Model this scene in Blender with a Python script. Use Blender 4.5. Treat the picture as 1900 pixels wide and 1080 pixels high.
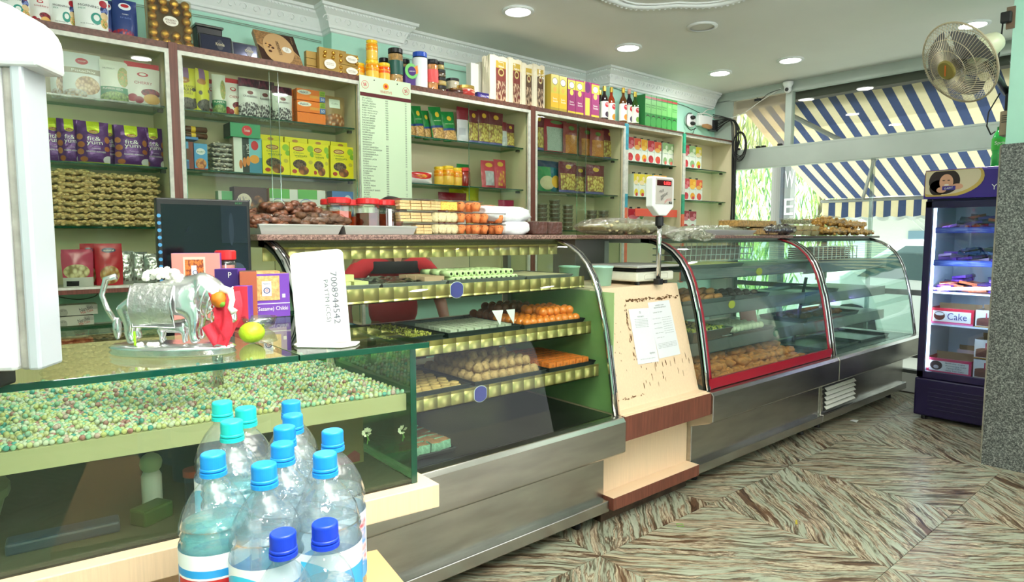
import bpy, bmesh, math, random
from mathutils import Vector, Matrix, noise
random.seed(7)
for o in list(bpy.data.objects): bpy.data.objects.remove(o)
SC = bpy.context.scene
COL = SC.collection
PI = math.pi
# ------------------------------------------------------------------ camera
FPX = 1190.0; EYE = 1.35
TH = math.atan(102/FPX); AZ = math.atan(1410/(FPX/math.cos(TH)))
ct, st, ca, sa = math.cos(TH), math.sin(TH), math.cos(AZ), math.sin(AZ)
FW = Vector((ca*ct, sa*ct, -st)); RT = Vector((sa, -ca, 0)); UP = Vector((ca*st, sa*st, ct))
cd = bpy.data.cameras.new('camera'); cam = bpy.data.objects.new('camera', cd); COL.objects.link(cam)
cd.sensor_width = 36; cd.lens = FPX/1900*36; cd.clip_start = .02; cd.clip_end = 200
cam.matrix_world = Matrix(((RT.x, UP.x, -FW.x, 0), (RT.y, UP.y, -FW.y, 0), (RT.z, UP.z, -FW.z, EYE), (0, 0, 0, 1)))
SC.camera = cam
def at(x, y, X=None, Y=None, Z=None):
    """world point seen in the photograph at (x, y) on the plane X=, Y= or Z="""
    d = FW + RT*((x-950)/FPX) + UP*((540-y)/FPX)
    t = (Z-EYE)/d.z if Z is not None else (Y/d.y if Y is not None else X/d.x)
    return Vector((d.x*t, d.y*t, EYE+d.z*t))
# ------------------------------------------------------------------ world and light
w = bpy.data.worlds.new('world'); SC.world = w; w.use_nodes = True
bg = w.node_tree.nodes['Background']; bg.inputs[0].default_value = (.93, .97, 1, 1); bg.inputs[1].default_value = 2.3
SC.view_settings.view_transform = 'Standard'; SC.view_settings.look = 'None'
SC.view_settings.gamma = 1; SC.view_settings.use_curve_mapping = False
SC.view_settings.exposure = 0.42
SC.cycles.transparent_max_bounces = 32
def area(name, loc, target, size, power, col=(1, 1, 1), shape='DISK', size_y=None):
    l = bpy.data.lights.new(name, 'AREA'); l.shape = shape; l.size = size; l.energy = power; l.color = col
    if size_y: l.size_y = size_y
    o = bpy.data.objects.new(name, l); COL.objects.link(o); o.location = loc
    o.rotation_euler = (Vector(target)-Vector(loc)).to_track_quat('-Z', 'Y').to_euler()
    return o
sd = bpy.data.lights.new('sun', 'SUN'); sd.energy = 6; sd.angle = .02; sd.color = (1, .96, .9)
so = bpy.data.objects.new('sun', sd); COL.objects.link(so); so.rotation_euler = (math.radians(30), 0, math.radians(262))
area('camera_flash', (-.05, -.12, 1.85), (1.9, 2.6, 1.15), .35, 11, (1, .985, .95))          # the photographer's flash
area('ceiling_fill', (.7, -.25, 2.1), (.72, -.2, 2.85), .7, 190, (1, .985, .94))          # added fill lamp facing up to brighten the ceiling
# ------------------------------------------------------------------ colours and materials
def L(r, g=None, b=None):
    if isinstance(r, (tuple, list)): r, g, b = r[:3]
    f = lambda c: (c/255/12.92 if c <= 10.3 else ((c/255+.055)/1.055)**2.4)
    return (f(r), f(g), f(b), 1)
MC = {}
def mat(name, col, rough=.5, metal=0, bump=0, bscale=60, spec=None, emit=0, coat=0, trans=0, alpha=1, var=0, vscale=8, stretch=None):
    if name in MC: return MC[name]
    m = bpy.data.materials.new(name); m.use_nodes = True; MC[name] = m
    nt = m.node_tree; b = nt.nodes['Principled BSDF']; c = L(col)
    b.inputs['Base Color'].default_value = c; b.inputs['Roughness'].default_value = rough; b.inputs['Metallic'].default_value = metal
    if spec is not None: b.inputs['Specular IOR Level'].default_value = spec
    if coat: b.inputs['Coat Weight'].default_value = coat; b.inputs['Coat Roughness'].default_value = .08
    if trans: b.inputs['Transmission Weight'].default_value = trans
    if emit: b.inputs['Emission Color'].default_value = c; b.inputs['Emission Strength'].default_value = emit
    if bump or var:
        tc = nt.nodes.new('ShaderNodeTexCoord'); mp = nt.nodes.new('ShaderNodeMapping'); nt.links.new(tc.outputs['Object'], mp.inputs[0])
        if stretch: mp.inputs['Scale'].default_value = stretch
        if var:
            n = nt.nodes.new('ShaderNodeTexNoise'); n.inputs['Scale'].default_value = vscale; n.inputs['Detail'].default_value = 5
            nt.links.new(mp.outputs[0], n.inputs[0])
            mx = nt.nodes.new('ShaderNodeMix'); mx.data_type = 'RGBA'; mx.inputs['A'].default_value = tuple(min(1, k*(1+var)) for k in c[:3])+(1,)
            mx.inputs['B'].default_value = tuple(k*(1-var) for k in c[:3])+(1,)
            rp = nt.nodes.new('ShaderNodeMapRange'); rp.inputs[1].default_value = .35; rp.inputs[2].default_value = .65
            nt.links.new(n.outputs[0], rp.inputs[0]); nt.links.new(rp.outputs[0], mx.inputs['Factor']); nt.links.new(mx.outputs['Result'], b.inputs['Base Color'])
        if bump:
            n = nt.nodes.new('ShaderNodeTexNoise'); n.inputs['Scale'].default_value = bscale; n.inputs['Detail'].default_value = 4
            nt.links.new(mp.outputs[0], n.inputs[0])
            bp = nt.nodes.new('ShaderNodeBump'); bp.inputs['Strength'].default_value = bump; bp.inputs['Distance'].default_value = .01
            nt.links.new(n.outputs[0], bp.inputs['Height']); nt.links.new(bp.outputs[0], b.inputs['Normal'])
    return m
def clear(name, tint=(235, 245, 240), gloss=.12, rough=.03, bump=0, bscale=40, ior=1.5, milky=0, mcol=(235, 235, 230)):
    """thin clear sheet: see-through tint plus a Fresnel reflection (and a little milkiness)"""
    if name in MC: return MC[name]
    m = bpy.data.materials.new(name); m.use_nodes = True; MC[name] = m
    nt = m.node_tree; nt.nodes.remove(nt.nodes['Principled BSDF']); out = nt.nodes['Material Output']
    t = nt.nodes.new('ShaderNodeBsdfTransparent'); t.inputs[0].default_value = L(tint)
    g = nt.nodes.new('ShaderNodeBsdfGlossy'); g.inputs['Roughness'].default_value = rough
    fr = nt.nodes.new('ShaderNodeLayerWeight'); fr.inputs[0].default_value = .5
    pw = nt.nodes.new('ShaderNodeMath'); pw.operation = 'POWER'; pw.inputs[1].default_value = 4.5; nt.links.new(fr.outputs['Facing'], pw.inputs[0])
    ma = nt.nodes.new('ShaderNodeMath'); ma.operation = 'MULTIPLY_ADD'; ma.inputs[1].default_value = .7; ma.inputs[2].default_value = gloss
    ma.use_clamp = True
    nt.links.new(pw.outputs[0], ma.inputs[0])
    mx = nt.nodes.new('ShaderNodeMixShader'); nt.links.new(ma.outputs[0], mx.inputs[0]); nt.links.new(g.outputs[0], mx.inputs[2])
    if milky:
        d = nt.nodes.new('ShaderNodeBsdfDiffuse'); d.inputs[0].default_value = L(mcol)
        m2 = nt.nodes.new('ShaderNodeMixShader'); m2.inputs[0].default_value = milky
        nt.links.new(t.outputs[0], m2.inputs[1]); nt.links.new(d.outputs[0], m2.inputs[2]); nt.links.new(m2.outputs[0], mx.inputs[1])
    else: nt.links.new(t.outputs[0], mx.inputs[1])
    if bump:
        tc = nt.nodes.new('ShaderNodeTexCoord'); n = nt.nodes.new('ShaderNodeTexNoise'); n.inputs['Scale'].default_value = bscale; n.inputs['Detail'].default_value = 3
        nt.links.new(tc.outputs['Object'], n.inputs[0])
        bp = nt.nodes.new('ShaderNodeBump'); bp.inputs['Strength'].default_value = bump; bp.inputs['Distance'].default_value = .02
        nt.links.new(n.outputs[0], bp.inputs['Height']); nt.links.new(bp.outputs[0], g.inputs['Normal']); nt.links.new(bp.outputs[0], fr.inputs['Normal'])
    nt.links.new(mx.outputs[0], out.inputs[0])
    return m
def art(name, base, layers=(), rough=.35, bump=.0, bscale=25, metal=0):
    """printed pack face in UV space. layers: ('r',u0,v0,u1,v1,col) ('e',cu,cv,ru,rv,col) and ('s'/'t', ...box or ellipse..., colA, colB, colC, scale) for heaps of food"""
    if name in MC: return MC[name]
    m = bpy.data.materials.new(name); m.use_nodes = True; MC[name] = m
    nt = m.node_tree; N = nt.nodes; K = nt.links; b = N['Principled BSDF']
    b.inputs['Roughness'].default_value = rough; b.inputs['Metallic'].default_value = metal
    uv = N.new('ShaderNodeTexCoord'); se = N.new('ShaderNodeSeparateXYZ'); K.new(uv.outputs['UV'], se.inputs[0])
    cur = None
    def math_(op, a, bb):
        n = N.new('ShaderNodeMath'); n.operation = op
        for i, v in enumerate((a, bb)):
            if hasattr(v, 'links'): K.new(v, n.inputs[i])
            else: n.inputs[i].default_value = v
        return n.outputs[0]
    bc = N.new('ShaderNodeRGB'); bc.outputs[0].default_value = L(base); cur = bc.outputs[0]
    for ly in layers:
        k = ly[0]; p = ly[1:5]
        if k in 'rs':
            a = math_('ABSOLUTE', math_('SUBTRACT', se.outputs[0], (p[0]+p[2])/2), 0); a = math_('LESS_THAN', a, abs(p[2]-p[0])/2)
            c = math_('ABSOLUTE', math_('SUBTRACT', se.outputs[1], (p[1]+p[3])/2), 0); c = math_('LESS_THAN', c, abs(p[3]-p[1])/2)
            mk = math_('MULTIPLY', a, c)
        else:
            v1 = N.new('ShaderNodeVectorMath'); v1.operation = 'SUBTRACT'; K.new(uv.outputs['UV'], v1.inputs[0]); v1.inputs[1].default_value = (p[0], p[1], 0)
            v2 = N.new('ShaderNodeVectorMath'); v2.operation = 'DIVIDE'; K.new(v1.outputs[0], v2.inputs[0]); v2.inputs[1].default_value = (p[2], p[3], 1)
            v3 = N.new('ShaderNodeVectorMath'); v3.operation = 'LENGTH'; K.new(v2.outputs[0], v3.inputs[0])
            mk = math_('LESS_THAN', v3.outputs['Value'], 1)
        if k in 're': rgb = N.new('ShaderNodeRGB'); rgb.outputs[0].default_value = L(ly[5]); src = rgb.outputs[0]
        else:
            vo = N.new('ShaderNodeTexVoronoi'); vo.inputs['Scale'].default_value = ly[8]; K.new(uv.outputs['UV'], vo.inputs[0])
            rr = N.new('ShaderNodeValToRGB'); e = rr.color_ramp.elements; e[0].color = L(ly[5]); e[0].position = .12; e[1].color = L(ly[7]); e[1].position = .75
            ne = rr.color_ramp.elements.new(.42); ne.color = L(ly[6]); K.new(vo.outputs['Distance'], rr.inputs[0]); src = rr.outputs[0]
        mx = N.new('ShaderNodeMix'); mx.data_type = 'RGBA'; K.new(mk, mx.inputs['Factor']); K.new(cur, mx.inputs['A']); K.new(src, mx.inputs['B']); cur = mx.outputs['Result']
    K.new(cur, b.inputs['Base Color'])
    if bump:
        n = N.new('ShaderNodeTexNoise'); n.inputs['Scale'].default_value = bscale; n.inputs['Detail'].default_value = 3; K.new(uv.outputs['Object'], n.inputs[0])
        bp = N.new('ShaderNodeBump'); bp.inputs['Strength'].default_value = bump; bp.inputs['Distance'].default_value = .02
        K.new(n.outputs[0], bp.inputs['Height']); K.new(bp.outputs[0], b.inputs['Normal'])
    return m
# ------------------------------------------------------------------ mesh builder
class MB:
    def __init__(s): s.v = []; s.f = []; s.m = []; s.u = []
    def face(s, idx, mi=0, uv=None): s.f.append(idx); s.m.append(mi); s.u.append(uv)
    def box(s, x0, y0, z0, x1, y1, z1, mi=0, front=None, side=None, top=None, back=None):
        if x0 > x1: x0, x1 = x1, x0
        if y0 > y1: y0, y1 = y1, y0
        if z0 > z1: z0, z1 = z1, z0
        n = len(s.v); s.v += [(x0, y0, z0), (x1, y0, z0), (x1, y1, z0), (x0, y1, z0), (x0, y0, z1), (x1, y0, z1), (x1, y1, z1), (x0, y1, z1)]
        q = [(0, 0), (1, 0), (1, 1), (0, 1)]; g = lambda a: mi if a is None else a
        s.face([n, n+1, n+5, n+4], g(front), q); s.face([n+1, n+2, n+6, n+5], g(side), q); s.face([n+2, n+3, n+7, n+6], g(back), q)
        s.face([n+3, n, n+4, n+7], g(side), q); s.face([n+4, n+5, n+6, n+7], g(top), q); s.face([n+3, n+2, n+1, n], mi, q); return s
    def grid(s, fn, nu, nv, mi=0, flip=False):
        n = len(s.v)
        for j in range(nv+1):
            for i in range(nu+1): s.v.append(tuple(fn(i/nu, j/nv)))
        for j in range(nv):
            for i in range(nu):
                a = n+j*(nu+1)+i; q = [a, a+1, a+nu+2, a+nu+1]
                uv = [(i/nu, j/nv), ((i+1)/nu, j/nv), ((i+1)/nu, (j+1)/nv), (i/nu, (j+1)/nv)]
                if flip: q.reverse(); uv.reverse()
                s.face(q, mi(i/nu, j/nv) if callable(mi) else mi, uv)
        return s
    def lathe(s, prof, n=16, c=(0, 0, 0), mi=0, cap0=True, cap1=True, axis='z', sx=1, sy=1):
        """prof: list of (r, z[, material])"""
        b = len(s.v); cx, cy, cz = c
        def P(r, a, z):
            x, y = r*math.cos(a)*sx, r*math.sin(a)*sy
            return (cx+x, cy+y, cz+z) if axis == 'z' else ((cx+z, cy+x, cz+y) if axis == 'x' else (cx+y, cy+z, cz+x))
        for p in prof:
            for k in range(n): s.v.append(P(p[0], 2*PI*k/n, p[1]))
        for j in range(len(prof)-1):
            mm = prof[j][2] if len(prof[j]) > 2 else mi
            for k in range(n):
                a = b+j*n+k; a2 = b+j*n+(k+1) % n
                s.face([a, a2, a2+n, a+n], mm, [(k/n, j), ((k+1)/n, j), ((k+1)/n, j+1), (k/n, j+1)])
        if cap0: s.face([b+k for k in range(n)][::-1], prof[0][2] if len(prof[0]) > 2 else mi)
        if cap1: s.face([b+(len(prof)-1)*n+k for k in range(n)], prof[-2][2] if len(prof[-2]) > 2 else mi)
        return s
    def quad(s, a, b, c, d, mi=0): n = len(s.v); s.v += [tuple(p) for p in (a, b, c, d)]; s.face([n, n+1, n+2, n+3], mi, [(0, 0), (1, 0), (1, 1), (0, 1)]); return s
    def drop(s, *ks):
        for k in sorted(ks, reverse=True): s.f.pop(k); s.m.pop(k); s.u.pop(k)
        return s
    def cyl(s, r, h, c=(0, 0, 0), n=16, mi=0, axis='z'): return s.lathe([(r, 0), (r, h)], n, c, mi, axis=axis)
    def tube(s, pts, r, n=6, mi=0, closed=False):
        pts = [Vector(p) for p in pts]; b = len(s.v); m = len(pts); prev = None
        for i, p in enumerate(pts):
            if closed: d = pts[(i+1) % m]-pts[i-1]
            else: d = (pts[min(i+1, m-1)]-pts[max(i-1, 0)])
            d.normalize()
            a = (prev if prev is not None else (Vector((0, 0, 1)) if abs(d.z) < .9 else Vector((1, 0, 0))))
            a = (a-d*a.dot(d)); a.normalize(); prev = a; c = d.cross(a)
            rr = r[i] if isinstance(r, (list, tuple)) else r
            for k in range(n):
                t = 2*PI*k/n; s.v.append(tuple(p+a*(rr*math.cos(t))+c*(rr*math.sin(t))))
        for i in range(m if closed else m-1):
            for k in range(n):
                i2 = (i+1) % m; s.face([b+i*n+k, b+i*n+(k+1) % n, b+i2*n+(k+1) % n, b+i2*n+k], mi)
        if not closed:
            s.face([b+k for k in range(n)][::-1], mi); s.face([b+(m-1)*n+k for k in range(n)], mi)
        return s
    def ball(s, c, r, seg=10, rings=6, mi=0, sc=(1, 1, 1), wob=0, seed=0):
        b = len(s.v); c = Vector(c)
        def P(d):
            k = 1+(wob*noise.noise(Vector(d)*1.7+Vector((seed*3.1, seed, 0))) if wob else 0)
            return (c.x+d[0]*r*sc[0]*k, c.y+d[1]*r*sc[1]*k, c.z+d[2]*r*sc[2]*k)
        s.v.append(P((0, 0, -1)))
        for j in range(1, rings):
            t = PI*j/rings-PI/2
            for k in range(seg): a = 2*PI*k/seg; s.v.append(P((math.cos(t)*math.cos(a), math.cos(t)*math.sin(a), math.sin(t))))
        s.v.append(P((0, 0, 1))); T = len(s.v)-1
        for k in range(seg):
            k2 = (k+1) % seg; s.face([b, b+1+k2, b+1+k], mi); s.face([T, T-seg+k, T-seg+k2], mi)
            for j in range(rings-2): a = b+1+j*seg; s.face([a+k, a+k2, a+seg+k2, a+seg+k], mi)
        return s
    def prism(s, poly, a0, a1, axis='x', mi=0):
        """poly in the plane across `axis`: x->(y,z)  y->(x,z)  z->(x,y)"""
        def P(p, a): return (a, p[0], p[1]) if axis == 'x' else ((p[0], a, p[1]) if axis == 'y' else (p[0], p[1], a))
        b = len(s.v); n = len(poly); s.v += [P(p, a0) for p in poly]+[P(p, a1) for p in poly]
        for k in range(n):
            k2 = (k+1) % n; s.face([b+k, b+k2, b+n+k2, b+n+k], mi, [(k/n, 0), ((k+1)/n, 0), ((k+1)/n, 1), (k/n, 1)])
        lo = [min(p[i] for p in poly) for i in (0, 1)]; hi = [max(p[i] for p in poly) for i in (0, 1)]
        q = [((p[0]-lo[0])/max(1e-6, hi[0]-lo[0]), (p[1]-lo[1])/max(1e-6, hi[1]-lo[1])) for p in poly]
        s.face([b+k for k in range(n)][::-1], mi, q[::-1]); s.face([b+n+k for k in range(n)], mi, q); return s
    def mesh(s, name, mats, smooth=False):
        me = bpy.data.meshes.new(name); me.from_pydata(s.v, [], s.f)
        for m in (mats if isinstance(mats, (list, tuple)) else [mats]): me.materials.append(m)
        me.polygons.foreach_set('material_index', s.m)
        uvl = me.uv_layers.new(name='UVMap'); i = 0; flat = []
        for f, u in zip(s.f, s.u):
            if u is None: flat += [0.0, 0.0]*len(f)
            else:
                for p in u: flat += [p[0], p[1]]
        uvl.data.foreach_set('uv', flat)
        bm = bmesh.new(); bm.from_mesh(me); bmesh.ops.recalc_face_normals(bm, faces=bm.faces); bm.to_mesh(me); bm.free()
        if smooth: me.polygons.foreach_set('use_smooth', [True]*len(me.polygons)); 
        me.update(); return me
    def build(s, name, mats, parent=None, smooth=False, loc=None, rot=None, bevel=0, bseg=2):
        return link(name, s.mesh(name, mats, smooth), parent, loc, rot, bevel, bseg, smooth)
def link(name, me, parent=None, loc=None, rot=None, bevel=0, bseg=2, smooth=False):
    o = bpy.data.objects.new(name, me); COL.objects.link(o)
    if parent is not None: o.parent = parent
    if loc is not None: o.location = loc
    if rot is not None: o.rotation_euler = rot
    if bevel:
        m = o.modifiers.new('bevel', 'BEVEL'); m.width = bevel; m.segments = bseg; m.limit_method = 'ANGLE'; m.angle_limit = math.radians(40)
    return o
def tag(o, label=None, cat=None, group=None, kind=None):
    if label: o['label'] = label
    if cat: o['category'] = cat
    if group: o['group'] = group
    if kind: o['kind'] = kind
    return o
def thing(name, label, cat, loc=(0, 0, 0), rz=0, group=None, rot=None):
    o = bpy.data.objects.new(name, None); COL.objects.link(o); o.location = loc; o.empty_display_size = .05
    o.rotation_euler = rot if rot else (0, 0, rz); return tag(o, label, cat, group)
def copy_tree(o, parent=None):
    c = o.copy(); COL.objects.link(c)
    if parent is not None: c.parent = parent
    for ch in list(o.children): copy_tree(ch, c)
    return c
def dup(o, loc, rot=None, label=None, scale=None):
    c = copy_tree(o); c.location = loc
    if rot is not None: c.rotation_euler = rot if isinstance(rot, (tuple, list)) else (0, 0, rot)
    if scale is not None: c.scale = scale if isinstance(scale, (tuple, list)) else (scale,)*3
    if label: c['label'] = label
    return c
ORD = ['first', 'second', 'third', 'fourth', 'fifth', 'sixth', 'seventh', 'eighth', 'ninth', 'tenth', 'eleventh', 'twelfth', 'thirteenth', 'fourteenth', 'fifteenth', 'sixteenth', 'seventeenth', 'eighteenth', 'nineteenth', 'twentieth']
# ------------------------------------------------------------------ lettering (meshes made from the built-in font)
TXC = {}
def txt(s):
    """unit-height glyph mesh data (verts, faces, width)"""
    if s not in TXC:
        c = bpy.data.curves.new('t', 'FONT'); c.body = s; c.size = 1; c.resolution_u = 2; c.space_line = 1.0
        o = bpy.data.objects.new('t', c); COL.objects.link(o)
        me = bpy.data.meshes.new_from_object(o.evaluated_get(bpy.context.evaluated_depsgraph_get()))
        vs = [tuple(v.co) for v in me.vertices]; fs = [list(p.vertices) for p in me.polygons]
        bpy.data.objects.remove(o); bpy.data.curves.remove(c); bpy.data.meshes.remove(me)
        if vs:
            x0 = min(v[0] for v in vs); x1 = max(v[0] for v in vs); y0 = min(v[1] for v in vs); y1 = max(v[1] for v in vs)
        else: x0 = x1 = y0 = y1 = 0
        TXC[s] = ([(v[0]-(x0+x1)/2, v[1]-(y0+y1)/2) for v in vs], fs, max(1e-6, x1-x0), max(1e-6, y1-y0))
    return TXC[s]
def letters(parent, items, bend=None, eps=.0012, name='lettering'):
    """items: (string, x centre, z centre, height, colour[, width[, turn degrees]]) on the face looking along -Y"""
    V = []; Fs = []; M = []; mats = []
    for it in items:
        s, x, z, h, col = it[:5]; wd = it[5] if len(it) > 5 else None; rot = math.radians(it[6]) if len(it) > 6 else 0
        vs, fs, W, Hh = txt(s); ky = h/Hh; kx = wd/W if wd else ky
        mt = mat('ink_%d_%d_%d' % tuple(col), col, .5)
        if mt not in mats: mats.append(mt)
        mi = mats.index(mt); n = len(V)
        for a, b in vs:
            a, b = a*kx, b*ky; p, q = a*math.cos(rot)-b*math.sin(rot)+x, a*math.sin(rot)+b*math.cos(rot)+z
            V.append((p, (bend(p, q) if bend else 0)-eps, q))
        for f in fs: Fs.append([n+i for i in f]); M.append(mi)
    me = bpy.data.meshes.new(name); me.from_pydata(V, [], Fs)
    for m in mats: me.materials.append(m)
    me.polygons.foreach_set('material_index', M); me.update()
    return link(name, me, parent)
# ================================================================== SETTING
MINT = mat('mint wall paint', (172, 222, 204), .55, var=.05, vscale=3)
CEIL = mat('ceiling paint', (224, 226, 220), .7, var=.02, vscale=2)
PLAS = mat('white plaster', (232, 236, 236), .55)
ALU = mat('grey aluminium frame', (172, 182, 174), .4, .1, var=.05, vscale=3)
STEEL = mat('brushed steel', (178, 176, 170), .27, 1, bump=.02, bscale=8, var=.12, vscale=3, stretch=(1, 1, 6))
STEELD = mat('dark oily steel', (92, 92, 86), .3, .9, var=.2, vscale=4)
CHROME = mat('chrome', (225, 225, 225), .08, 1)
BLACK = mat('black plastic', (22, 22, 24), .4)
WHITE = mat('white plastic', (236, 238, 238), .35)
CREAM = mat('cream cabinet laminate', (228, 216, 180), .5, var=.04, vscale=3)
TRIMW = mat('aged white metal trim', (214, 214, 202), .45, var=.12, vscale=30)
WOODR = mat('red brown wood laminate', (112, 62, 48), .4, var=.25, vscale=12, stretch=(10, 10, .6))
WOODE = mat('speckled brown edge strip', (104, 66, 54), .45, var=.35, vscale=60)
BEIGE = mat('ribbed beige laminate', (234, 205, 172), .45, var=.04, vscale=40, stretch=(8, 8, .2), bump=.12, bscale=30)
GLASS = clear('clear shop glass', (236, 245, 236), .025, .015)
GLASSW = clear('window glass', (226, 238, 230), .03, .02)
GLASSF = clear('dusty pane', (236, 226, 205), .05, .1, milky=.35, mcol=(225, 210, 185))
GEDGE = mat('green glass edge', (10, 66, 48), .12, 0, coat=.5)
GSHELF = clear('greenish shelf glass', (185, 222, 200), .1, .02)
GREENP = mat('pale green painted side', (158, 190, 128), .4, var=.1, vscale=5)
FOIL = None

def struct(name, mb, m, parent=None, smooth=False, bevel=0, loc=None, rot=None):
    o = mb.build(name, m, parent, smooth, loc, rot, bevel)
    if parent is None: o['kind'] = 'structure'
    return o
# ---- floor of marble slabs, veins turned from slab to slab
def marble():
    m = bpy.data.materials.new('veined marble'); m.use_nodes = True; nt = m.node_tree; N = nt.nodes; K = nt.links; b = N['Principled BSDF']
    tc = N.new('ShaderNodeTexCoord'); oi = N.new('ShaderNodeObjectInfo')
    ad = N.new('ShaderNodeVectorMath'); ad.operation = 'MULTIPLY_ADD'
    K.new(oi.outputs['Location'], ad.inputs[0]); ad.inputs[1].default_value = (3.7, 2.3, 0); K.new(tc.outputs['Object'], ad.inputs[2])
    wn = N.new('ShaderNodeTexNoise'); wn.inputs['Scale'].default_value = 2.2; wn.inputs['Detail'].default_value = 3; K.new(ad.outputs[0], wn.inputs[0])
    ws = N.new('ShaderNodeVectorMath'); ws.operation = 'SCALE'; ws.inputs['Scale'].default_value = .13; K.new(wn.outputs['Color'], ws.inputs[0])
    a2 = N.new('ShaderNodeVectorMath'); K.new(ad.outputs[0], a2.inputs[0]); K.new(ws.outputs[0], a2.inputs[1])
    def vein(scale, det, ys):
        mp = N.new('ShaderNodeMapping'); mp.inputs['Scale'].default_value = (1.0, ys, 1); K.new(a2.outputs[0], mp.inputs[0])
        n = N.new('ShaderNodeTexNoise'); n.inputs['Scale'].default_value = scale; n.inputs['Detail'].default_value = det; n.inputs['Roughness'].default_value = .62; n.inputs['Distortion'].default_value = .5
        K.new(mp.outputs[0], n.inputs[0]); return n.outputs[0]
    v1 = vein(1.0, 8, 11); r1 = N.new('ShaderNodeValToRGB'); K.new(v1, r1.inputs[0]); e = r1.color_ramp.elements
    e[0].position = .28; e[0].color = L(78, 62, 50); e[1].position = .78; e[1].color = L(216, 210, 186)
    for p, c in ((.385, (106, 80, 60)), (.42, (190, 182, 156)), (.445, (124, 96, 74)), (.465, (170, 172, 150)), (.51, (156, 164, 144)), (.535, (104, 80, 62)), (.552, (200, 190, 164)), (.575, (136, 110, 88)), (.6, (160, 168, 148)), (.66, (176, 180, 160))):
        x = e.new(p); x.color = L(c)
    v2 = vein(4.0, 5, 12); r2 = N.new('ShaderNodeValToRGB'); K.new(v2, r2.inputs[0]); e = r2.color_ramp.elements
    e[0].position = .4; e[0].color = L(120, 96, 76); e[1].position = .5; e[1].color = (1, 1, 1, 1)
    mx = N.new('ShaderNodeMix'); mx.data_type = 'RGBA'; mx.blend_type = 'MULTIPLY'; mx.inputs['Factor'].default_value = .85
    K.new(r1.outputs[0], mx.inputs['A']); K.new(r2.outputs[0], mx.inputs['B']); K.new(mx.outputs['Result'], b.inputs['Base Color'])
    b.inputs['Roughness'].default_value = .3; b.inputs['Specular IOR Level'].default_value = .35; return m
MARB = marble(); FLG = mat('floor joint grout', (92, 84, 70), .8)
floor = struct('floor', MB().box(-2.0, -2.9, -.05, 6.3, 4.4, -.011), FLG)
S = .83; cache = {}
for i in range(-5, 6):
    for j in range(-6, 4):
        x0, y0 = 1.97+S*i, 1.75+S*j
        if x0 < -2.0 or x0+S > 6.31 or y0 < -3.0: continue
        par = (i+j) % 2; ang = PI/4 if par == 0 else -PI/4
        # each square is two mirrored halves cut along its diagonal
        for half in (0, 1):
            if (par, half) not in cache:
                g = .0012; h = S/2-g
                if par == 0: tri = [(-h, -h), (h, -h), (h, h)] if half == 0 else [(-h, -h), (h, h), (-h, h)]
                else: tri = [(-h, h), (-h, -h), (h, -h)] if half == 0 else [(-h, h), (h, -h), (h, h)]
                c, s_ = math.cos(-ang), math.sin(-ang)
                cache[(par, half)] = MB().prism([(p[0]*c-p[1]*s_, p[0]*s_+p[1]*c) for p in tri], -.012, 0, 'z').mesh('marble_slab', MARB)
            link('marble_slab', cache[(par, half)], floor, (x0+S/2, y0+S/2, 0), (0, 0, ang))
# ---- ceiling with downlight openings simply overlaid by the lamps
struct('ceiling', MB().box(-2, -2.9, 2.85, 6.3, 4.4, 2.95), CEIL)
struct('wall_front', MB().box(-2, -3.0, 0, 2.9, -2.9, 2.95).box(2.9, -3.0, 2.3, 6.3, -2.9, 2.95), MINT)
struct('wall_left', MB().box(-2.1, -2.9, 0, -2, 4.4, 2.95), MINT)
wb = MB(); wb.box(-2, 4.25, 0, 1.92, 4.4, 2.85); wb.box(1.92, 4.12, 0, 2.43, 4.4, 2.85); wb.box(2.43, 4.25, 0, 4.5, 4.4, 2.85); wb.box(4.5, 3.95, 0, 6.3, 4.4, 2.85)
struct('wall_back', wb, MINT)
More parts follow.
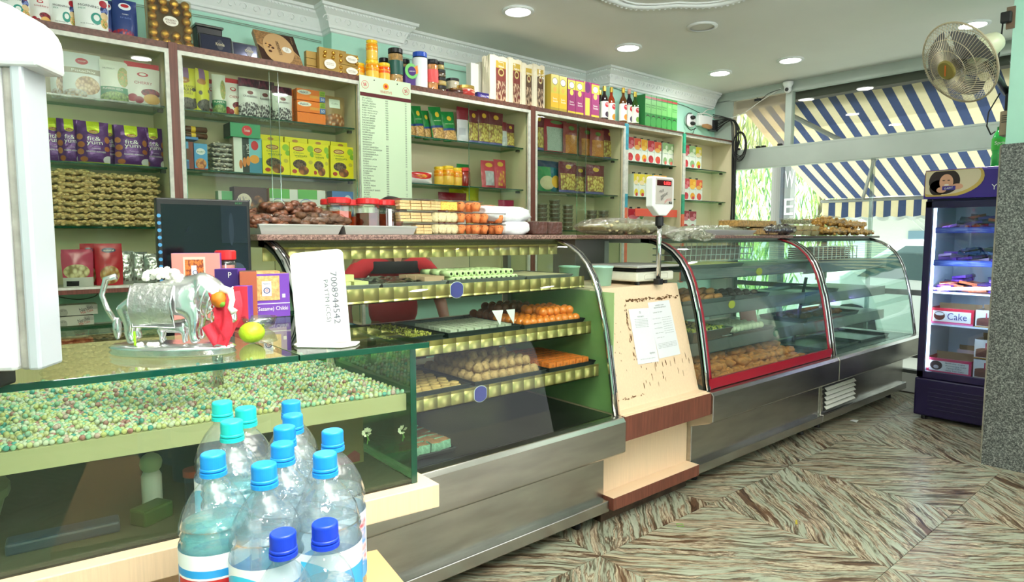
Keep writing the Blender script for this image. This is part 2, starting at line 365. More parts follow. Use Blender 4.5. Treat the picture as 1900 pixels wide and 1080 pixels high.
# ---- plaster cornice following the wall steps, with scroll relief
def cornice():
    prof = [(0, 2.695), (.012, 2.70), (.016, 2.715), (.026, 2.72), (.03, 2.735), (.055, 2.79), (.085, 2.815), (.09, 2.828), (.105, 2.832), (.108, 2.85), (0, 2.85)]
    path = [(-2, 4.25), (1.92, 4.25), (1.92, 4.12), (2.43, 4.12), (2.43, 4.25), (4.5, 4.25), (4.5, 3.95), (6.16, 3.95)]
    # mitred offsets, outward is -Y / the free side
    n = len(path); mb = MB(); rings = []
    for k in range(n):
        def nrm(a, b): d = Vector((b[0]-a[0], b[1]-a[1])).normalized(); return Vector((d.y, -d.x))
        n1 = nrm(path[k-1], path[k]) if k else nrm(path[0], path[1]); n2 = nrm(path[k], path[k+1]) if k < n-1 else n1
        m = (n1+n2); m = m/m.dot(n1) if m.length > .1 else n1
        rings.append([(path[k][0]+m.x*d, path[k][1]+m.y*d, z) for d, z in prof])
    for r in rings: mb.v += r
    p = len(prof)
    for k in range(n-1):
        for q in range(p-1): mb.face([k*p+q, (k+1)*p+q, (k+1)*p+q+1, k*p+q+1])
    c = struct('cornice', mb, PLAS)
    # scrolls: little raised S shapes on the cove, and a bead row
    sc = MB(); 
    def place(x, y, dx, dy, nx, ny, ln):
        k = int(ln/.075)
        for i in range(k):
            t = (i+.5)/k*ln; px, py = x+dx*t, y+dy*t; fl = 1 if i % 2 else -1
            pts = []
            for a in range(9):
                th = a/8*1.6*PI; rr = .026*(1-a/12)
                u = rr*math.cos(th)*fl; v = rr*math.sin(th)
                zz = 2.765+v; d = .03+(zz-2.735)*.46+.002
                pts.append((px+dx*u+nx*d, py+dy*u+ny*d, zz))
            sc.tube(pts, .004, 4)
        k2 = int(ln/.022)
        for i in range(k2):
            t = (i+.5)/k2*ln; px, py = x+dx*t+nx*.088, y+dy*t+ny*.088
            sc.box(px-.005, py-.005, 2.816, px+.005, py+.005, 2.826)
    place(-.3, 4.25, 1, 0, 0, -1, 2.1); place(1.83, 4.12, 1, 0, 0, -1, .69); place(2.5, 4.25, 1, 0, 0, -1, 1.9); place(4.42, 3.95, 1, 0, 0, -1, 1.75); place(4.5, 4.2, 0, -1, -1, 0, .3)
    o = sc.build('scroll_relief', PLAS, c); o['kind'] = 'stuff'
cornice()
# ceiling moulding ring near the top edge of the view
def medal():
    mb = MB(); pts = []
    c = Vector((3.25, 2.25))
    for k in range(48):
        a = 2*PI*k/48; r = .52+.035*math.cos(4*a*1.0)+.03*abs(math.sin(4*a)); pts.append((c.x+r*math.cos(a), c.y+r*math.sin(a), 2.846))
    mb.tube(pts, .02, 6, closed=True); pts2 = [(c.x+(p[0]-c.x)*.93, c.y+(p[1]-c.y)*.93, 2.848) for p in pts]; mb.tube(pts2, .008, 5, closed=True)
    for k in range(96):
        a = 2*PI*k/96; r = .535+.035*math.cos(4*a)+.03*abs(math.sin(4*a)); mb.ball((c.x+r*math.cos(a), c.y+r*math.sin(a), 2.835), .012, 6, 4)
    tag(mb.build('ceiling_moulding', PLAS, None, True), 'white plaster moulding ring with beaded edge on the ceiling', 'moulding')
medal()
# ---- window wall
X = 6.2
wf = MB(); wf.box(X, -2.9, 2.765, X+.1, 3.95, 2.85); wf.box(X, 3.74, 0, X+.08, 3.95, 2.77)
win = struct('wall_window', wf, ALU)
wh = MB(); wh.box(X-.02, -2.9, 2.04, X+.09, 3.76, 2.225); wh.build('transom', ALU, win, bevel=.004)
MB().box(X-.022, -2.9, 2.222, X+.07, 3.76, 2.24).build('transom_lip', ALU, win)
MB().box(X-.01, 3.10, 2.24, X+.06, 3.165, 2.77).build('mullion', ALU, win, bevel=.003)
MB().box(X-.02, -2.9, 2.75, X+.05, 3.76, 2.775).build('head_rail', ALU, win)
MB().quad((X+.02, 3.165, 2.24), (X+.02, 3.74, 2.24), (X+.02, 3.74, 2.76), (X+.02, 3.165, 2.76)).build('dusty_pane', GLASSF, win)
MB().quad((X+.02, -2.9, 2.24), (X+.02, 3.1, 2.24), (X+.02, 3.1, 2.76), (X+.02, -2.9, 2.76)).build('pane', GLASSW, win)
for y in (3.74, 2.35, .9): MB().quad((X+.03, y-1.38, .19), (X+.03, y-.01, .19), (X+.03, y-.01, 2.04), (X+.03, y-1.38, 2.04)).build('pane', GLASSW, win)
MB().box(X, -2.9, .84, X+.05, 3.74, .885).build('dark_rail', mat('dark rail', (70, 70, 66), .5), win)
MB().box(X, -2.9, .3, X+.05, 3.74, .33).build('dark_rail', MC['dark rail'], win)
MB().box(X-.02, -2.9, 0, X+.1, 3.74, .16).build('sill_kerb', mat('pale kerb', (205, 205, 198), .6), win)
MB().box(X, -2.9, .16, X+.06, 3.74, .19).build('dark_rail', MC['dark rail'], win)
for y in (2.35, .95): MB().box(X+.01, y-.012, .19, X+.05, y+.012, 2.04).build('clear_joint', clear('pane joint', (210, 225, 220), .3, .1), win)
# lintel of the building seen through the top pane
struct('trim_1', MB().box(X+.12, -2.9, 2.69, X+.4, 4.6, 2.95), mat('dark lintel', (88, 84, 78), .8))
# small black clips on the transom
for y, in ((3.66,), (3.44,), (3.38,), (3.21,)):
    tag(MB().box(X-.02, y-.02, 2.241, X+.015, y+.02, 2.262).build('window_clip', BLACK, bevel=.004), 'small black clip on the window transom left of the mullion', 'clip', 'black clips on the window transom')
# ---- column with granite cladding below and mint paint above
GRAN = mat('speckled grey granite', (112, 116, 112), .35)
def granite(m, c1, c2, c3, sc):
    nt = m.node_tree; b = nt.nodes['Principled BSDF']; tc = nt.nodes.new('ShaderNodeTexCoord'); v = nt.nodes.new('ShaderNodeTexNoise'); v.inputs['Scale'].default_value = sc; v.inputs['Detail'].default_value = 6; v.inputs['Roughness'].default_value = .8
    nt.links.new(tc.outputs['Object'], v.inputs[0]); r = nt.nodes.new('ShaderNodeValToRGB'); nt.links.new(v.outputs[0], r.inputs[0])
    e = r.color_ramp.elements; e[0].position = .38; e[0].color = L(c1); e[1].position = .64; e[1].color = L(c3); x = e.new(.5); x.color = L(c2); nt.links.new(r.outputs[0], b.inputs['Base Color'])
granite(GRAN, (34, 38, 38), (88, 92, 90), (176, 178, 172), 120)
col = struct('column', MB().box(4.56, -1.2, 0, 5.25, 1.02, 2.85), MINT)
MB().box(4.528, -1.2, 0, 4.56, 1.03, 1.87).build('granite_panel', GRAN, col)
MB().box(4.56, 1.02, 0, 5.25, 1.045, 1.87).build('granite_panel', mat('rough granite edge', (150, 146, 130), .7, var=.2, vscale=40), col)
# ---- outdoors
struct('ground', MB().box(6.3, -12, -.25, 40, 25, -.15), mat('bright dusty street', (214, 212, 204), .9))
def outdoors():
    # striped awning
    aw = thing('striped_awning', 'blue and cream striped awning outside the shop window', 'awning', (6.38, 0, 2.72))
    BL = mat('awning blue', (64, 76, 108), .8, var=.08, vscale=20); CR = mat('awning cream', (220, 202, 164), .8, var=.05, vscale=20)
    for m in (BL, CR):                       # thin cloth lets some daylight through
        nt = m.node_tree; b = nt.nodes['Principled BSDF']; tr = nt.nodes.new('ShaderNodeBsdfTranslucent'); mx = nt.nodes.new('ShaderNodeMixShader'); mx.inputs[0].default_value = .4
        tr.inputs[0].default_value = L((58, 70, 106) if m is BL else (222, 204, 166))
        nt.links.new(b.outputs[0], mx.inputs[1]); nt.links.new(tr.outputs[0], mx.inputs[2]); nt.links.new(mx.outputs[0], nt.nodes['Material Output'].inputs[0])
    n = 64; y0 = -1.4; sw = (3.76-y0)/n
    def f(u, v):
        y = y0+u*(3.76-y0); x = v*2.02; return (x, y, -.9*v-.03*math.sin(PI*v)+.006*math.sin(y*9))
    b = MB(); b.grid(f, n, 8, mi=lambda u, v: int(round(u*n)) % 2); b.build('cloth', [BL, CR], aw, True)
    def g(u, v):
        y = y0+u*(3.76-y0); return (2.03+.01*math.sin(y*30)*v, y, -.93-v*(.2+.015*abs(math.sin((y-y0)/sw*PI/2))))
    b = MB(); b.grid(g, n*2, 3, mi=lambda u, v: int(u*n+1e-6) % 2); b.build('valance', [BL, CR], aw, True)
    def h(u, v):
        y = y0+u*(3.76-y0); return (2.03+.012*math.sin(y*30)+.002, y, -1.13-.015*abs(math.sin((y-y0)/sw*PI/2))-v*.045*(.6+.4*abs(math.sin((y-y0)/sw*PI/2))))
    MB().grid(h, n*4, 1).build('valance_edging', WHITE, aw)
    GP = mat('grey galvanised tube', (150, 150, 146), .5, .3)
    MB().tube([(2.0, y0, -.93), (2.0, 3.76, -.93)], .022, 8).build('front_bar', GP, aw)
    o = Vector((6.38, 0, 2.72)); a = at(1462, 211, X=6.5)-o; e = at(1623, 292, X=7.45)-o; c = at(1601, 368, X=8.36)-o
    MB().tube([a, e], .026, 8).build('arm', GP, aw); MB().tube([e+Vector((0, 0, -.01)), c], .02, 8).build('forearm', GP, aw)
    MB().lathe([(.035, -.03), (.035, .03)], 10, tuple(e)).build('elbow', GP, aw)
    # trees with long hanging leaves
    def tree(name, label, cx, cy, z0, z1, rad, n, cols, seed):
        random.seed(seed); t = thing(name, label, 'tree', (cx, cy, -.15)); MB().tube([(0, 0, 0), (.1, .05, 1.2), (0, .1, 3.2)], [.12, .1, .05], 8).build('trunk', mat('bark', (120, 110, 96), .9), t)
        b = MB()
        for i in range(n):
            a = random.random()*2*PI; r = rad*math.sqrt(random.random()); x, y = r*math.cos(a), r*math.sin(a)*1.1; z = z0+random.random()*(z1-z0)+.15
            ln = random.uniform(.18, .42); dx, dy = random.uniform(-.12, .12), random.uniform(-.14, .14); wd = random.uniform(.012, .028); k = random.choice((0, 0, 1, 2))
            a2 = random.random()*PI; wx, wy = wd*math.cos(a2), wd*math.sin(a2); q = len(b.v)
            b.v += [(x, y, z), (x+dx*.5+wx, y+dy*.5+wy, z-ln*.5), (x+dx, y+dy, z-ln), (x+dx*.5-wx, y+dy*.5-wy, z-ln*.5)]; b.face([q, q+1, q+2, q+3], k)
        o = b.build('foliage', cols, t); o['kind'] = 'stuff'
    g1 = mat('leaf light', (206, 228, 150), .6); g2 = mat('leaf mid', (160, 200, 120), .6); g3 = mat('leaf dark', (96, 140, 92), .6)
    tree('hanging_leaf_tree', 'light green tree with long drooping leaves seen past the shop corner', 11.2, 7.0, .2, 4.6, 1.35, 4200, [g1, g2, g3], 3)
    tree('street_tree', 'smaller bright green tree right of the dark pole', 12.6, 5.6, 1.2, 4.4, .5, 700, [g1, g2, g3], 4)
    p = thing('street_pole', 'grey street pole standing before the drooping tree', 'pole', (9, 4.70, -.15)); MB().cyl(.06, 3.3, n=12).build('shaft', mat('grey pole', (118, 116, 112), .7), p); MB().lathe([(.12, 0), (.1, .05)], 12).build('foot_plate', GP, p)
    p2 = thing('sign_post', 'dark post carrying the hanging letter sign', 'post', (9.3, 4.76, -.15)); MB().box(-.04, -.05, 0, .04, .05, 3.3).build('shaft', mat('dark post', (64, 70, 78), .6), p2)
    sg = thing('vertical_sign', 'vertical white letter sign on the dark post', 'sign', (9.25, 4.62, 2.0))
    MB().box(.0, -.075, -.75, .02, .075, .42).build('panel', mat('sign backing', (150, 152, 150), .5), sg)
    for ch, z in (('W', .18), ('E', -.22), ('L', -.6)):
        l = letters(sg, [(ch, 0, 0, .24, (250, 250, 250), .14)], name='letter'); l.rotation_euler = (0, 0, -PI/2); l.location = (-.004, 0, z)
    # house with a lattice screen
    hs = thing('lattice_house', 'pale house wall with lattice screens across the street', 'house', (14, 0, -.15))
    PW = mat('pale house wall', (222, 226, 222), .8); MB().box(.1, -6, 0, 3, 5.4, 2.0).build('wall', PW, hs)
    MB().box(-.6, -6, 2.0, 3, 5.5, 2.12).build('roof', mat('tin roof', (190, 196, 196), .6), hs)
    b = MB()
    for k in range(-60, 60):
        for s_ in (1, -1):
            y = -3+k*.11
            if -6 < y < 4.2:
                b.tube([(.06, y, .75), (.06, y+s_*1.1, 1.85)], .007, 4)
    o = b.build('lattice', mat('lattice white', (235, 238, 236), .7), hs); o['kind'] = 'stuff'
    MB().box(.05, 3.2, .95, .1, 4.6, 1.6).build('window', mat('blue house window', (120, 150, 172), .4), hs)
    # parked cars
    def car(label, y, x, bodycol, dark):
        c = thing('car', label, 'car', (x, y, -.15), PI/2); BD = mat('car paint %s' % label[:6], bodycol, .3, coat=.5); WG = mat('car window', (96, 116, 120), .1); TY = mat('tyre', (40, 40, 40), .8)
        prof = [(-2, .3), (-2.05, .62), (-1.9, .82), (-1.1, .92), (-.55, 1.42), (.75, 1.46), (1.45, .98), (2.0, .86), (2.05, .4), (1.95, .28)]
        MB().prism(prof, -.8, .8, 'y').build('body', BD, c, bevel=.05)
        MB().prism([(-.98, .95), (-.5, 1.36), (.05, 1.38), (.05, .95)], -.81, .81, 'y').build('window', WG, c); MB().prism([(.12, .95), (.12, 1.38), (.7, 1.38), (1.25, .98)], -.81, .81, 'y').build('window', WG, c)
        for wx in (-1.25, 1.3):
            for wy in (-.82, .66): MB().lathe([(.18, 0), (.31, .0), (.31, .16), (.18, .16)], 16, (wx, wy, .31), axis='y').build('wheel', TY, c)
    car('white car parked nearest the shop window', 2.2, 9.6, (240, 242, 242), 0); car('silver car parked across the street', 1.2, 11.6, (205, 210, 210), 0)
    car('yellow and white car behind the nearer parked car', -2.6, 9.6, (232, 222, 180), 0)
outdoors()
# ---- ceiling downlights
LIT = mat('lamp diffuser', (255, 255, 248), .5, emit=9); OFF = mat('unlit diffuser', (205, 206, 198), .5)
def downlight(x, y, label, on=True, r=.085):
    t = thing('downlight', label, 'ceiling light', (x, y, 2.85), 0, 'round ceiling downlights'); MB().lathe([(r, -.004), (r+.022, -.001), (r+.024, -.012), (r, -.014)], 28, cap0=False, cap1=False).build('rim', PLAS, t, True)
    MB().lathe([(r, -.003), (r, -.007)], 28).build('diffuser', LIT if on else OFF, t)
    if on:
        l = bpy.data.lights.new('downlight_glow', 'AREA'); l.shape = 'DISK'; l.size = .15; l.energy = 5; l.color = (1, 1, .96)
        o = bpy.data.objects.new('downlight_glow', l); COL.objects.link(o); o.parent = t; o.location = (0, 0, -.02)
for x, y, lb, on in ((2.89, 3.35, 'lit round downlight nearest the plaster cornice at left', True), (4.1, 3.41, 'lit round downlight above the bottles and boxes', True), (5.44, 2.75, 'lit round downlight in the middle before the window', True),
                     (5.37, 3.38, 'small looking lit downlight nearest the window corner', True), (5.53, 1.47, 'large lit downlight beside the wall fan', True), (4.1, 2.735, 'unlit round downlight between the lit ones', False)): downlight(x, y, lb, on)
for x, y in ((1.2, 1.2), (2.6, .6), (1.6, 3.0), (4.2, 0.2)): downlight(x, y, 'round downlight above the customer side', True)
# security camera at the window corner
sc_ = thing('security_camera', 'white dome security camera at the top of the window mullion', 'camera', tuple(at(1462, 160, X=6.15)))
MB().lathe([(.05, .04), (.05, .02), (.036, -.005), (.036, -.015)], 20).build('mount', WHITE, sc_, True); MB().ball((0, 0, -.03), .034, 16, 10).build('dome', WHITE, sc_, True); MB().lathe([(.018, 0), (.016, .012)], 14, (-.035, -.005, -.036), axis='x').build('lens', BLACK, sc_)
# ================================================================== WALL CABINETS
YF, YB = 3.70, 4.05
ZS = (1.397, 1.707, 2.022); ZT = 2.335
ZLOW = 1.10
POSTC = {'blue': mat('turquoise painted edge', (60, 160, 180), .5, var=.2, vscale=30), 'white': TRIMW, 'green': mat('green painted edge', (52, 168, 130), .5, var=.15, vscale=30), 'orange': mat('orange painted edge', (240, 120, 84), .5, var=.1, vscale=30)}
def cabinet(label, x0, x1, yb=YB, frame=True, postw=.0, glass=(), low=False):
    t = thing('wall_cabinet', label, 'cabinet', ((x0+x1)/2, YF, 0), 0, 'glass fronted wall cabinets'); hw = (x1-x0)/2; d = yb-YF
    zb = .78 if low else .9
    MB().box(-hw, d-.012, zb, hw, d, 2.30).build('back_panel', CREAM if not low else CREAM, t)
    if low: MB().box(-hw, d-.02, .78, hw, d-.013, ZLOW-.02).build('lower_back_panel', MINT, t)
    for s in (-1, 1): MB().box(s*hw, 0, zb, s*(hw-.012), d-.012, 2.30).build('side_panel', CREAM, t)
    MB().box(-hw, 0, 2.30, hw, d+.1, 2.335, 0, front=1).build('top_board', [CREAM, WOODE if frame else TRIMW], t)
    MB().box(-hw, -.012, 2.325, hw, .0, 2.337).build('edge_strip', WOODE, t) if not frame else None
    for z in ZS:
        b = MB(); b.box(-hw+.015, .055, z-.008, hw-.015, d-.015, z, 0, front=1); b.drop(5); b.build('glass_shelf', [GSHELF, GEDGE], t)
        for s in (-1, 1): MB().box(s*(hw-.012), .1, z-.026, s*(hw-.035), .125, z-.009).build('shelf_bracket', STEELD, t)
    if low:
        MB().box(-hw, 0, ZLOW-.03, hw, d-.02, ZLOW, 0, front=1, top=2).build('wood_shelf', [CREAM, WOODR, TRIMW], t)
        MB().box(-hw, -.002, ZLOW-.008, hw, 0, ZLOW+.004).build('shelf_lip', TRIMW, t)
        MB().box(-hw, 0, .76, hw, d, .80).build('lower_board', CREAM, t)
    if frame:
        f = MB(); f.box(-hw, -.014, 2.278, hw, .002, 2.300); f.box(-hw, -.014, zb, -hw+.02, .002, 2.28); f.box(hw-.02, -.014, zb, hw, .002, 2.28); f.build('white_frame', TRIMW, t, bevel=.002)
    for (a, b_, y) in glass:
        MB().quad((a-(x0+x1)/2, y, zb+.02), (b_-(x0+x1)/2, y, zb+.02), (b_-(x0+x1)/2, y, 2.278), (a-(x0+x1)/2, y, 2.278)).box(a-(x0+x1)/2, y-.002, zb+.02, a-(x0+x1)/2+.003, y+.002, 2.278, 1).box(b_-(x0+x1)/2-.003, y-.002, zb+.02, b_-(x0+x1)/2, y+.002, 2.278, 1).build('sliding_pane', [clear('cabinet pane', (238, 244, 234), .02, .01), clear('pane edge', (120, 190, 165), .4, .1)], t)
    return t
gx = lambda px: at(px, 200, Y=YF).x
cabinet('wide wall cabinet at left holding purple almond pouches and peanut bags', -.55, .835, glass=((-.5, .82, .012),), low=True)
cabinet('wall cabinet holding yellow walnut boxes and orange wafer packs', .875, 1.905, glass=((.9, gx(519), .012), (gx(503), 1.885, .022)), low=True)
cabinet('wall cabinet behind the price board holding green noodle packs', 1.925, 3.31, glass=((gx(871), 3.29, .012),))
cabinet('wall cabinet with overlapping sliding panes holding lentils and pasta', 3.36, 4.42, glass=((3.4, gx(1090), .012), (gx(1075), 4.4, .022)))
cabinet('open cabinet with painted posts holding the wider row of juice cartons', 4.46, 5.27, 3.94, frame=False)
cabinet('open end cabinet by the window holding few juice cartons', 5.31, 6.15, 3.94, frame=False)
for x0, x1 in ((.835, .875), (3.31, 3.36)):
    tag(MB().box(x0, YF-.012, .76, x1, YF+.3, 2.335).build('wood_post', WOODR), 'red brown wooden post between two wall cabinets, %s the price board' % ('left of' if x0 < 1 else 'right of'), 'post')
def painted_post(x, cols, label):
    t = thing('painted_post', label, 'post', (x, YF-.006, 0))
    for z0, z1, c in cols: MB().box(-.02, -.006, z0, .02, .24, z1).build('painted_band', POSTC[c], t)
painted_post(4.44, ((.9, 1.60, 'orange'), (1.60, 1.72, 'blue'), (1.72, 2.10, 'white'), (2.10, 2.325, 'blue')), 'painted shelf post with blue, white and orange bands at left of the juices')
painted_post(5.29, ((.9, 1.56, 'orange'), (1.56, 1.75, 'green'), (1.75, 2.14, 'white'), (2.14, 2.325, 'green')), 'painted shelf post with green, white and orange bands between the juices')
tag(MB().box(4.62, YF+.03, 1.53, 5.25, YF+.036, 1.60).build('orange_shelf_strip', mat('glossy orange strip', (236, 92, 70), .2)), 'glossy orange red strip along the shelf edge behind the scale', 'strip')

# ================================================================== PRICE BOARD
def price_board():
    x0, x1 = at(667, 150, Y=YF-.03).x, at(762, 160, Y=YF-.03).x; W = x1-x0; z1, z0 = 2.335, 1.44; H_ = z1-z0
    t = thing('price_board', 'pale green hanging price board listing sweets and prices', 'sign', ((x0+x1)/2, YF-.03, z0))
    hw = W/2; MB().box(-hw, 0, 0, hw, .006, H_).build('panel', mat('pale mint board', (214, 236, 200), .45), t, bevel=.002)
    MAR = (92, 22, 28)
    MB().box(-hw+.002, -.0015, H_-.125, hw-.002, 0, H_-.102).build('header_band', mat('maroon band', MAR, .5), t)
    for x in (-hw*.45, hw*.45): MB().lathe([(.004, 0), (.004, .002)], 10, (x, -.002, H_-.02), axis='y').build('rivet', BLACK, t)
    PINK = (214, 66, 96); K = (52, 56, 60); RED = (206, 40, 34)
    for x, z in ((-hw*.80, H_-.055), (hw*.80, H_-.055)):
        MB().lathe([(.022, 0), (.0245, 0), (.0245, .001), (.022, .001)], 24, (x, -.0016, z), axis='y', cap0=False, cap1=False).build('emblem_ring', mat('pink ring', PINK, .5), t)
        b = MB(); s = .0105; q = .0016; y0, y1 = -.0018, -.0005
        b.box(x-q, y0, z-s, x+q, y1, z+s); b.box(x-s, y0, z-q, x+s, y1, z+q)
        b.box(x, y0, z+s-2*q, x+s, y1, z+s); b.box(x+s-2*q, y0, z-s, x+s, y1, z); b.box(x-s, y0, z-s, x, y1, z-s+2*q); b.box(x-s, y0, z, x-s+2*q, y1, z+s)
        b.build('emblem', MC['pink ring'], t)
    MB().lathe([(.02, 0), (.02, .001)], 24, (0, -.0016, H_-.047), axis='y').build('shop_seal', mat('orange seal', (244, 160, 40), .5), t)
    MB().lathe([(.010, 0), (.010, .0012)], 16, (0, -.0024, H_-.047), axis='y').build('seal_centre', mat('red seal', RED, .5), t)
    rows = "SP LADDU,P.G LADDU,GUND LADDU,BESAN LADDU,KAJU BARFI,KAJU PISTA ROLL,KAJU PISTA POP,KAJU P. JALEBI,BADAM BARFI,DILKHUSHAR,KALAKAND,K.KALAKAND,DODA BARFI,PATISHA,KHIRKADAM,HIRAMANI,RASMALAI,RAJBHOG,RASAGOLLA,SANDESH,GUDA SANDESH,KADAPAG SANDESH,KACHAGOLA,CHANDRAKALA,KHIRGAJA,LABANG LATA,PHENI,GUJIA,CHHENA GAJA,CHHENAPOD,K.HALWA,STEEM,K.G.JAMUN,MA.PAG,SOAN PAPDI,K.PEDA,WHITE PEDA,A.BARFI,COCONUT BARFI,BUNDI,JALEBI,EMARTI,DHOKALA,D.F.LADDU,KALA JAMUN,ANJEER BARFI".split(',')
    p1 = "600 600 600 600 900 1200 1200 1500 900 600 580 600 600 520 580 520 520 - - 800 600 600 400 500 400 400 400 400 480 600 400 550 360 600 550 600 600 600 600 360 400 400 400 1000 360 1000".split()
    p2 = "15 20 20 20 30 30 35 30 20 20 20 20 15 20 20 40 30 40 35 30 35 30 30 30 30 20 20 20 - 15 20 15 15 20 20 20 25 25 - 15 15 15 40 15 30 -".split()
    it = [('VINEETH\'S', 0, H_-.082, .017, RED, .085), ('ITEM', -hw*.74, H_-.1135, .011, (240, 235, 225)), ('PER K.G', .0, H_-.1135, .011, (240, 235, 225)), ('PER PIC.', hw*.74, H_-.1135, .011, (240, 235, 225))]
    st_ = .0148
    for i, r in enumerate(rows):
        z = H_-.137-i*st_
        wd = txt(r)[2]*.0098/txt('H')[3]; it.append((r, -hw+.014+wd/2, z, .0098, K, wd))
        if p1[i] != '-': it.append((p1[i], .003, z, .0085, K))
        if p2[i] != '-': it.append((p2[i], hw*.78, z, .0085, K))
    z = H_-.137-46*st_-.006; it.append(('SUGAR FREE', .0, z, .014, RED, .09))
    for i, (r, a, b_) in enumerate((('CHHENAPOD', '550', ''), ('MILK CAKE', '600', '30'), ('SANDESH', '600', '30'), ('KALAKAND', '600', '30'), ('GUDA PEDA', '600', '30'), ('', '', ''), ('KHURMA', '320', ''), ('KHASTA', '320', ''))):
        zz = z-.02-i*st_*.98
        if not r or zz < .01: continue
        wd = txt(r)[2]*.0098/txt('H')[3]; it.append((r, -hw+.014+wd/2, zz, .0098, K, wd)); it.append((a, .003, zz, .0085, K))
        if b_: it.append((b_, hw*.78, zz, .0085, K))
    letters(t, it)
price_board()

# ================================================================== DISPLAY CASES
PROF = [(2.30, 1.333), (2.22, 1.325), (2.15, 1.302), (2.09, 1.268), (2.04, 1.222), (2.00, 1.165), (1.97, 1.10), (1.945, 1.02), (1.923, .94), (1.905, .85), (1.888, .75), (1.872, .65), (1.856, .545)]
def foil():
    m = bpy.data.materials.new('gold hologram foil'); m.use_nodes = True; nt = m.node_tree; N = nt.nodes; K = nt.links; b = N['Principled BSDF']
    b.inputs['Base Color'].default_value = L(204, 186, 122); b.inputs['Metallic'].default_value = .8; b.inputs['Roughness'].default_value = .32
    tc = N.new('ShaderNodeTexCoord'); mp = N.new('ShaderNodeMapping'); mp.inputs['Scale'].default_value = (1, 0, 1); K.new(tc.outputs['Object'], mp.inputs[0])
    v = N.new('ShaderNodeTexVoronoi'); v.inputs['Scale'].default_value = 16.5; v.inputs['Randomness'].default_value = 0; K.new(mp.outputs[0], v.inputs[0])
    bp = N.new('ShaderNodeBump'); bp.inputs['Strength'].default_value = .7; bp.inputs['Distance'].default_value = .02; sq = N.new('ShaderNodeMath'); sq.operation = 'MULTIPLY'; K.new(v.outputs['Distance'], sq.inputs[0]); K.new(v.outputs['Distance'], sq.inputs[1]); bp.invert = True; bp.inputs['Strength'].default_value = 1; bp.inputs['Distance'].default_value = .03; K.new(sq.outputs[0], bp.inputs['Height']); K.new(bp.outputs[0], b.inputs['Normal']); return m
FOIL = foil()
DULLSTEEL = mat('shelf steel', (150, 156, 154), .35, .8, var=.1, vscale=6)
def case(name, label, x0, x1, red=False, foil_=False, shelves=(), deck=.54, pane=GLASS, vent=None, endr=True, endl=True):
    t = thing(name, label, 'display case', (x0, 0, 0)); w_ = x1-x0
    # steel body
    b = MB(); b.prism([(1.94, .12), (1.94, .335), (1.83, .372), (1.812, .385), (1.812, .522), (1.825, .54), (1.87, .545), (1.87, .50), (2.68, .50), (2.68, .12)], 0, w_, 'x')
    b.build('steel_body', STEEL, t, bevel=.004)
    MB().box(0, 1.905, .075, w_, 2.66, .128).build('kick_plate', STEEL, t, bevel=.004)
    for x in (.12, w_-.12):
        for y in (2.0, 2.55): MB().lathe([(.022, 0), (.022, .02), (.014, .03), (.014, .076)], 10, (x, y, 0)).build('foot', BLACK, t)
    MB().box(.02, 1.88, .535, w_-.02, 2.66, deck+.002).build('deck', STEELD if foil_ else DULLSTEEL, t)
    # glass
    n = len(PROF)-1
    def f(u, v):
        k = v*n; i = min(int(k), n-1); a = k-i; p = PROF[i]; q = PROF[i+1]; return (u*w_, p[0]+(q[0]-p[0])*a, p[1]+(q[1]-p[1])*a)
    MB().grid(f, 2, n*2).build('curved_glass', pane, t, True)
    for s, on in ((0, endl), (w_, endr)):
        if not on: continue
        b = MB(); xx = s+(.004 if s == 0 else -.004); pl = [(y, z) for y, z in PROF]+[(2.66, .545), (2.66, 1.333)]
        b.v = [(xx, y, z) for y, z in pl]; b.face(list(range(len(pl)))); b.build('end_glass', pane, t)
    def band(off, wid, m, nm, s, xw, inset=0):
        b = MB(); P = []
        for i, (y, z) in enumerate(PROF):
            a = PROF[max(0, i-1)]; c = PROF[min(n, i+1)]; d = Vector((c[0]-a[0], c[1]-a[1])).normalized(); nn = Vector((d.y, -d.x))   # outward
            if nn.x > 0: nn = -nn
            P.append((y+nn.x*off, z+nn.y*off, nn))
        outer = [(y, z) for y, z, nn in P]; inner = [(y-nn.x*wid, z-nn.y*wid) for y, z, nn in P]
        xa, xb = (s, s+xw) if s < w_/2 else (s-xw, s)
        k = len(outer); b.v = [(xa, *p) for p in outer]+[(xb, *p) for p in outer]+[(xa, *p) for p in inner]+[(xb, *p) for p in inner]
        for i in range(k-1):
            b.face([i, i+1, k+i+1, k+i]); b.face([2*k+i, 2*k+i+1, 3*k+i+1, 3*k+i]); b.face([i, i+1, 2*k+i+1, 2*k+i]); b.face([k+i, k+i+1, 3*k+i+1, 3*k+i])
        b.face([0, k, 3*k, 2*k]); b.face([k-1, 2*k-1, 4*k-1, 3*k-1])
        return b.build(nm, m, t, True)
    for s in (0, w_):
        band(.006, .012, CHROME, 'curved_chrome_trim', s, .034)
        band(.0075, .004, mat('dark groove', (30, 30, 30), .5), 'trim_groove', s+(.011 if s == 0 else -.011), .004)
        band(.0075, .004, MC['dark groove'], 'trim_groove', s+(.021 if s == 0 else -.021), .004)
        band(.002, .02, mat('dark rubber seal', (26, 40, 34), .5), 'rubber_seal', s, .006)
        if red: band(.003, .006, mat('red tape', (158, 16, 40), .35), 'red_border', s+(.034 if s == 0 else -.034), .026)
    if red: MB().prism([(1.853, .548), (1.868, .548), (1.858, .6), (1.852, .6)], .022, w_-.022, 'x').build('red_border', MC['red tape'], t); MB().prism([(1.8532, .548), (1.8685, .548), (1.878, .596), (1.862, .596)], .022, w_-.022, 'x').build('red_border', MC['red tape'], t)
    # posts at the back and slab supports
    for x in (.012, w_-.032):
        MB().box(x, 2.6, .54, x+.022, 2.64, 1.333).build('back_post', ALU, t)
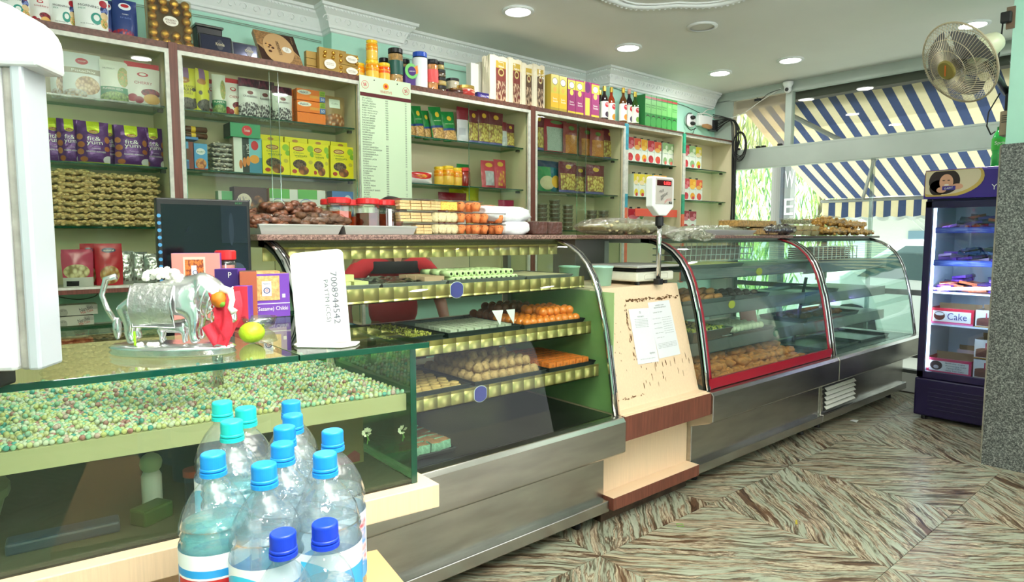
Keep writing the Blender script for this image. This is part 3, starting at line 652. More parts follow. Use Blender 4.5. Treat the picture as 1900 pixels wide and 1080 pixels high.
    MB().box(0, 2.60, .54, w_, 2.66, .60).build('back_rail', ALU, t); MB().box(0, 2.24, 1.31, w_, 2.66, 1.335).build('top_plate', ALU if not foil_ else mat('olive plate', (98, 96, 58), .5), t)
    if foil_:
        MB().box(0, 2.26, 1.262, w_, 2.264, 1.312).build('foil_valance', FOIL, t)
    for k, (z0, z1, y) in enumerate(shelves):
        MB().box(.03, y, z1-.012, w_-.03, 2.6, z1-.004).build('tray_shelf', DULLSTEEL, t)
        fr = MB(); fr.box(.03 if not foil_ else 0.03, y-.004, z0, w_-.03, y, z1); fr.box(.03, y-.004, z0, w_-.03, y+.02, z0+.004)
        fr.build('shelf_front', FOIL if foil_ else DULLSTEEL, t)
    if vent:
        a, z0, z1 = vent
        MB().box(a-.03, 1.932, z0-.03, a+.58, 1.941, z1+.03).build('vent_panel', STEEL, t, bevel=.002)
        MB().box(a, 1.930, z0, a+.5, 1.9335, z1).build('vent_opening', BLACK, t)
        for i in range(5):
            z = z0+.012+i*(z1-z0-.02)/4.6
            MB().prism([(1.915, z), (1.934, z+.022), (1.934, z+.026), (1.912, z+.004)], a+.01, a+.49, 'x').build('louvre', mat('pale louvre', (226, 224, 214), .4), t)
    return t
S1 = ((1.110, 1.165, 2.054), (.903, .960, 2.008), (.711, .768, 1.958))
case('sweet_case', 'curved glass sweet case with gold foil shelf fronts', .78, 2.205, foil_=True, shelves=S1)
S2 = ((1.105, 1.167, 2.05), (.892, .968, 2.05), (.678, .752, 2.05))
case('snack_case', 'curved glass snack case with a red border', 2.90, 4.40, red=True, shelves=S2, pane=clear('hazy teal glass', (226, 242, 234), .06, .03, milky=.04, mcol=(190, 225, 220)))
S3 = ((1.085, 1.165, 2.1), (.858, .93, 2.1), (.652, .73, 2.1))
case('far_case', 'curved glass case at the window end with a louvred vent', 4.41, 5.96, shelves=S3, pane=clear('pale teal glass', (224, 243, 236), .06, .03, milky=.05, mcol=(190, 230, 220)), vent=(.05, .14, .31))
SLAB = mat('brown granite slab', (120, 86, 78), .35); granite(SLAB, (52, 34, 30), (128, 94, 84), (186, 152, 140), 140)
def slab(label, x0, x1, z=1.355):
    return tag(MB().box(x0, 2.19, z-.02, x1, 2.72, z).build('granite_slab', SLAB, bevel=.003), label, 'slab')
slab('speckled brown granite slab on top of the gold foil sweet case', .74, 2.27)
slab('brown granite slab on top of the red bordered case', 2.50, 4.47)
tag(MB().box(4.475, 2.19, 1.335, 6.02, 2.72, 1.352).build('dark_slab', mat('dark brown board', (60, 44, 42), .4), bevel=.003), 'thin dark slab on top of the window end case', 'slab')
# ================================================================== PEDESTAL between the cases
def pedestal():
    t = thing('weighing_pedestal', 'beige laminate pedestal with red brown wood bands between the cases', 'pedestal', (2.215, 0, 0)); w_ = .685
    MB().prism([(1.90, .545), (2.05, 1.10), (2.70, 1.10), (2.70, .10), (1.965, .10), (1.965, .38), (1.85, .43), (1.85, .545)], 0, w_, 'x').build('body', BEIGE, t, bevel=.003)
    MB().box(-.004, 1.9, .54, 0, 2.65, 1.095).build('green_side', GREENP, t)
    MB().box(0, 1.825, .425, w_, 1.85, .54, 0, top=1).build('wood_band', [WOODR, BEIGE], t, bevel=.002)
    MB().box(-.004, 1.885, .082, w_+.0, 1.965, .142, 0, top=1).build('wood_band', [WOODR, BEIGE], t, bevel=.002)
    MB().box(0, 1.965, 0, w_, 2.65, .085).build('dirty_plinth', mat('dirty dark plinth', (74, 56, 40), .8, var=.4, vscale=15), t)
    # glue stains: thin irregular peeled patches around the notices
    DB = mat('old brown glue', (116, 82, 50), .8, var=.4, vscale=90); b = MB()
    nz = Vector((0, -(1.10-.545), (2.05-1.90))).normalized()
    def on(x, s): return Vector((x, 1.90+.15*s, .545+.555*s))+nz*.0012
    random.seed(5)
    def patch(x, s, wx, hs):
        q = len(b.v); k = 9
        for i in range(k):
            a = 2*PI*i/k; r = random.uniform(.45, 1); b.v.append(tuple(on(x+wx*r*math.cos(a), s+hs*r*math.sin(a))))
        b.face(list(range(q, q+k)))
    for i in range(60): patch(.24+random.random()*.43, .875+.004*random.gauss(0, 2), random.uniform(.004, .02), random.uniform(.004, .014))
    for i in range(34): patch(.225+random.gauss(0, .006), .35+random.random()*.5, random.uniform(.002, .006), random.uniform(.01, .03))
    for i in range(26): patch(.25+random.random()*.4, .13+.2*random.random(), random.uniform(.002, .005), random.uniform(.01, .05))
    for i in range(22): patch(.04+random.random()*.2, .07+.015*random.random(), random.uniform(.003, .01), random.uniform(.004, .008))
    for i in range(20): patch(.02+random.random()*.15, .2+.7*random.random(), random.uniform(.001, .004), random.uniform(.004, .012))
    o = b.build('glue_stain', DB, t); o['kind'] = 'stuff'
    # notices
    PAP = mat('paper notice', (228, 230, 234), .35); INK = (96, 98, 104)
    slope = math.atan2(.15, .555)
    def notice(label, x0, x1, s0, s1, turn, lines):
        n = thing('paper_notice', label, 'notice', tuple(Vector((2.215, 0, 0))+on((x0+x1)/2, s0)+nz*.0015), 0, None, (-slope, turn, 0)); ww = (x1-x0); hh = (s1-s0)*math.hypot(.15, .555)
        MB().box(-ww/2, 0, 0, ww/2, .0008, hh).build('sheet', PAP, n); letters(n, [(s, x*ww, z*hh, h, INK, w2*ww) for s, x, z, h, w2 in lines], eps=.0006)
    notice('left white paper notice taped to the slanted beige panel', .235, .40, .325, .80, .03,
        [('O', 0, .93, .012, .07), ('FOOD SAFETY', 0, .85, .006, .3)]+[('this is to certify that the licence holder', .0, .8-.028*i, .0045, .62) for i in range(6)]+[('signature', .25, .17, .012, .25), ('issued under the act of the authority and the rules', 0, .08, .0045, .7)])
    notice('right paper notice with a form table on the slanted beige panel', .405, .585, .345, .845, -.015,
        [('GOVERNMENT OF INDIA', 0, .93, .006, .4), ('REGISTRATION CERTIFICATE', 0, .89, .006, .55), ('Licence No 2201', -.15, .81, .006, .4)]+[(('name of the premises', 'address of the holder', 'kind of business', 'date of issue', 'valid up to')[i], -.25, .7-.085*i, .005, .35) for i in range(5)]+[('shop and road, ward no', .2, .7-.04*i, .005, .42) for i in range(8)]+[('conditions of licence apply to the holder at all times', 0, .25-.025*i, .0045, .85) for i in range(4)])
pedestal()

# ================================================================== NEAR GLASS COUNTER
NC = dict(z=1.13)
def near_counter():
    # footprint: front edge runs (-.62,1.275)-(.72,1.12); right edge X~.735; back Y 1.86
    t = thing('glass_counter', 'near green edged glass counter holding a bed of pearly beads', 'counter', (0, 0, 0))
    A, B, C_, D = (-.62, 1.275), (.725, 1.122), (.745, 1.86), (-.62, 1.95)
    def poly(ins=0, x0=None, x1=None):
        a, b_, c, d = Vector(A), Vector(B), Vector(C_), Vector(D)
        lx = lambda p, q, x: p+(q-p)*((x-p.x)/(q.x-p.x))
        f0 = lx(a, b_, x0 if x0 is not None else A[0]+ins); f1 = lx(a, b_, x1 if x1 is not None else B[0]-ins)
        g0 = lx(d, c, f0.x); g1 = lx(d, c, f1.x+(.02 if x1 is None else .005))
        return [(f0.x, f0.y+ins), (f1.x, f1.y+ins), (g1.x, g1.y-ins), (g0.x, g0.y-ins)]
    def top(x0, x1):
        p = poly(0, x0, x1); b = MB(); b.prism(p, 1.118, 1.13, 'z')
        b.m = [1]*4+[0, 0]; b.drop(4); b.build('top_pane', [clear('counter top glass', (214, 230, 214), .10, .01), GEDGE], t, bevel=.0015)
    top(-.62, .458); top(.46, None)
    # upright panes
    fr = poly(.02); 
    def wall(p, q, z0, z1, m, nm, th=.01):
        p, q = Vector(p), Vector(q); d = (q-p).normalized(); n = Vector((-d.y, d.x))*th
        b = MB(); b.prism([tuple(p), tuple(q), tuple(q+n), tuple(p+n)], z0, z1, 'z'); b.m = [0, 1, 0, 1, 1, 1] if len(m) > 1 else [0]*6
        if len(m) > 1: b.drop(2)
        return b.build(nm, m, t)
    G2 = [clear('dim counter glass', (214, 224, 206), .05, .02, milky=.05, mcol=(150, 170, 140)), GEDGE]
    wall(fr[0], (fr[1][0]-.0, fr[1][1]), .826, 1.118, G2, 'front_pane')
    wall(fr[1], fr[2], .826, 1.118, [clear('side counter glass', (60, 120, 92), .12, .02), GEDGE], 'side_pane', .014)
    wall((fr[0][0], fr[3][1]-.1), (.66, fr[2][1]-.10), .82, 1.10, [BEIGE], 'back_board', .012)
    # bead tray: beige band and board
    tz = 1.018; p = poly(.035); MB().prism(p, tz-.035, tz, 'z').build('bead_tray', mat('beige felt board', (214, 208, 176), .7), t)
    for x, y in ((.40, 1.46), (.66, 1.46), (.0, 1.5)): MB().lathe([(.011, 0), (.011, .1)], 14, (x, y, tz)).build('glass_support', CHROME, t, True)
    # wooden base
    q = poly(-.012); MB().prism([q[0], q[1], (q[2][0]-.01, q[2][1]), q[3]], .775, .826, 'z').build('laminate_lip', BEIGE, t, bevel=.002)
    r = poly(.1); MB().prism([r[0], (.60, r[1][1]+.06), (.60, r[2][1]), r[3]], 0, .775, 'z').build('laminate_base', BEIGE, t)
    MB().prism([(.605, 1.30), (.619, 1.30), (.619, 1.80), (.605, 1.80)], 0, .775, 'z').build('green_glass_edge', GEDGE, t)
    MB().prism(poly(.03), .826, .832, 'z').build('inner_floor', mat('dusty floor board', (70, 74, 60), .8), t)
    # beads: the nearest 300 one by one, the rest as one heap
    cols = [mat('pearl %s' % n, c, .18, coat=.6) for n, c in (('cream', (236, 236, 190)), ('white', (240, 242, 234)), ('mint', (176, 226, 206)), ('pink', (238, 196, 206)), ('teal', (96, 184, 190)), ('gold', (230, 224, 160)), ('rose', (212, 140, 148)))]
    r_ = .0047; proto = [MB().ball((0, 0, 0), r_, 8, 6).mesh('bead', c) for c in cols]
    for me in proto: me.polygons.foreach_set('use_smooth', [True]*len(me.polygons))
    random.seed(11); heap = MB(); wt = [0, 0, 0, 1, 1, 1, 2, 2, 3, 5, 5, 4, 6]; n1 = 0
    fa, fb = Vector(p[0]), Vector(p[1]); st_ = .0098
    for j in range(62):
        for i in range(int(1.28/st_)):
            x = p[1][0]-.006-i*st_-(j % 2)*st_/2; 
            yf = fa.y+(fb.y-fa.y)*((x-fa.x)/(fb.x-fa.x))+.006; y = yf+j*st_*.88
            if x < -.35 or y > 1.80: continue
            near = j <= 2 and x > -.15
            if not near and random.random() < .06+.25*(noise.noise(Vector((x*9, y*9, 0))) > .35): continue
            k = random.choice(wt); x += random.uniform(-.0015, .0015); y += random.uniform(-.001, .001); z = tz+r_+(random.random() < .12)*.006*(not near)
            if near and n1 < 300:
                o = link('bead', proto[k], None, (x, y, z)); n1 += 1
                tag(o, 'pearly bead in the front rows of the bead bed under the counter glass', 'bead', 'front beads of the bead bed')
            else: heap.ball((x, y, z), r_, 6, 4, k)
    o = heap.build('bead_bed', cols, None, True); tag(o, 'bed of small pearly beads spread under the counter glass', 'beads', kind='stuff')
    # two jasmine sprigs hanging inside the glass
    FL = mat('jasmine petal', (240, 244, 226), .6); GS = mat('flower stalk', (90, 150, 60), .6)
    for k, (px, py) in enumerate(((680, 805), (746, 800))):
        c = at(px, py, Y=1.165); f = thing('jasmine_sprig', ('white jasmine sprig behind the glass, left one of the pair', 'white jasmine sprig behind the glass near its end, right one of the pair')[k], 'flower', tuple(c), 0, 'jasmine sprigs behind the counter glass')
        b = MB(); random.seed(k)
        for i in range(11):
            a = 2*PI*i/11+random.random(); tx, tz_ = math.cos(a)*.012, math.sin(a)*.010+.004; q_ = len(b.v)
            b.v += [(tx*.2, 0, tz_*.2), (tx*.7-tz_*.3, -.003, tz_*.7+tx*.3), (tx, -.002, tz_), (tx*.7+tz_*.3, .001, tz_*.7-tx*.3)]; b.face([q_, q_+1, q_+2, q_+3])
        b.build('petals', FL, f); MB().tube([(0, 0, 0), (.003, 0, -.012), (.001, 0, -.022)], .0012, 4).build('stalk', GS, f); MB().tube([(.002, 0, -.004), (.006, 0, -.016)], .001, 4).build('stalk', GS, f)
    # things stored in the dim lower space
    def st(n, lb, ct, mb, m, loc, rz=0, **k): return tag(mb.build(n, m, None, loc=loc, rot=(0, 0, rz), **k), lb, ct)
    CB = mat('kraft cardboard', (160, 136, 96), .8, var=.06, vscale=6)
    bx = thing('cardboard_box', 'brown cardboard box with a pink stain inside the counter end', 'box', (.57, 1.42, .832)); MB().box(-.1, -.1, 0, .1, .1, .12).build('carton', CB, bx)
    MB().grid(lambda u, v: (-.09+.18*u, -.101, .004+.035*v*(.5+.5*noise.noise(Vector((u*6, 0, 1))))), 14, 2).build('pink_stain', mat('pink stain', (180, 80, 90), .8), bx)
    st('storage_tub', 'pale green lidded tub in the dim counter space at left', 'tub', MB().lathe([(.09, 0), (.11, .07), (.115, .07), (.115, .085), (.1, .09)], 20), mat('pale green tub', (170, 190, 150), .4), (-.08, 1.42, .832))
    gb = thing('small_jar', 'small white jar with a rounded cap inside the glass counter', 'jar', (.245, 1.36, .832)); MB().lathe([(.016, 0), (.018, .01), (.018, .06), (.013, .07)], 14).build('body', WHITE, gb, True); MB().ball((0, 0, .085), .02, 12, 8).build('cap', mat('pale cap', (190, 205, 170), .5), gb, True)
    st('blue_packet', 'blue packet lying low inside the counter', 'packet', MB().box(-.08, -.02, 0, .08, .02, .02), mat('blue packet', (44, 66, 92), .4), (.1, 1.30, .832), -.1, bevel=.004)
    st('green_packet', 'green packet lying beside the blue packet inside the counter', 'packet', MB().box(-.03, -.02, 0, .03, .02, .03), mat('green packet', (56, 84, 44), .4), (.23, 1.29, .832), .5, bevel=.004)
    rc = thing('red_lid_tin', 'dark blue tin with a red lid inside the counter behind the bottles', 'tin', (.315, 1.34, .832)); MB().lathe([(.018, 0), (.018, .05)], 14).build('body', mat('dark blue tin', (40, 50, 70), .4), rc); MB().lathe([(.02, .05), (.02, .062)], 14).build('lid', mat('dull red lid', (170, 70, 50), .4), rc)
    st('paper_stack', 'pale stack of papers inside the counter at far left', 'papers', MB().box(-.09, -.06, 0, .09, .06, .05), mat('greenish papers', (160, 165, 130), .7), (-.22, 1.36, .832), .1)
near_counter()
# ================================================================== PACKS ON THE SHELVES
YI = 3.80            # front of the goods
def pouch_mesh(w_, h, d, front, back, stand=True, seed=0, cr=.004):
    def th(u, v):
        e = max(0, 1-abs(2*u-1)**3)
        if stand: pv = max(0, min(1, (1-v)*1.5))**.6*min(1, .55+v*4)
        else: pv = max(0, 1-abs(2*v-1)**4)
        if v > .93: pv = 0.02
        return d/2*e*pv
    def nz(u, v): return cr*noise.noise(Vector((u*4+seed*7, v*5, seed)))*(0 if v > .95 else 1)
    def f(s):
        def g(u, v):
            x = (u-.5)*w_*(1+.03*math.sin(v*5+seed)*(v < .9)); return (x, s*th(u, v)*-1+(nz(u, v) if s > 0 else 0)+d/2-0, v*h)
        return g
    b = MB(); b.grid(f(1), 12, 14, 0); b.grid(lambda u, v: f(-1)(1-u, v), 12, 14, 1)
    bend = lambda x, z: f(1)(min(1, max(0, x/w_+.5)), min(1, max(0, z/h)))[1]-.0006
    return b.mesh('pouch', [front, back], True), bend
PROTO = {}
def pouch(key, label, cat, x0, x1, ytop, zs, frontm, lets=(), group=None, d=.05, stand=True, back=None, Y=YI, rz=0, tilt=0, name='snack_pouch', roll=0, xc=None):
    """x0,x1,ytop: where its edges appear in the photograph (pixels); zs: shelf height"""
    a, c = at(x0, 200, Y=Y).x, at(x1, 200, Y=Y).x; w_ = (c-a)/max(.5, math.cos(rz)); h = at((x0+x1)/2, ytop, Y=Y).z-zs
    me, bend = pouch_mesh(w_, h, d, frontm, back or frontm, stand, len(PROTO) % 7)
    o = link(name, me, None, ((a+c)/2, Y, zs), (-tilt, roll, rz), smooth=True); PROTO[key] = o
    tag(o, label, cat, group)
    if lets: letters(o, [(s, x*w_, z*h, hh*h, col, ww*w_)+tuple(r) for s, x, z, hh, col, ww, *r in lets], bend)
    return o
def carton(label, x0, x1, ytop, zs, mats, lets=(), group=None, d=.06, Y=YI, rz=0, cat='box', name='carton', h=None, zb=None, roll=0, tilt=0):
    a, c = at(x0, 200, Y=Y).x, at(x1, 200, Y=Y).x; w_ = (c-a)-.002; h = h or at((x0+x1)/2, ytop, Y=Y).z-zs
    t = thing(name, label, cat, ((a+c)/2, Y, zs), rz, group, (-tilt, roll, rz))
    MB().box(-w_/2, 0, 0, w_/2, d, h, 0, front=0, side=1 if len(mats) > 1 else 0, top=min(2, len(mats)-1)).build('body', list(mats), t, bevel=.0012, bseg=1)
    if lets: letters(t, [(s, x*w_, z*h, hh*h, col, ww*w_)+tuple(r) for s, x, z, hh, col, ww, *r in lets])
    return t
W_ = (246, 246, 240); K_ = (40, 40, 44)
NUTS = ((150, 96, 50), (206, 160, 100), (90, 54, 30))
m_morn = art('print morning mix', (232, 236, 232), [('r', 0, 0, 1, .06, (40, 140, 110)), ('r', 0, .9, 1, 1, (50, 140, 120)), ('e', .62, .36, .17, .15, (58, 150, 135)), ('e', .62, .38, .09, .08, (232, 236, 232)), ('t', .86, .62, .12, .12, (60, 80, 150), (130, 150, 210), (30, 40, 90), 14), ('e', .84, .78, .12, .09, (170, 36, 50)), ('e', .86, .46, .12, .1, (222, 198, 150)), ('t', .86, .28, .12, .12, *((200, 120, 60), (226, 190, 120), (120, 140, 60)), 10)], .35)
m_cher = art('print cherry', (234, 232, 228), [('r', 0, .88, 1, 1, (206, 56, 66)), ('t', .72, .30, .3, .1, (120, 20, 40), (150, 30, 50), (80, 10, 26), 16), ('e', .74, .16, .26, .12, (226, 176, 96)), ('e', .18, .16, .14, .09, (170, 24, 50)), ('e', .36, .12, .13, .08, (150, 20, 44)), ('e', .5, .72, .16, .05, (190, 50, 60)), ('e', .5, .725, .1, .03, (234, 232, 228))], .35)
m_pist = art('print pistachio', (214, 222, 222), [('r', 0, .55, 1, .67, (150, 148, 124)), ('e', .5, .82, .17, .07, (190, 50, 60)), ('t', .62, .3, .32, .2, (222, 200, 166), (200, 170, 128), (140, 110, 76), 14), ('t', .3, .1, .3, .1, (222, 200, 166), (190, 190, 190), (150, 130, 100), 14)], .25)
m_pump = art('print pumpkin seeds', (226, 230, 220), [('r', 0, .02, 1, .36, (40, 128, 84)), ('t', .5, .1, .5, .15, (170, 190, 120), (140, 170, 100), (90, 120, 60), 16), ('t', .78, .62, .2, .24, (170, 190, 120), (130, 160, 90), (200, 170, 110), 22)], .35)
m_blue = art('print blue berries', (40, 62, 120), [('e', .5, .82, .26, .09, (220, 226, 230)), ('e', .5, .84, .17, .045, (180, 40, 50)), ('t', .4, .16, .4, .09, (190, 40, 50), (150, 30, 44), (50, 50, 110), 12)], .35)
m_green = art('print green end pouch', (60, 110, 90), [('r', 0, .5, 1, .6, (220, 220, 200))], .4)
m_purp = art('print purple almonds', (96, 46, 122), [('r', .3, .78, .7, 1, (196, 214, 40)), ('e', .5, .78, .2, .07, (196, 214, 40)), ('e', .5, .755, .15, .035, (170, 110, 40)), ('e', .08, .62, .09, .07, (196, 122, 74)), ('e', .12, .44, .1, .07, (190, 112, 66)), ('e', .1, .27, .09, .07, (200, 126, 78)), ('e', .18, .1, .11, .06, (188, 110, 62)), ('e', .92, .58, .08, .08, (196, 122, 74)), ('e', .9, .36, .09, .06, (188, 110, 62)), ('e', .96, .1, .2, .1, (232, 232, 236)), ('r', 0, 0, 1, .035, (190, 210, 50))], .28, bump=.3, metal=.25)
m_farm = art('print yellow raisins', (206, 206, 40), [('r', .2, .74, .62, 1, (140, 106, 150)), ('e', .36, .7, .28, .07, (176, 120, 50)), ('t', .5, .16, .48, .14, (70, 70, 64), (96, 94, 84), (40, 40, 38), 14), ('e', .2, .44, .1, .05, (60, 56, 44)), ('e', .82, .5, .1, .04, (60, 56, 44)), ('r', .78, .2, .9, .3, (60, 56, 44))], .35)
m_cran = art('print cranberry', (226, 228, 228), [('s', 0, .78, 1, 1, (120, 40, 70), (96, 30, 60), (50, 20, 40), 9), ('t', .5, .16, .6, .24, (28, 24, 30), (60, 56, 62), (222, 222, 222), 16), ('e', .5, .64, .14, .05, (120, 60, 60))], .35)
m_rsn = art('print cello almonds', (150, 126, 84), [('r', .25, .62, .75, .9, (220, 232, 222)), ('t', .5, .2, .5, .24, (206, 190, 160), (176, 110, 60), (120, 80, 44), 8)], .3)
m_kernel = art('clear packed nuts', (196, 176, 130), [('s', 0, 0, 1, 1, (214, 196, 150), (190, 168, 118), (120, 98, 60), 13)], .25)
# pouch lettering
def P_morning(): return [('MORNING', -.08, .66, .06, K_, .6), ('MIX', -.28, .58, .045, (90, 150, 130), .2), ('THE POWER OF', -.1, .2, .025, (80, 90, 90), .5)]
# --- top ledge, above the left cabinet
zt = ZT+.002
pouch('g', 'dark green pouch cut by the left edge on the top ledge', 'pouch', -22, 9, -30, zt, m_green, d=.06)
pouch('m1', 'white dried fruit mix pouch, leftmost on the top ledge', 'pouch', 9, 68, -22, zt, m_morn, P_morning(), 'dried fruit mix pouches on the top ledge', d=.06)
pouch('c1', 'white cherry pouch standing between two mix pouches on the top ledge', 'pouch', 67, 106, -14, zt, m_cher, [('CHERRY', .05, .58, .05, (170, 40, 50), .7)], d=.06)
pouch('m2', 'white dried fruit mix pouch right of the ledge cherry pouch', 'pouch', 104, 152, -10, zt, m_morn, P_morning(), 'dried fruit mix pouches on the top ledge', d=.05)
pouch('m3', 'white dried fruit mix pouch in front of the navy pouches', 'pouch', 149, 212, -13, zt, m_morn, P_morning(), 'dried fruit mix pouches on the top ledge', d=.07, Y=3.77)
pouch('b1', 'navy berry pouch half hidden behind the mix pouch', 'pouch', 200, 222, 0, zt, m_blue, (), 'navy berry pouches on the top ledge', Y=3.83)
pouch('b2', 'navy berry pouch showing red strawberries on the top ledge', 'pouch', 219, 264, -1, zt, m_blue, [('HAPPY', .0, .62, .03, W_, .25), ('trails', .0, .54, .045, (110, 130, 190), .45)], 'navy berry pouches on the top ledge', d=.06)
# --- cabinet A
for i, (x0, x1, yt, lb) in enumerate(((98, 128, 96, 'rear'), (121, 192, 98, 'front'))):
    pouch('p%d' % i, 'clear and grey pistachio pouch, %s one of the pair' % lb, 'pouch', x0, x1, yt, ZS[2], m_pist, [('Pistachio', .03, .61, .06, W_, .62), ('ANOOP', 0, .82, .03, W_, .2)], 'pistachio pouches', d=.05, Y=3.86-.05*i)
pouch('ps', 'white and green pumpkin seed pouch in the left cabinet', 'pouch', 190, 244, 112, ZS[2], m_pump, [('NUTRALY', -.2, .8, .035, (90, 110, 90), .4), ('PUMPKIN SEEDS', -.1, .31, .045, W_, .66)], 'pumpkin seed pouches')
pouch('ca', 'white cherry pouch with red top in the left cabinet', 'pouch', 236, 300, 116, ZS[2], m_cher, [('CHERRY', .0, .52, .065, (170, 40, 50), .52)], 'cherry pouches in the cabinets')
fy = [('fit&', .0, .59, .1, W_, .42), ('yum', .02, .47, .1, W_, .5), ('California', .05, .36, .03, (220, 200, 230), .28), ('ROASTED ALMONDS', .05, .28, .035, W_, .6), ('Tulsi', 0, .755, .03, (240, 230, 200), .2)]
gfy = 'purple roasted almond pouches'
for i, (x0, x1, yt, Y, lb) in enumerate(((70, 122, 217, 3.84, 'leftmost of the purple row'), (104, 148, 219, 3.81, 'second of the purple row'), (189, 215, 229, 3.87, 'tucked behind between the two full fronts'), (141, 201, 224, 3.78, 'left one of the two full fronts'), (211, 272, 232, 3.78, 'right one of the two full fronts'), (262, 304, 236, 3.83, 'rightmost of the purple row by the wooden post'))):
    pouch('fy%d' % i, 'purple roasted almond pouch, '+lb, 'pouch', x0, x1, yt, ZS[1], m_purp, fy, gfy, d=.06, Y=Y)
# peanut bags: knobbly nuts in clear film, stacked flat
PNUT = mat('peanut kernels', (228, 198, 140), .55, var=.2, vscale=60); FILM = clear('crinkled film', (252, 250, 244), .05, .08, bump=.6, bscale=35)
def bag_mesh(w_, d, h, nut, r, seed, n=60, film=None):
    random.seed(seed); b = MB(); b.box(-w_*.42, -d*.40, -h*.22, w_*.42, d*.40, h*.2)
    for i in range(n):
        x = (random.random()-.5)*w_*.9; y = -d*.45+random.random()*d*.35 if i < n*.75 else (random.random()-.5)*d*.9
        e = math.sqrt(max(.1, 1-(2*x/w_)**4)); z = (random.random()-.5)*h*.8*e
        b.ball((x, y, z), r*random.uniform(.8, 1.2), 6, 4, 0, (1.3, .8, .8))
    f = MB()
    def g(u, v):
        a = v*2*PI; e = max(0, 1-abs(2*u-1)**5)**.5; k = 1+.08*noise.noise(Vector((u*5, math.cos(a)*2, math.sin(a)*2+seed)))
        return ((u-.5)*w_*1.06, math.cos(a)*d*.52*(.75+.25*e)*k, math.sin(a)*h*.56*max(.05, e)*k)
    f.grid(g, 10, 12); return b.mesh('contents', nut, True), f.mesh('film', film or FILM, True)
BAGS = [bag_mesh(.15, .12, .034, PNUT, .0075, s) for s in range(4)]
k = 0
for ci, (pxc, rows, lb) in enumerate(((88, 8, 'leftmost peanut stack by the white appliance'), (134, 9, 'second peanut stack from the left'), (176, 8, 'third peanut stack from the left'), (219, 8, 'fourth peanut stack from the left'), (262, 8, 'peanut stack nearest the wooden post'))):
    for r in range(rows):
        cm, fm = BAGS[(k*7+r) % 4]; x = at(pxc, 300, Y=3.88).x+random.uniform(-.008, .008); h = .0338 if rows < 9 else .0312
        t = thing('peanut_bag', '%s peanut bag from below in the %s' % (ORD[r], lb), 'bag', (x, 3.87, ZS[0]+.018+r*h), random.uniform(-.06, .06), 'clear peanut bags stacked in the left cabinet'); k += 1
        c = link('nuts', cm, t); link('film', fm, t); c['kind'] = 'stuff'
        if rows == 9: t.scale = (1, 1, .92)
# lower shelf: red pouches and silver pouches
m_red = art('print red nuts', (190, 40, 56), [('e', .5, .84, .26, .06, (40, 40, 90)), ('t', .5, .25, .36, .22, (206, 190, 150), (196, 150, 90), (150, 100, 60), 8)], .25)
m_red2 = art('print pink cashew', (190, 70, 100), [('t', .45, .4, .42, .2, (226, 216, 170), (210, 196, 150), (150, 130, 90), 8), ('r', 0, 0, 1, .25, (200, 200, 196)), ('r', .1, .02, .5, .16, (30, 30, 34))], .25)
m_silv = art('print silver', (170, 174, 172), [('s', .1, .1, .9, .75, (90, 70, 60), (160, 160, 156), (206, 210, 206), 7)], .2, bump=.5, metal=.6)
for i, (x0, x1, yt, m, lb, Y) in enumerate(((134, 166, 452, m_red, 'rear red nut pouch on the lower wood shelf', 3.86), (98, 158, 463, m_red2, 'pink cashew pouch at the left of the lower wood shelf', 3.79), (162, 214, 452, m_red, 'front red walnut pouch on the lower wood shelf', 3.80))):
    pouch('r%d' % i, lb, 'pouch', x0, x1, yt, ZLOW, m, [('natural', 0, .84, .045, W_, .36)] if m is m_red else (), d=.05, Y=Y)
for i, (x0, x1, yt) in enumerate(((206, 236, 466), (228, 262, 468), (255, 292, 471), (286, 318, 474))):
    pouch('s%d' % i, 'silver foil pouch, %s in the row on the lower wood shelf' % ORD[i], 'pouch', x0, x1, yt, ZLOW, m_silv, (), 'silver foil pouches on the lower shelf', d=.05, Y=3.82+.02*(i % 2))
# milk sweet boxes under it
m_box = art('print grey white box', (206, 202, 196), [('e', .12, .3, .12, .4, (170, 166, 160)), ('e', .9, .8, .2, .3, (176, 170, 166))], .4)
def milkbox(label, x0, x1, z, rz=0, Y=3.82):
    return carton(label, x0, x1, 0, z, [m_box, m_box], [('Nandini', .2, .6, .36, (44, 44, 60), .34, 16), ('Milk Cake', .22, .32, .26, (196, 60, 60), .32, 16), ('NET WT', -.36, .5, .14, (80, 80, 84), .14)], 'grey and white sweet boxes under the wood shelf', d=.1, h=.052, rz=rz, Y=Y)
for i in range(3): milkbox('%s of the stacked grey white sweet boxes under the wood shelf' % ('lowest', 'middle', 'topmost')[i], 84, (140, 153, 161)[i], .845+i*.056)
milkbox('tilted grey white sweet box leaning beside the stack', 141, 218, .85, -.12)
carton('dark grey box under the tilted sweet box', 148, 212, 0, .80, [mat('dark slate box', (60, 64, 72), .5)], [('authentic tradition', 0, .7, .2, (200, 200, 200), .5)], d=.1, h=.045)
carton('red flat box under the sweet box stack', 80, 150, 0, .80, [mat('red flat box', (190, 52, 46), .5)], d=.1, h=.04)
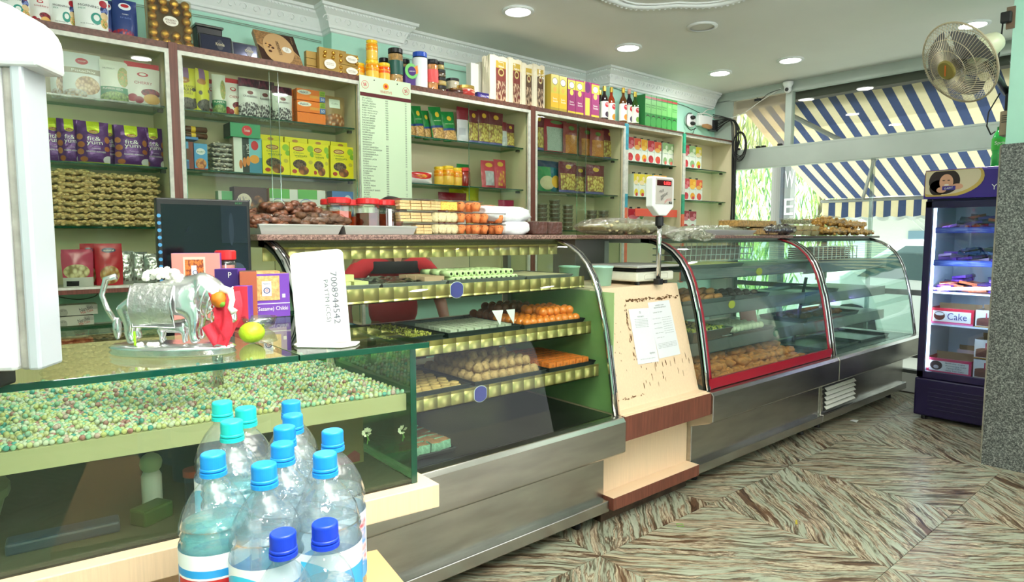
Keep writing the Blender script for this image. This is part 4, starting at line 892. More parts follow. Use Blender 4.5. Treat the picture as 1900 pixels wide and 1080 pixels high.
# --- cabinet B
for i, (x0, x1, yt, rz, lb) in enumerate(((327, 370, 124, 0, 'front facing'), (369, 396, 128, .9, 'turned sideways'))):
    pouch('f%d' % i, 'yellow raisin pouch, the %s one' % lb, 'pouch', x0, x1, yt, ZS[2], m_farm, [('SUN RAISING', .05, .56, .05, (120, 110, 30), .8), ('FARM', 0, .48, .08, (90, 84, 20), .6), ('STORIES', 0, .4, .05, (120, 110, 30), .5), ('Tulsi', -.14, .7, .05, (240, 230, 190), .3)] if not i else (), 'yellow raisin pouches', rz=rz if False else .35*i)
pouch('rt', 'red topped white pouch hidden behind the pumpkin seed pouch', 'pouch', 383, 405, 146, ZS[2], m_cher, Y=3.9, group='cherry pouches in the cabinets')
pouch('ps2', 'narrow turned pumpkin seed pouch beside the yellow ones', 'pouch', 396, 420, 137, ZS[2], m_pump, [('PUMPKIN', -.0, .31, .05, W_, .8)], 'pumpkin seed pouches', rz=-.2, Y=3.82)
pouch('cb', 'white cherry pouch with red top beside the cranberry pouches', 'pouch', 417, 452, 145, ZS[2], m_cher, [('CHERRY', .1, .52, .065, (170, 40, 50), .62)], 'cherry pouches in the cabinets', Y=3.84)
for i, (x0, x1, yt, Y) in enumerate(((446, 486, 145, 3.80), (474, 513, 149, 3.86), (508, 545, 160, 3.80))):
    pouch('cr%d' % i, 'white cranberry pouch with dark fruit, %s from the left' % ORD[i], 'pouch', x0, x1, yt, ZS[2], m_cran, [('CRANBERRY', 0, .54, .05, (90, 80, 90), .66)], 'cranberry pouches', Y=Y)
OR = mat('orange wrapper', (240, 126, 40), .3, bump=.4, bscale=60); OR2 = art('print orange wafers', (240, 126, 40), [('e', .26, .7, .24, .2, (240, 236, 226)), ('r', .45, .25, .8, .5, (230, 160, 70)), ('r', .8, .5, 1, 1, (150, 190, 60)), ('r', .8, 0, 1, .48, (70, 110, 180))], .3)
def wafer(label, x0, x1, z, h, Y, face=True):
    t = carton(label, x0, x1, 0, z, [OR2 if face else OR, OR], [('Malkist', -.25, .7, .22, (50, 60, 120), .3, 6), ('CASH', .4, .84, .14, (40, 60, 30), .14), ('BACK', .4, .64, .14, (40, 60, 30), .14), ('50', .4, .24, .26, W_, .12)] if face else (), 'orange wafer packs', d=.05, h=h, Y=Y, name='wafer_pack', cat='wafer pack')
for i in range(3): wafer('orange wafer pack, %s of the front stack' % ('bottom', 'middle', 'top')[i], 551, 604, ZS[2]+.002+i*.069, .066, 3.80, i > 0)
for i in range(4): wafer('orange wafer pack, %s of the narrow stack behind' % ('bottom', 'second', 'third', 'top')[i], 541, 575, ZS[2]+.002+i*.052, .050, 3.87, False)
pouch('alm', 'brown pouch of mixed almonds at the right end of the top shelf', 'pouch', 603, 642, 178, ZS[2], m_rsn, [('Cello', 0, .76, .05, (70, 110, 80), .3)])
# middle shelf of B
BRN = mat('brown biscuit wrap', (96, 62, 44), .3, bump=.4, bscale=50)
for i in range(2):
    t = thing('biscuit_roll', 'brown biscuit roll with yellow band, %s of the two' % ('lower', 'upper')[i], 'biscuits', (at(352, 200, Y=3.86).x, 3.86, ZS[1]+.192+i*.034), 0, 'brown biscuit rolls')
    MB().lathe([(.006, -.085), (.016, -.08), (.016, .08), (.006, .085)], 12, axis='x').build('wrap', BRN, t, True); MB().lathe([(.0165, -.0), (.0165, .022)], 12, axis='x').build('band', mat('yellow band', (230, 190, 50), .4), t)
m_cook = art('print blue cookie box', (90, 160, 206), [('r', .62, 0, 1, 1, (130, 60, 50)), ('e', .55, .55, .3, .2, (110, 66, 46)), ('r', 0, 0, .6, .3, (60, 100, 160))], .4)
m_nutr = art('print nutrition box', (80, 160, 214), [('e', .5, .7, .34, .12, (230, 236, 240)), ('t', .5, .25, .4, .2, (200, 120, 60), (224, 160, 90), (150, 80, 50), 6), ('r', 0, 0, 1, .08, (170, 60, 50))], .4)
carton('blue and brown chocolate cookie box at left of the middle shelf', 331, 356, 262, ZS[1], [m_cook, mat('brown box side', (130, 60, 50), .5)], [], d=.05)
carton('light blue nutrition biscuit box beside the chocolate cookie box', 356, 382, 266, ZS[1], [m_nutr, mat('blue box side', (60, 110, 170), .5)], [('nutri', 0, .7, .09, (40, 130, 60), .5)], d=.05)
carton('flat blue biscuit box lying under the brown rolls', 331, 366, 0, ZS[1]+.162, [mat('flat blue box', (70, 130, 190), .4)], d=.1, h=.014)
WFILM = clear('white crinkled film', (240, 240, 240), .3, .12, bump=.9, bscale=40, milky=.35)
CB_ = [bag_mesh(.15, .12, .032, mat('pale sweets', (200, 190, 170), .5), .007, 9+s, 40, WFILM) for s in range(2)]
for i in range(6):
    t = thing('clear_sweet_pack', '%s clear sweet pack from below in the short silver stack' % ORD[i], 'bag', (at(410, 200, Y=3.87).x+random.uniform(-.006, .006), 3.87, ZS[1]+.016+i*.027), 0, 'clear sweet packs in a short stack')
    c = link('sweets', CB_[i % 2][0], t); c['kind'] = 'stuff'; link('film', CB_[i % 2][1], t); t.scale = (.95, 1, .85)
m_salt = art('print salty biscuit', (226, 230, 224), [('r', .3, 0, .54, 1, (50, 56, 54)), ('r', .54, 0, 1, 1, (126, 196, 206)), ('r', .54, 0, 1, .45, (70, 140, 170)), ('e', .72, .4, .17, .12, (236, 160, 60)), ('e', .5, .34, .07, .13, (226, 140, 60)), ('e', .37, .3, .06, .13, (216, 130, 60)), ('e', .24, .24, .06, .12, (206, 120, 60)), ('e', .74, .78, .13, .13, (206, 40, 50))], .35)
carton('tall white and blue salty biscuit box', 430, 484, 254, ZS[1], [m_salt, mat('orange grey side', (190, 170, 150), .5)], [('SALTY', .0, .66, .075, W_, .36, -90), ('Biscuit', -.14, .62, .05, (120, 130, 130), .36, -90)], d=.07)
carton('green top biscuit box lying across the salty biscuit box', 425, 482, 0, ZS[1]+.197, [art('print green lid', (60, 150, 104), [('e', .55, .5, .17, .36, (206, 44, 54)), ], .4), mat('dark green side', (40, 66, 56), .5)], [('Tomato', .05, .52, .22, W_, .2)], d=.12, h=.078, Y=3.78)
m_wal = art('print yellow walnut', (240, 226, 30), [('e', .36, .82, .23, .07, (150, 60, 40)), ('e', .36, .82, .19, .045, (226, 190, 120)), ('e', .86, .84, .13, .1, (150, 196, 50)), ('e', .94, .68, .1, .08, (130, 180, 44)), ('t', .4, .36, .28, .14, (90, 70, 60), (130, 100, 80), (60, 44, 40), 14), ('t', .56, .18, .22, .13, (196, 120, 60), (170, 96, 50), (110, 60, 36), 7), ('e', .18, .14, .1, .06, (190, 60, 40)), ('e', .86, .44, .09, .06, (200, 186, 60))], .35)
m_wals = art('print yellow end', (238, 224, 34), [('e', .45, .55, .13, .2, (190, 130, 60))], .35)
for i, (x0, x1) in enumerate(((484, 535), (535, 580), (576, 608), (611, 654))):
    carton('yellow walnut box standing, %s from the left in the front row' % ORD[i], x0, x1, 262+i*3.2, ZS[1], [m_wal, m_wals], [('Chilean', -.14, .7, .05, (70, 130, 50), .42), ('walnuts', -.05, .62, .07, (50, 110, 50), .52), ('premium', -.1, .56, .03, (90, 130, 60), .3), ('Tulsi', -.14, .82, .04, (150, 40, 40), .25)], 'yellow walnut boxes', d=.06, Y=3.79+.012*(i == 2))
for i, (x0, x1) in enumerate(((480, 524), (526, 569), (570, 611), (612, 652))):
    for r in range(5): carton('yellow walnut box lying flat, %s from below in the %s stack behind' % (ORD[r], ORD[i]), x0, x1, 0, ZS[1]+.002+r*.0475, [m_wals], [], 'yellow walnut boxes lying flat', d=.1, h=.046, Y=3.87)
# lower shelf of B
m_mc = art('print chocolate biscuit', (70, 44, 36), [('e', .3, .6, .24, .24, (220, 206, 190)), ('t', .72, .45, .24, .35, (190, 120, 50), (110, 70, 40), (60, 36, 26), 6)], .3)
m_mg = art('print green white biscuit', (226, 228, 222), [('r', 0, .75, .7, 1, (90, 180, 70)), ('t', .78, .3, .22, .28, (190, 120, 70), (226, 180, 130), (130, 70, 50), 6), ('r', .1, 0, 1, .12, (90, 50, 44)), ('e', .3, .5, .28, .26, (150, 160, 200)), ('e', .3, .5, .26, .23, (226, 228, 222))], .3)
carton('chocolate brown biscuit box on the low shelf behind the monitor', 428, 490, 347, ZS[0], [m_mc, mat('choc side', (50, 34, 30), .4)], [('Malkist', -.2, .62, .3, (50, 50, 110), .36, 8)], 'branded biscuit boxes on the low shelf', d=.08)
carton('white and green biscuit box at the far left of the low shelf', 398, 432, 354, ZS[0], [art('print dull white box', (214, 218, 206), [('r', .2, .75, 1, 1, (90, 170, 110))], .4)], [('Anmol', .1, .5, .2, (90, 100, 100), .5)], d=.06, Y=3.83)
for i, (x0, x1) in enumerate(((494, 549), (547, 600))): carton('white biscuit box with green top edge, %s of the two on the low shelf' % ('left', 'right')[i], x0, x1, 350+2*i, ZS[0], [m_mg, mat('orange side', (220, 150, 90), .4)], [('Malkist', -.2, .55, .26, (50, 50, 110), .36, 8)], 'branded biscuit boxes on the low shelf', d=.08)
carton('blue box lying at the right end of the low shelf', 612, 661, 355, ZS[0], [art('print blue low box', (60, 120, 190), [('e', .6, .6, .2, .3, (190, 210, 230))], .4), mat('teal side', (40, 100, 100), .4)], d=.08)
# --- cabinet C
m_nood = art('print green noodles', (30, 130, 60), [('e', .56, .76, .16, .08, (236, 196, 60)), ('r', 0, .36, 1, .43, (30, 70, 130)), ('s', .05, .03, .95, .36, (226, 190, 120), (206, 166, 96), (150, 110, 60), 18)], .3, bump=.2)
for i, (x0, x1, yt, tl) in enumerate(((752, 775, 198, 4), (772, 792, 194, 5), (788, 805, 203, 5), (806, 829, 196, 6), (826, 852, 205, 5))):
    pouch('n%d' % i, 'green noodle packet, %s from the price board' % ORD[i], 'packet', x0, x1, yt, ZS[2], m_nood, [('vermicelli', 0, .58, .04, (220, 240, 200), .6)] if i in (1, 3, 4) else (), 'green noodle packets leaning on the top shelf', name='noodle_packet', tilt=.1, roll=-.1, Y=3.80+.03*(i == 2))
m_pasta = art('print maroon pasta', (110, 40, 52), [('s', .08, .1, .92, .62, (226, 210, 120), (206, 186, 96), (150, 110, 60), 12), ('e', .5, .84, .16, .07, (216, 170, 60)), ('r', 0, 0, 1, .09, (110, 110, 170))], .25, bump=.3)
m_white = art('print maroon white', (206, 208, 210), [('r', 0, .64, 1, 1, (130, 34, 48)), ('r', .1, .2, .6, .4, (180, 184, 190))], .3, bump=.3)
for i, (x0, x1, yt, m) in enumerate(((851, 873, 198, m_white), (871, 891, 204, m_pasta), (889, 912, 204, m_pasta), (908, 937, 208, m_pasta), (933, 944, 226, m_white), (941, 958, 229, m_pasta))):
    pouch('pa%d' % i, ('maroon and white flour packet, %s' % ('first after the green noodles' if i == 0 else 'narrow one near the shelf end')) if m is m_white else 'maroon pasta packet, %s after the green noodles' % ORD[i], 'packet', x0, x1, yt, ZS[2], m, (), 'maroon pasta packets', name='pasta_packet')
chip = pouch('ch', 'red and white crisp packet lying on the middle shelf by the price board', 'packet', 758, 804, 318, ZS[1], art('print crisp packet', (226, 226, 220), [('e', .5, .7, .5, .3, (196, 40, 36)), ('t', .5, .65, .24, .15, (240, 190, 60), (220, 140, 50), (180, 90, 40), 7)], .25), stand=False, d=.06)
def shelf_jar(label, px, py, z, h, r, body, lid, Y=3.82, group=None, content=None, lidh=.18, lets=(), cat='jar', name='jar', n=20):
    X = at(px, 200, Y=Y).x; t = thing(name, label, cat, (X, Y, z), 0, group)
    prof = [(r*.92, 0), (r, h*.04), (r, h*(1-lidh-.06)), (r*.9, h*(1-lidh-.02)), (r*.88, h*(1-lidh))]
    MB().lathe(prof, n).build('body', body, t, True)
    if content is not None: MB().lathe([(r*.9, .003), (r*.93, .006), (r*.93, h*(1-lidh-.03))], n).build('contents', content, t)
    l = MB(); l.lathe([(r*.94, h*(1-lidh)), (r*.96, h*(1-lidh*.95)), (r*.96, h*.985), (r*.9, h)], n); l.build('lid', lid, t)
    return t
YJ = clear('amber jar plastic', (250, 200, 60), .1, .05); YL = mat('yellow lid', (244, 206, 40), .35); HON = mat('orange sweets', (236, 140, 20), .4, var=.3, vscale=60)
def honey(label, px, z, h, r, Y=3.82, group='yellow lidded jars', m=None, low=None):
    t = shelf_jar(label, px, 0, z, h, r, mat('yellow jar body', (240, 196, 70), .3, coat=.4) if low is None else low, YL, Y, group, None, .14)
    MB().lathe([(r*1.01, h*.48), (r*1.03, h*.5), (r*1.03, h*.78), (r*1.0, h*.8)], 20, cap0=False, cap1=False).build('amber_band', m or mat('amber band', (238, 150, 16), .15, coat=.6), t, True)
    MB().lathe([(r*.95, h*.6), (r*1.06, h*.61), (r*1.06, h*.63), (r*.95, h*.64)], 20, cap0=False, cap1=False).build('ring', YL, t)
    return t
RD = mat('red lid', (214, 40, 44), .35); BK = mat('black lid', (24, 24, 26), .35)
for i, (px, Y, h) in enumerate(((815, 3.84, .13), (830, 3.80, .135), (846, 3.83, .13))): honey('yellow lidded jar on the middle shelf, %s of three' % ORD[i], px, ZS[1], h, .042, Y)
shelf_jar('dark red pickle jar with a red lid on the middle shelf', 861, 0, ZS[1], .135, .042, mat('red pickle', (140, 36, 24), .2, coat=.5, var=.3, vscale=50), RD, group=None)
pouch('gp', 'dark green packet standing behind the pickle jar', 'packet', 850, 873, 304, ZS[1], m_nood, Y=3.9, name='noodle_packet')
for i, (x0, x1) in enumerate(((897, 924), (921, 943))): pouch('pk%d' % i, 'pink red snack pouch, %s of the pair behind the pane' % ('left', 'right')[i], 'pouch', x0, x1, 297-2*i, ZS[1], art('print pink snack %d' % i, (190, 60, 76), [('e', .5, .84, .24, .08, (220, 170, 60)), ('s', .2, .1, .8, .62, *(((200, 200, 206), (190, 190, 200), (170, 170, 176)) if not i else ((226, 180, 80), (200, 130, 60), (190, 70, 80))), 7)], .25, bump=.3), (), 'pink snack pouches behind the pane', tilt=.06)
pouch('ry', 'dark red wrapped sweet packet lying on the low shelf', 'packet', 815, 868, 357, ZS[0]+.0, art('print dark red', (120, 24, 34), [('e', .4, .5, .1, .3, (200, 150, 60)), ('r', .62, 0, .95, .3, (226, 226, 226))], .2, bump=.4), stand=False, d=.05, Y=3.86)
for i, (x0, x1, yt) in enumerate(((836, 866, 350), (860, 892, 347))): pouch('yy%d' % i, 'yellow green crisp packet, %s on the low shelf' % ('left', 'right')[i], 'packet', x0, x1, yt, ZS[0], art('print lime packet', (190, 180, 30), [('e', .5, .5, .3, .2, (150, 130, 20))], .2, bump=.5), (), 'lime crisp packets', stand=False, d=.06, Y=3.92)
pouch('pk3', 'magenta packet low behind the white parcels', 'packet', 928, 957, 371, ZS[0], art('print magenta packet', (170, 40, 80), [], .3), d=.05)
# --- cabinet D
m_lent = art('print orange lentils', (150, 70, 70), [('s', .1, .05, .9, .62, (216, 150, 70), (206, 136, 60), (180, 110, 50), 40), ('e', .5, .84, .2, .07, (100, 130, 70))], .25, bump=.3)
m_sugar = art('print sugar', (170, 50, 66), [('s', .1, .08, .9, .72, (200, 212, 206), (190, 204, 198), (170, 190, 180), 50), ('e', .5, .86, .26, .05, (110, 140, 90))], .25, bump=.3)
m_grn = art('print green blue dal', (40, 110, 130), [('r', 0, 0, .55, .8, (50, 140, 80)), ('e', .4, .3, .3, .22, (206, 200, 160)), ('e', .8, .35, .22, .2, (230, 180, 60)), ('r', 0, .8, 1, 1, (40, 60, 96))], .25, bump=.3)
gD = 'maroon topped pulse packets behind the sliding panes'
D_ = ((992, 1014, 208, m_pasta, 2, 'pasta packet by the brown post'), (1014, 1056, 217, m_sugar, 2, 'large white sugar packet with red border'), (1050, 1077, 228, m_lent, 2, 'orange lentil packet beside the sugar'), (1080, 1106, 236, m_lent, 2, 'orange lentil packet in the middle'), (1100, 1126, 240, m_lent, 2, 'orange lentil packet near the right'), (1122, 1152, 240, m_pasta, 2, 'pasta packet by the right frame'),
      (992, 1002, 298, m_nood, 1, 'thin green packet by the brown post'), (1000, 1043, 298, m_grn, 1, 'green and blue pulse packet'), (1042, 1074, 300, m_pasta, 1, 'maroon pasta packet beside the green blue one'), (1068, 1094, 308, m_pasta, 1, 'maroon pasta packet in the middle'), (1092, 1127, 306, m_pasta, 1, 'maroon pasta packet at the right'))
for i, (x0, x1, yt, m, s, lb) in enumerate(D_):
    pouch('d%d' % i, '%s on the %s of the paned cabinet' % (lb, ('low', 'middle shelf', 'top shelf')[s]), 'packet', x0, x1, yt, ZS[s], m, (), gD, name='pulse_packet', Y=3.80+.04*(i % 2), d=.06)
TUB = clear('clear tub plastic', (235, 240, 238), .25, .08, bump=.5, bscale=60); TC = mat('brown tub sweets', (150, 120, 90), .5, var=.3, vscale=60)
for ci, (px, rows, m) in enumerate(((1006, 6, 0), (1030, 7, 0), (1055, 6, 0), (1100, 5, 1), (1122, 5, 1))):
    for r in range(rows):
        t = thing('clear_tub', '%s clear sweet tub from below in the %s stack behind the panes' % (ORD[r], ORD[ci]), 'tub', (at(px, 200, Y=3.87).x, 3.87, 1.098+r*.052 if False else ZS[0]-.0+r*.036), 0, 'clear sweet tubs stacked behind the panes')
        MB().lathe([(.04, 0), (.047, .03), (.05, .031), (.05, .035)], 14).build('tub', TUB, t); MB().lathe([(.038, .002), (.044, .027)], 12).build('sweets', TC, t)
# --- juices, cabinets E and F
def juice(label, x0, x1, yt, z, c1, c2, acc, group, Y=3.79, body=(232, 238, 226)):
    key = 'print juice %d %d %d' % tuple(c1); m = art(key, body, [('r', 0, .62, 1, 1, c1), ('e', .45, .62, .4, .1, c2), ('e', .72, .8, .2, .09, c2), ('e', .5, .2, .36, .16, c1), ('e', .6, .12, .22, .08, acc)], .4)
    t = carton(label, x0, x1, yt+1.2, z, [m, mat('juice side', (206, 220, 200), .4)], [('Tropicana', .05, .52, .055, (50, 140, 100), .8)], group, d=.07, Y=Y, cat='juice carton', name='juice_carton')
    h = at((x0+x1)/2, yt+1.2, Y=Y).z-z; MB().lathe([(.014, h), (.014, h+.016)], 12, (.0, .035, 0)).build('cap', BK if c1[0] < 235 else mat('dark green cap', (30, 70, 40), .4), t); return t
R1, R2, O1, Y1, G1 = (196, 48, 62), (226, 90, 60), (240, 170, 40), (226, 206, 50), (150, 190, 130)
for i, (x0, x1, c, c2, nm) in enumerate(((1163, 1178, R1, (222, 120, 130), 'pomegranate red'), (1178, 1191, R2, (240, 180, 90), 'mixed red'), (1191, 1203, O1, (250, 200, 80), 'orange'), (1203, 1216, R1, (222, 120, 130), 'pomegranate red'), (1216, 1229, R2, (240, 200, 120), 'mixed red'))):
    juice('%s juice carton, %s in the row of five on the top shelf' % (nm, ORD[i]), x0, x1, 253+i*2.4, ZS[2], c, c2, (220, 70, 80), 'juice cartons, row of five')
for i, (x0, x1) in enumerate(((1231, 1241), (1241, 1252), (1252, 1263))): juice('pale green guava juice carton, %s of three on the top shelf' % ORD[i], x0, x1, 264+i*2, ZS[2], G1, (226, 240, 210), (236, 120, 110), 'guava juice cartons')
for i, (x0, x1, c, nm) in enumerate(((1270, 1281, R1, 'red'), (1281, 1293, G1, 'green'), (1293, 1304, Y1, 'yellow'))): juice('%s juice carton of the three on the end cabinet top shelf' % nm, x0, x1, 268+i*2, ZS[2], c, (240, 220, 170), (200, 60, 60), 'end cabinet juices, top shelf')
for i, (x0, x1, c, nm) in enumerate(((1178, 1188, Y1, 'yellow'), (1188, 1200, Y1, 'yellow'), (1200, 1213, Y1, 'yellow'), (1215, 1227, O1, 'orange'), (1227, 1240, O1, 'orange'))): juice('%s juice carton, %s on the middle shelf behind the scale' % (nm, ORD[i]), x0, x1, 321+i, ZS[1], c, (244, 230, 120), (220, 120, 40), 'juices behind the scale')
for i, (x0, x1, c, nm) in enumerate(((1270, 1283, R1, 'dark red'), (1283, 1295, O1, 'orange'), (1295, 1307, R2, 'light red'))): juice('%s juice carton of the three on the end cabinet middle shelf' % nm, x0, x1, 330+i*1.5, ZS[1], c, (240, 200, 170), (200, 40, 60), 'end cabinet juices, middle shelf')
juice('red juice carton alone on the low shelf left of the scale', 1168, 1190, 386, ZS[0], R1, (240, 180, 90), (220, 60, 60), None)
juice('dark green juice carton beside the lone red one', 1190, 1198, 386, ZS[0], (40, 110, 60), (90, 150, 70), (40, 120, 60), None)
for i, (x0, x1) in enumerate(((1270, 1284), (1284, 1297))): juice('pomegranate juice carton, %s of two on the end cabinet low shelf' % ('left', 'right')[i], x0, x1, 390+i, ZS[0], (150, 30, 50), (206, 120, 130), (190, 30, 60), 'end cabinet juices, low shelf')
# ================================================================== TOP LEDGE GOODS
GOLD = mat('gold foil ball', (208, 160, 70), .22, .9, bump=.5, bscale=90); GOLDC = mat('gold card', (176, 142, 76), .35, .3); CLP = clear('clear hard plastic', (248, 248, 240), .12, .03)
def choc_tray():
    a, c = at(274, 50, Y=3.80).x, at(358, 50, Y=3.80).x; w_ = c-a; h = at(316, 0, Y=3.85).z-ZT-.0
    t = thing('chocolate_box', 'clear box showing gold foil chocolates around an oval white label', 'chocolate box', ((a+c)/2, 3.80, ZT+.002), 0, None, (-.12, 0, 0))
    MB().box(-w_/2, .02, 0, w_/2, .04, h).build('gold_tray', mat('gold tray', (170, 146, 96), .3, .5, bump=.3, bscale=30), t, bevel=.01)
    MB().box(-w_/2, -.022, 0, w_/2, .02, h).build('clear_lid', CLP, t, bevel=.012)
    rows = (4, 4, 4, 4, 4, 4); 
    for j in range(6):
        for i in range(4):
            x = (-.375+.25*i+(.0 if j % 2 else .03))*w_; z = (.09+j*.165)*h
            if abs(z-.5*h) < .12*h and abs(x) < .2*w_: continue
            MB().ball((x, .004, z), .0235, 12, 8, sc=(1, .8, 1)).build('foil_ball', GOLD, t, True)
    MB().lathe([(.001, 0), (1, 0), (1, .002)], 28, (0, -.024, .5*h), axis='y', sx=1, sy=1).build('oval_label', mat('ivory label', (236, 232, 220), .4), t).scale = (1, 1, 1)
    ol = t.children[-1]; ol.data.transform(Matrix.Diagonal((.036, 1, .026, 1))) ; ol.data.transform(Matrix.Translation((0, 0, .5*h-.5*h*.026)))
    letters(t, [('FERRERO', 0, .5*h+.004, .010, (110, 70, 40), .052), ('ROCHER', 0, .5*h-.009, .010, (110, 70, 40), .046)], lambda x, z: -.0245)
choc_tray()
t = thing('black_container', 'black plastic container on the ledge behind the silver tins', 'container', (at(384, 60, Y=3.9).x, 3.9, ZT+.002))
MB().prism([(-.06, 0), (.06, 0), (.068, .155), (-.068, .155)], -.05, .05, 'y').build('body', BLACK, t, bevel=.006); MB().box(-.074, -.055, .155, .074, .055, .168).build('lid_rim', clear('smoky lid', (120, 124, 128), .3, .1), t, bevel=.004)
TIN = mat('dark silver tin', (90, 94, 104), .2, .9, bump=.3, bscale=14); TIN2 = mat('bright silver tin', (176, 180, 190), .15, .95, bump=.2, bscale=14)
for i, (x0, x1, yt, m, lb) in enumerate(((370, 433, 64, TIN, 'dark silver gift tin leaning in front of the black container'), (430, 481, 80, TIN2, 'bright silver gift tin right of the dark one'))):
    a, c = at(x0, 90, Y=3.79).x, at(x1, 90, Y=3.79).x; h = at((x0+x1)/2, yt, Y=3.8).z-ZT; w_ = c-a
    t = thing('gift_tin', lb, 'tin', ((a+c)/2, 3.79, ZT+.003), 0, 'silver gift tins', (-.16, 0, 0)); MB().box(-w_/2, 0, 0, w_/2, .03, h).build('body', m, t, bevel=.012, bseg=3)
    MB().box(-w_/2+.012, -.002, .010, w_/2-.012, .001, h-.010).build('window', mat('tin window', (60, 64, 84) if i == 0 else (150, 156, 176), .12, .5), t, bevel=.001)
    MB().lathe([(.028, 0), (.03, .001)], 24, (.02, -.004, h*.5), axis='y', sy=.6).build('oval_label', mat('tin label', (40, 44, 56) if not i else (170, 170, 180), .3), t)
    letters(t, [('Krimla', .02, h*.52, .018, (214, 204, 170), .045)], lambda x, z: -.0045)
# big flat chocolate box leaning far back
def moments():
    p0 = at(499, 117, Y=3.76); p1 = at(563, 128, Y=3.76); w_ = .24; h = .265
    t = thing('chocolate_box', 'large flat gold and brown chocolate box leaning back on the ledge', 'chocolate box', (at(527, 120, Y=3.77).x, 3.77, ZT+.003), 0, None, (-.62, 0, 0))
    MB().box(-w_/2, 0, 0, w_/2, .03, h).build('body', [mat('gold card face', (178, 140, 96), .4)], t, bevel=.001)
    BR = mat('dark brown corner', (58, 34, 28), .4); LAT = mat('lattice gold', (150, 112, 72), .5, var=.35, vscale=70)
    MB().prism([(w_/2, h), (w_*.05, h), (w_/2, h*.35)], -.001, 0, 'y').build('brown_corner', BR, t); MB().prism([(-w_/2, 0), (-w_*.02, 0), (-w_/2, h*.55)], -.001, 0, 'y').build('brown_corner', BR, t)
    MB().prism([(-w_/2, h), (w_*.04, h), (-w_*.38, h*.55), (-w_/2, h*.6)], -.001, 0, 'y').build('lattice_corner', LAT, t); MB().prism([(w_/2, 0), (0, 0), (w_*.40, h*.4), (w_/2, h*.33)], -.001, 0, 'y').build('lattice_corner', LAT, t)
    b = MB(); b.lathe([(1, 0), (1, .0008)], 40, (0, 0, 0), axis='y'); b.v = [((x*.085+z*.03), y-.0022, z*.125-x*.03+h*.5) for x, y, z in b.v]; b.build('oval_panel', mat('pale gold oval', (196, 158, 112), .4), t)
    b = MB(); b.lathe([(.024, 0), (.024, .0012)], 30, (w_*.2, -.0035, h*.5), axis='y', sx=1, sy=1.15); b.build('round_label', mat('white oval', (238, 236, 230), .4), t)
    letters(t, [('MOMENTS', .0, h*.5, .018, (70, 40, 30), .11, -90), ('FERRERO', w_*.2+.004, h*.5, .006, (110, 80, 40), .035, -90), ('ROCHER', w_*.2-.006, h*.5, .006, (110, 80, 40), .032, -90), ('24 pieces', w_*.4, h*.82, .012, (190, 160, 120), .06, -90)], lambda x, z: -.0048)
    b = MB(); random.seed(3)
    for i in range(9): b.ball((-w_*.2+random.uniform(-.02, .02), -.002, h*.5+random.uniform(-.035, .035)), random.uniform(.007, .012), 8, 4, i % 2, (1, .15, 1))
    b.build('nut_picture', [mat('choc brown', (80, 44, 30), .4), mat('hazel nut', (206, 160, 100), .5)], t)
moments()
def gbox(label, x0, x1, z, h, Y, rows):
    a, c = at(x0, 90, Y=Y).x, at(x1, 90, Y=Y).x; w_ = c-a; t = thing('chocolate_box', label, 'chocolate box', ((a+c)/2, Y, z), 0, 'small gold chocolate boxes on the ledge')
    MB().box(-w_/2, 0, 0, w_/2, .035, h).build('card', GOLDC, t, bevel=.001)
    for i, (bx_, bz) in enumerate(rows): MB().ball((bx_*w_, -.002, bz*h), .012, 10, 6).build('foil_ball', GOLD, t, True)
    if rows:
        MB().lathe([(1, 0), (1, .001)], 24, (0, 0, 0), axis='y').build('oval_label', MC['ivory label'], t); ol = t.children[-1]; ol.data.transform(Matrix.Diagonal((.3*w_, 1, .19*h if h > .1 else .32*h, 1))); ol.data.transform(Matrix.Translation((0.12*w_ if h < .1 else 0, -.014, .5*h if h < .1 else .36*h)))
        letters(t, [('FERRERO', .12*w_ if h < .1 else 0, .53*h if h < .1 else .39*h, .005, (120, 80, 40), .4*w_), ('ROCHER', .12*w_ if h < .1 else 0, .42*h if h < .1 else .33*h, .005, (120, 80, 40), .36*w_)], lambda x, z: -.0146)
for i in range(3): gbox('plain gold card box, %s of the left stack' % ('bottom', 'middle', 'top')[i], 568, 596, ZT+.002+i*.043, .041, 3.83, ())
gbox('upright gold chocolate box with two foil balls over its label', 592, 628, ZT+.002, .15, 3.78, ((-.2, .82), (.22, .84), (-.24, .66), (.2, .66)))
gbox('gold chocolate box standing behind the upright one', 612, 642, ZT+.002, .175, 3.86, ((-.3, .9),))
for i in range(2): gbox('gold chocolate box with a side column of foil balls, %s of the pair' % ('lower', 'upper')[i], 628, 664, ZT+.002+i*.071, .069, 3.78, ((-.4, .25), (-.4, .7), (.42, .25), (.42, .7)))
# jars on the ledge
honey('yellow lidded jar of amber sweets, leftmost behind on the ledge', 668, zt, .115, .036, 3.86)
honey('yellow lidded jar of amber sweets, lower one of the stacked pair', 692, zt, .13, .043, 3.80)
honey('yellow lidded jar of amber sweets, upper one of the stacked pair', 692, zt+.131, .125, .037, 3.80)
honey('yellow lidded jar of orange red sweets on the ledge', 714, zt, .125, .038, 3.79, m=mat('orange red band', (236, 90, 20), .15, coat=.6))
NUTM = mat('roasted nuts', (206, 160, 100), .5, bump=.8, bscale=45, var=.35, vscale=40); CLJ = clear('clear jar', (245, 245, 238), .12, .03)
def nutjar(label, px, h, r, lab, lid=BK, Y=3.82, group='nut jars on the ledge', z=None, cont=None, lz=(.25, .75)):
    t = shelf_jar(label, px, 0, z or zt, h, r, CLJ, lid, Y, group, cont or NUTM, .13); MB().lathe([(r*1.01, h*lz[0]), (r*1.012, h*lz[0]+.001), (r*1.012, h*lz[1]-.001), (r*1.01, h*lz[1])], 20, cap0=False, cap1=False).build('label', lab, t, True); return t
GL = mat('dark green label', (30, 86, 76), .4)
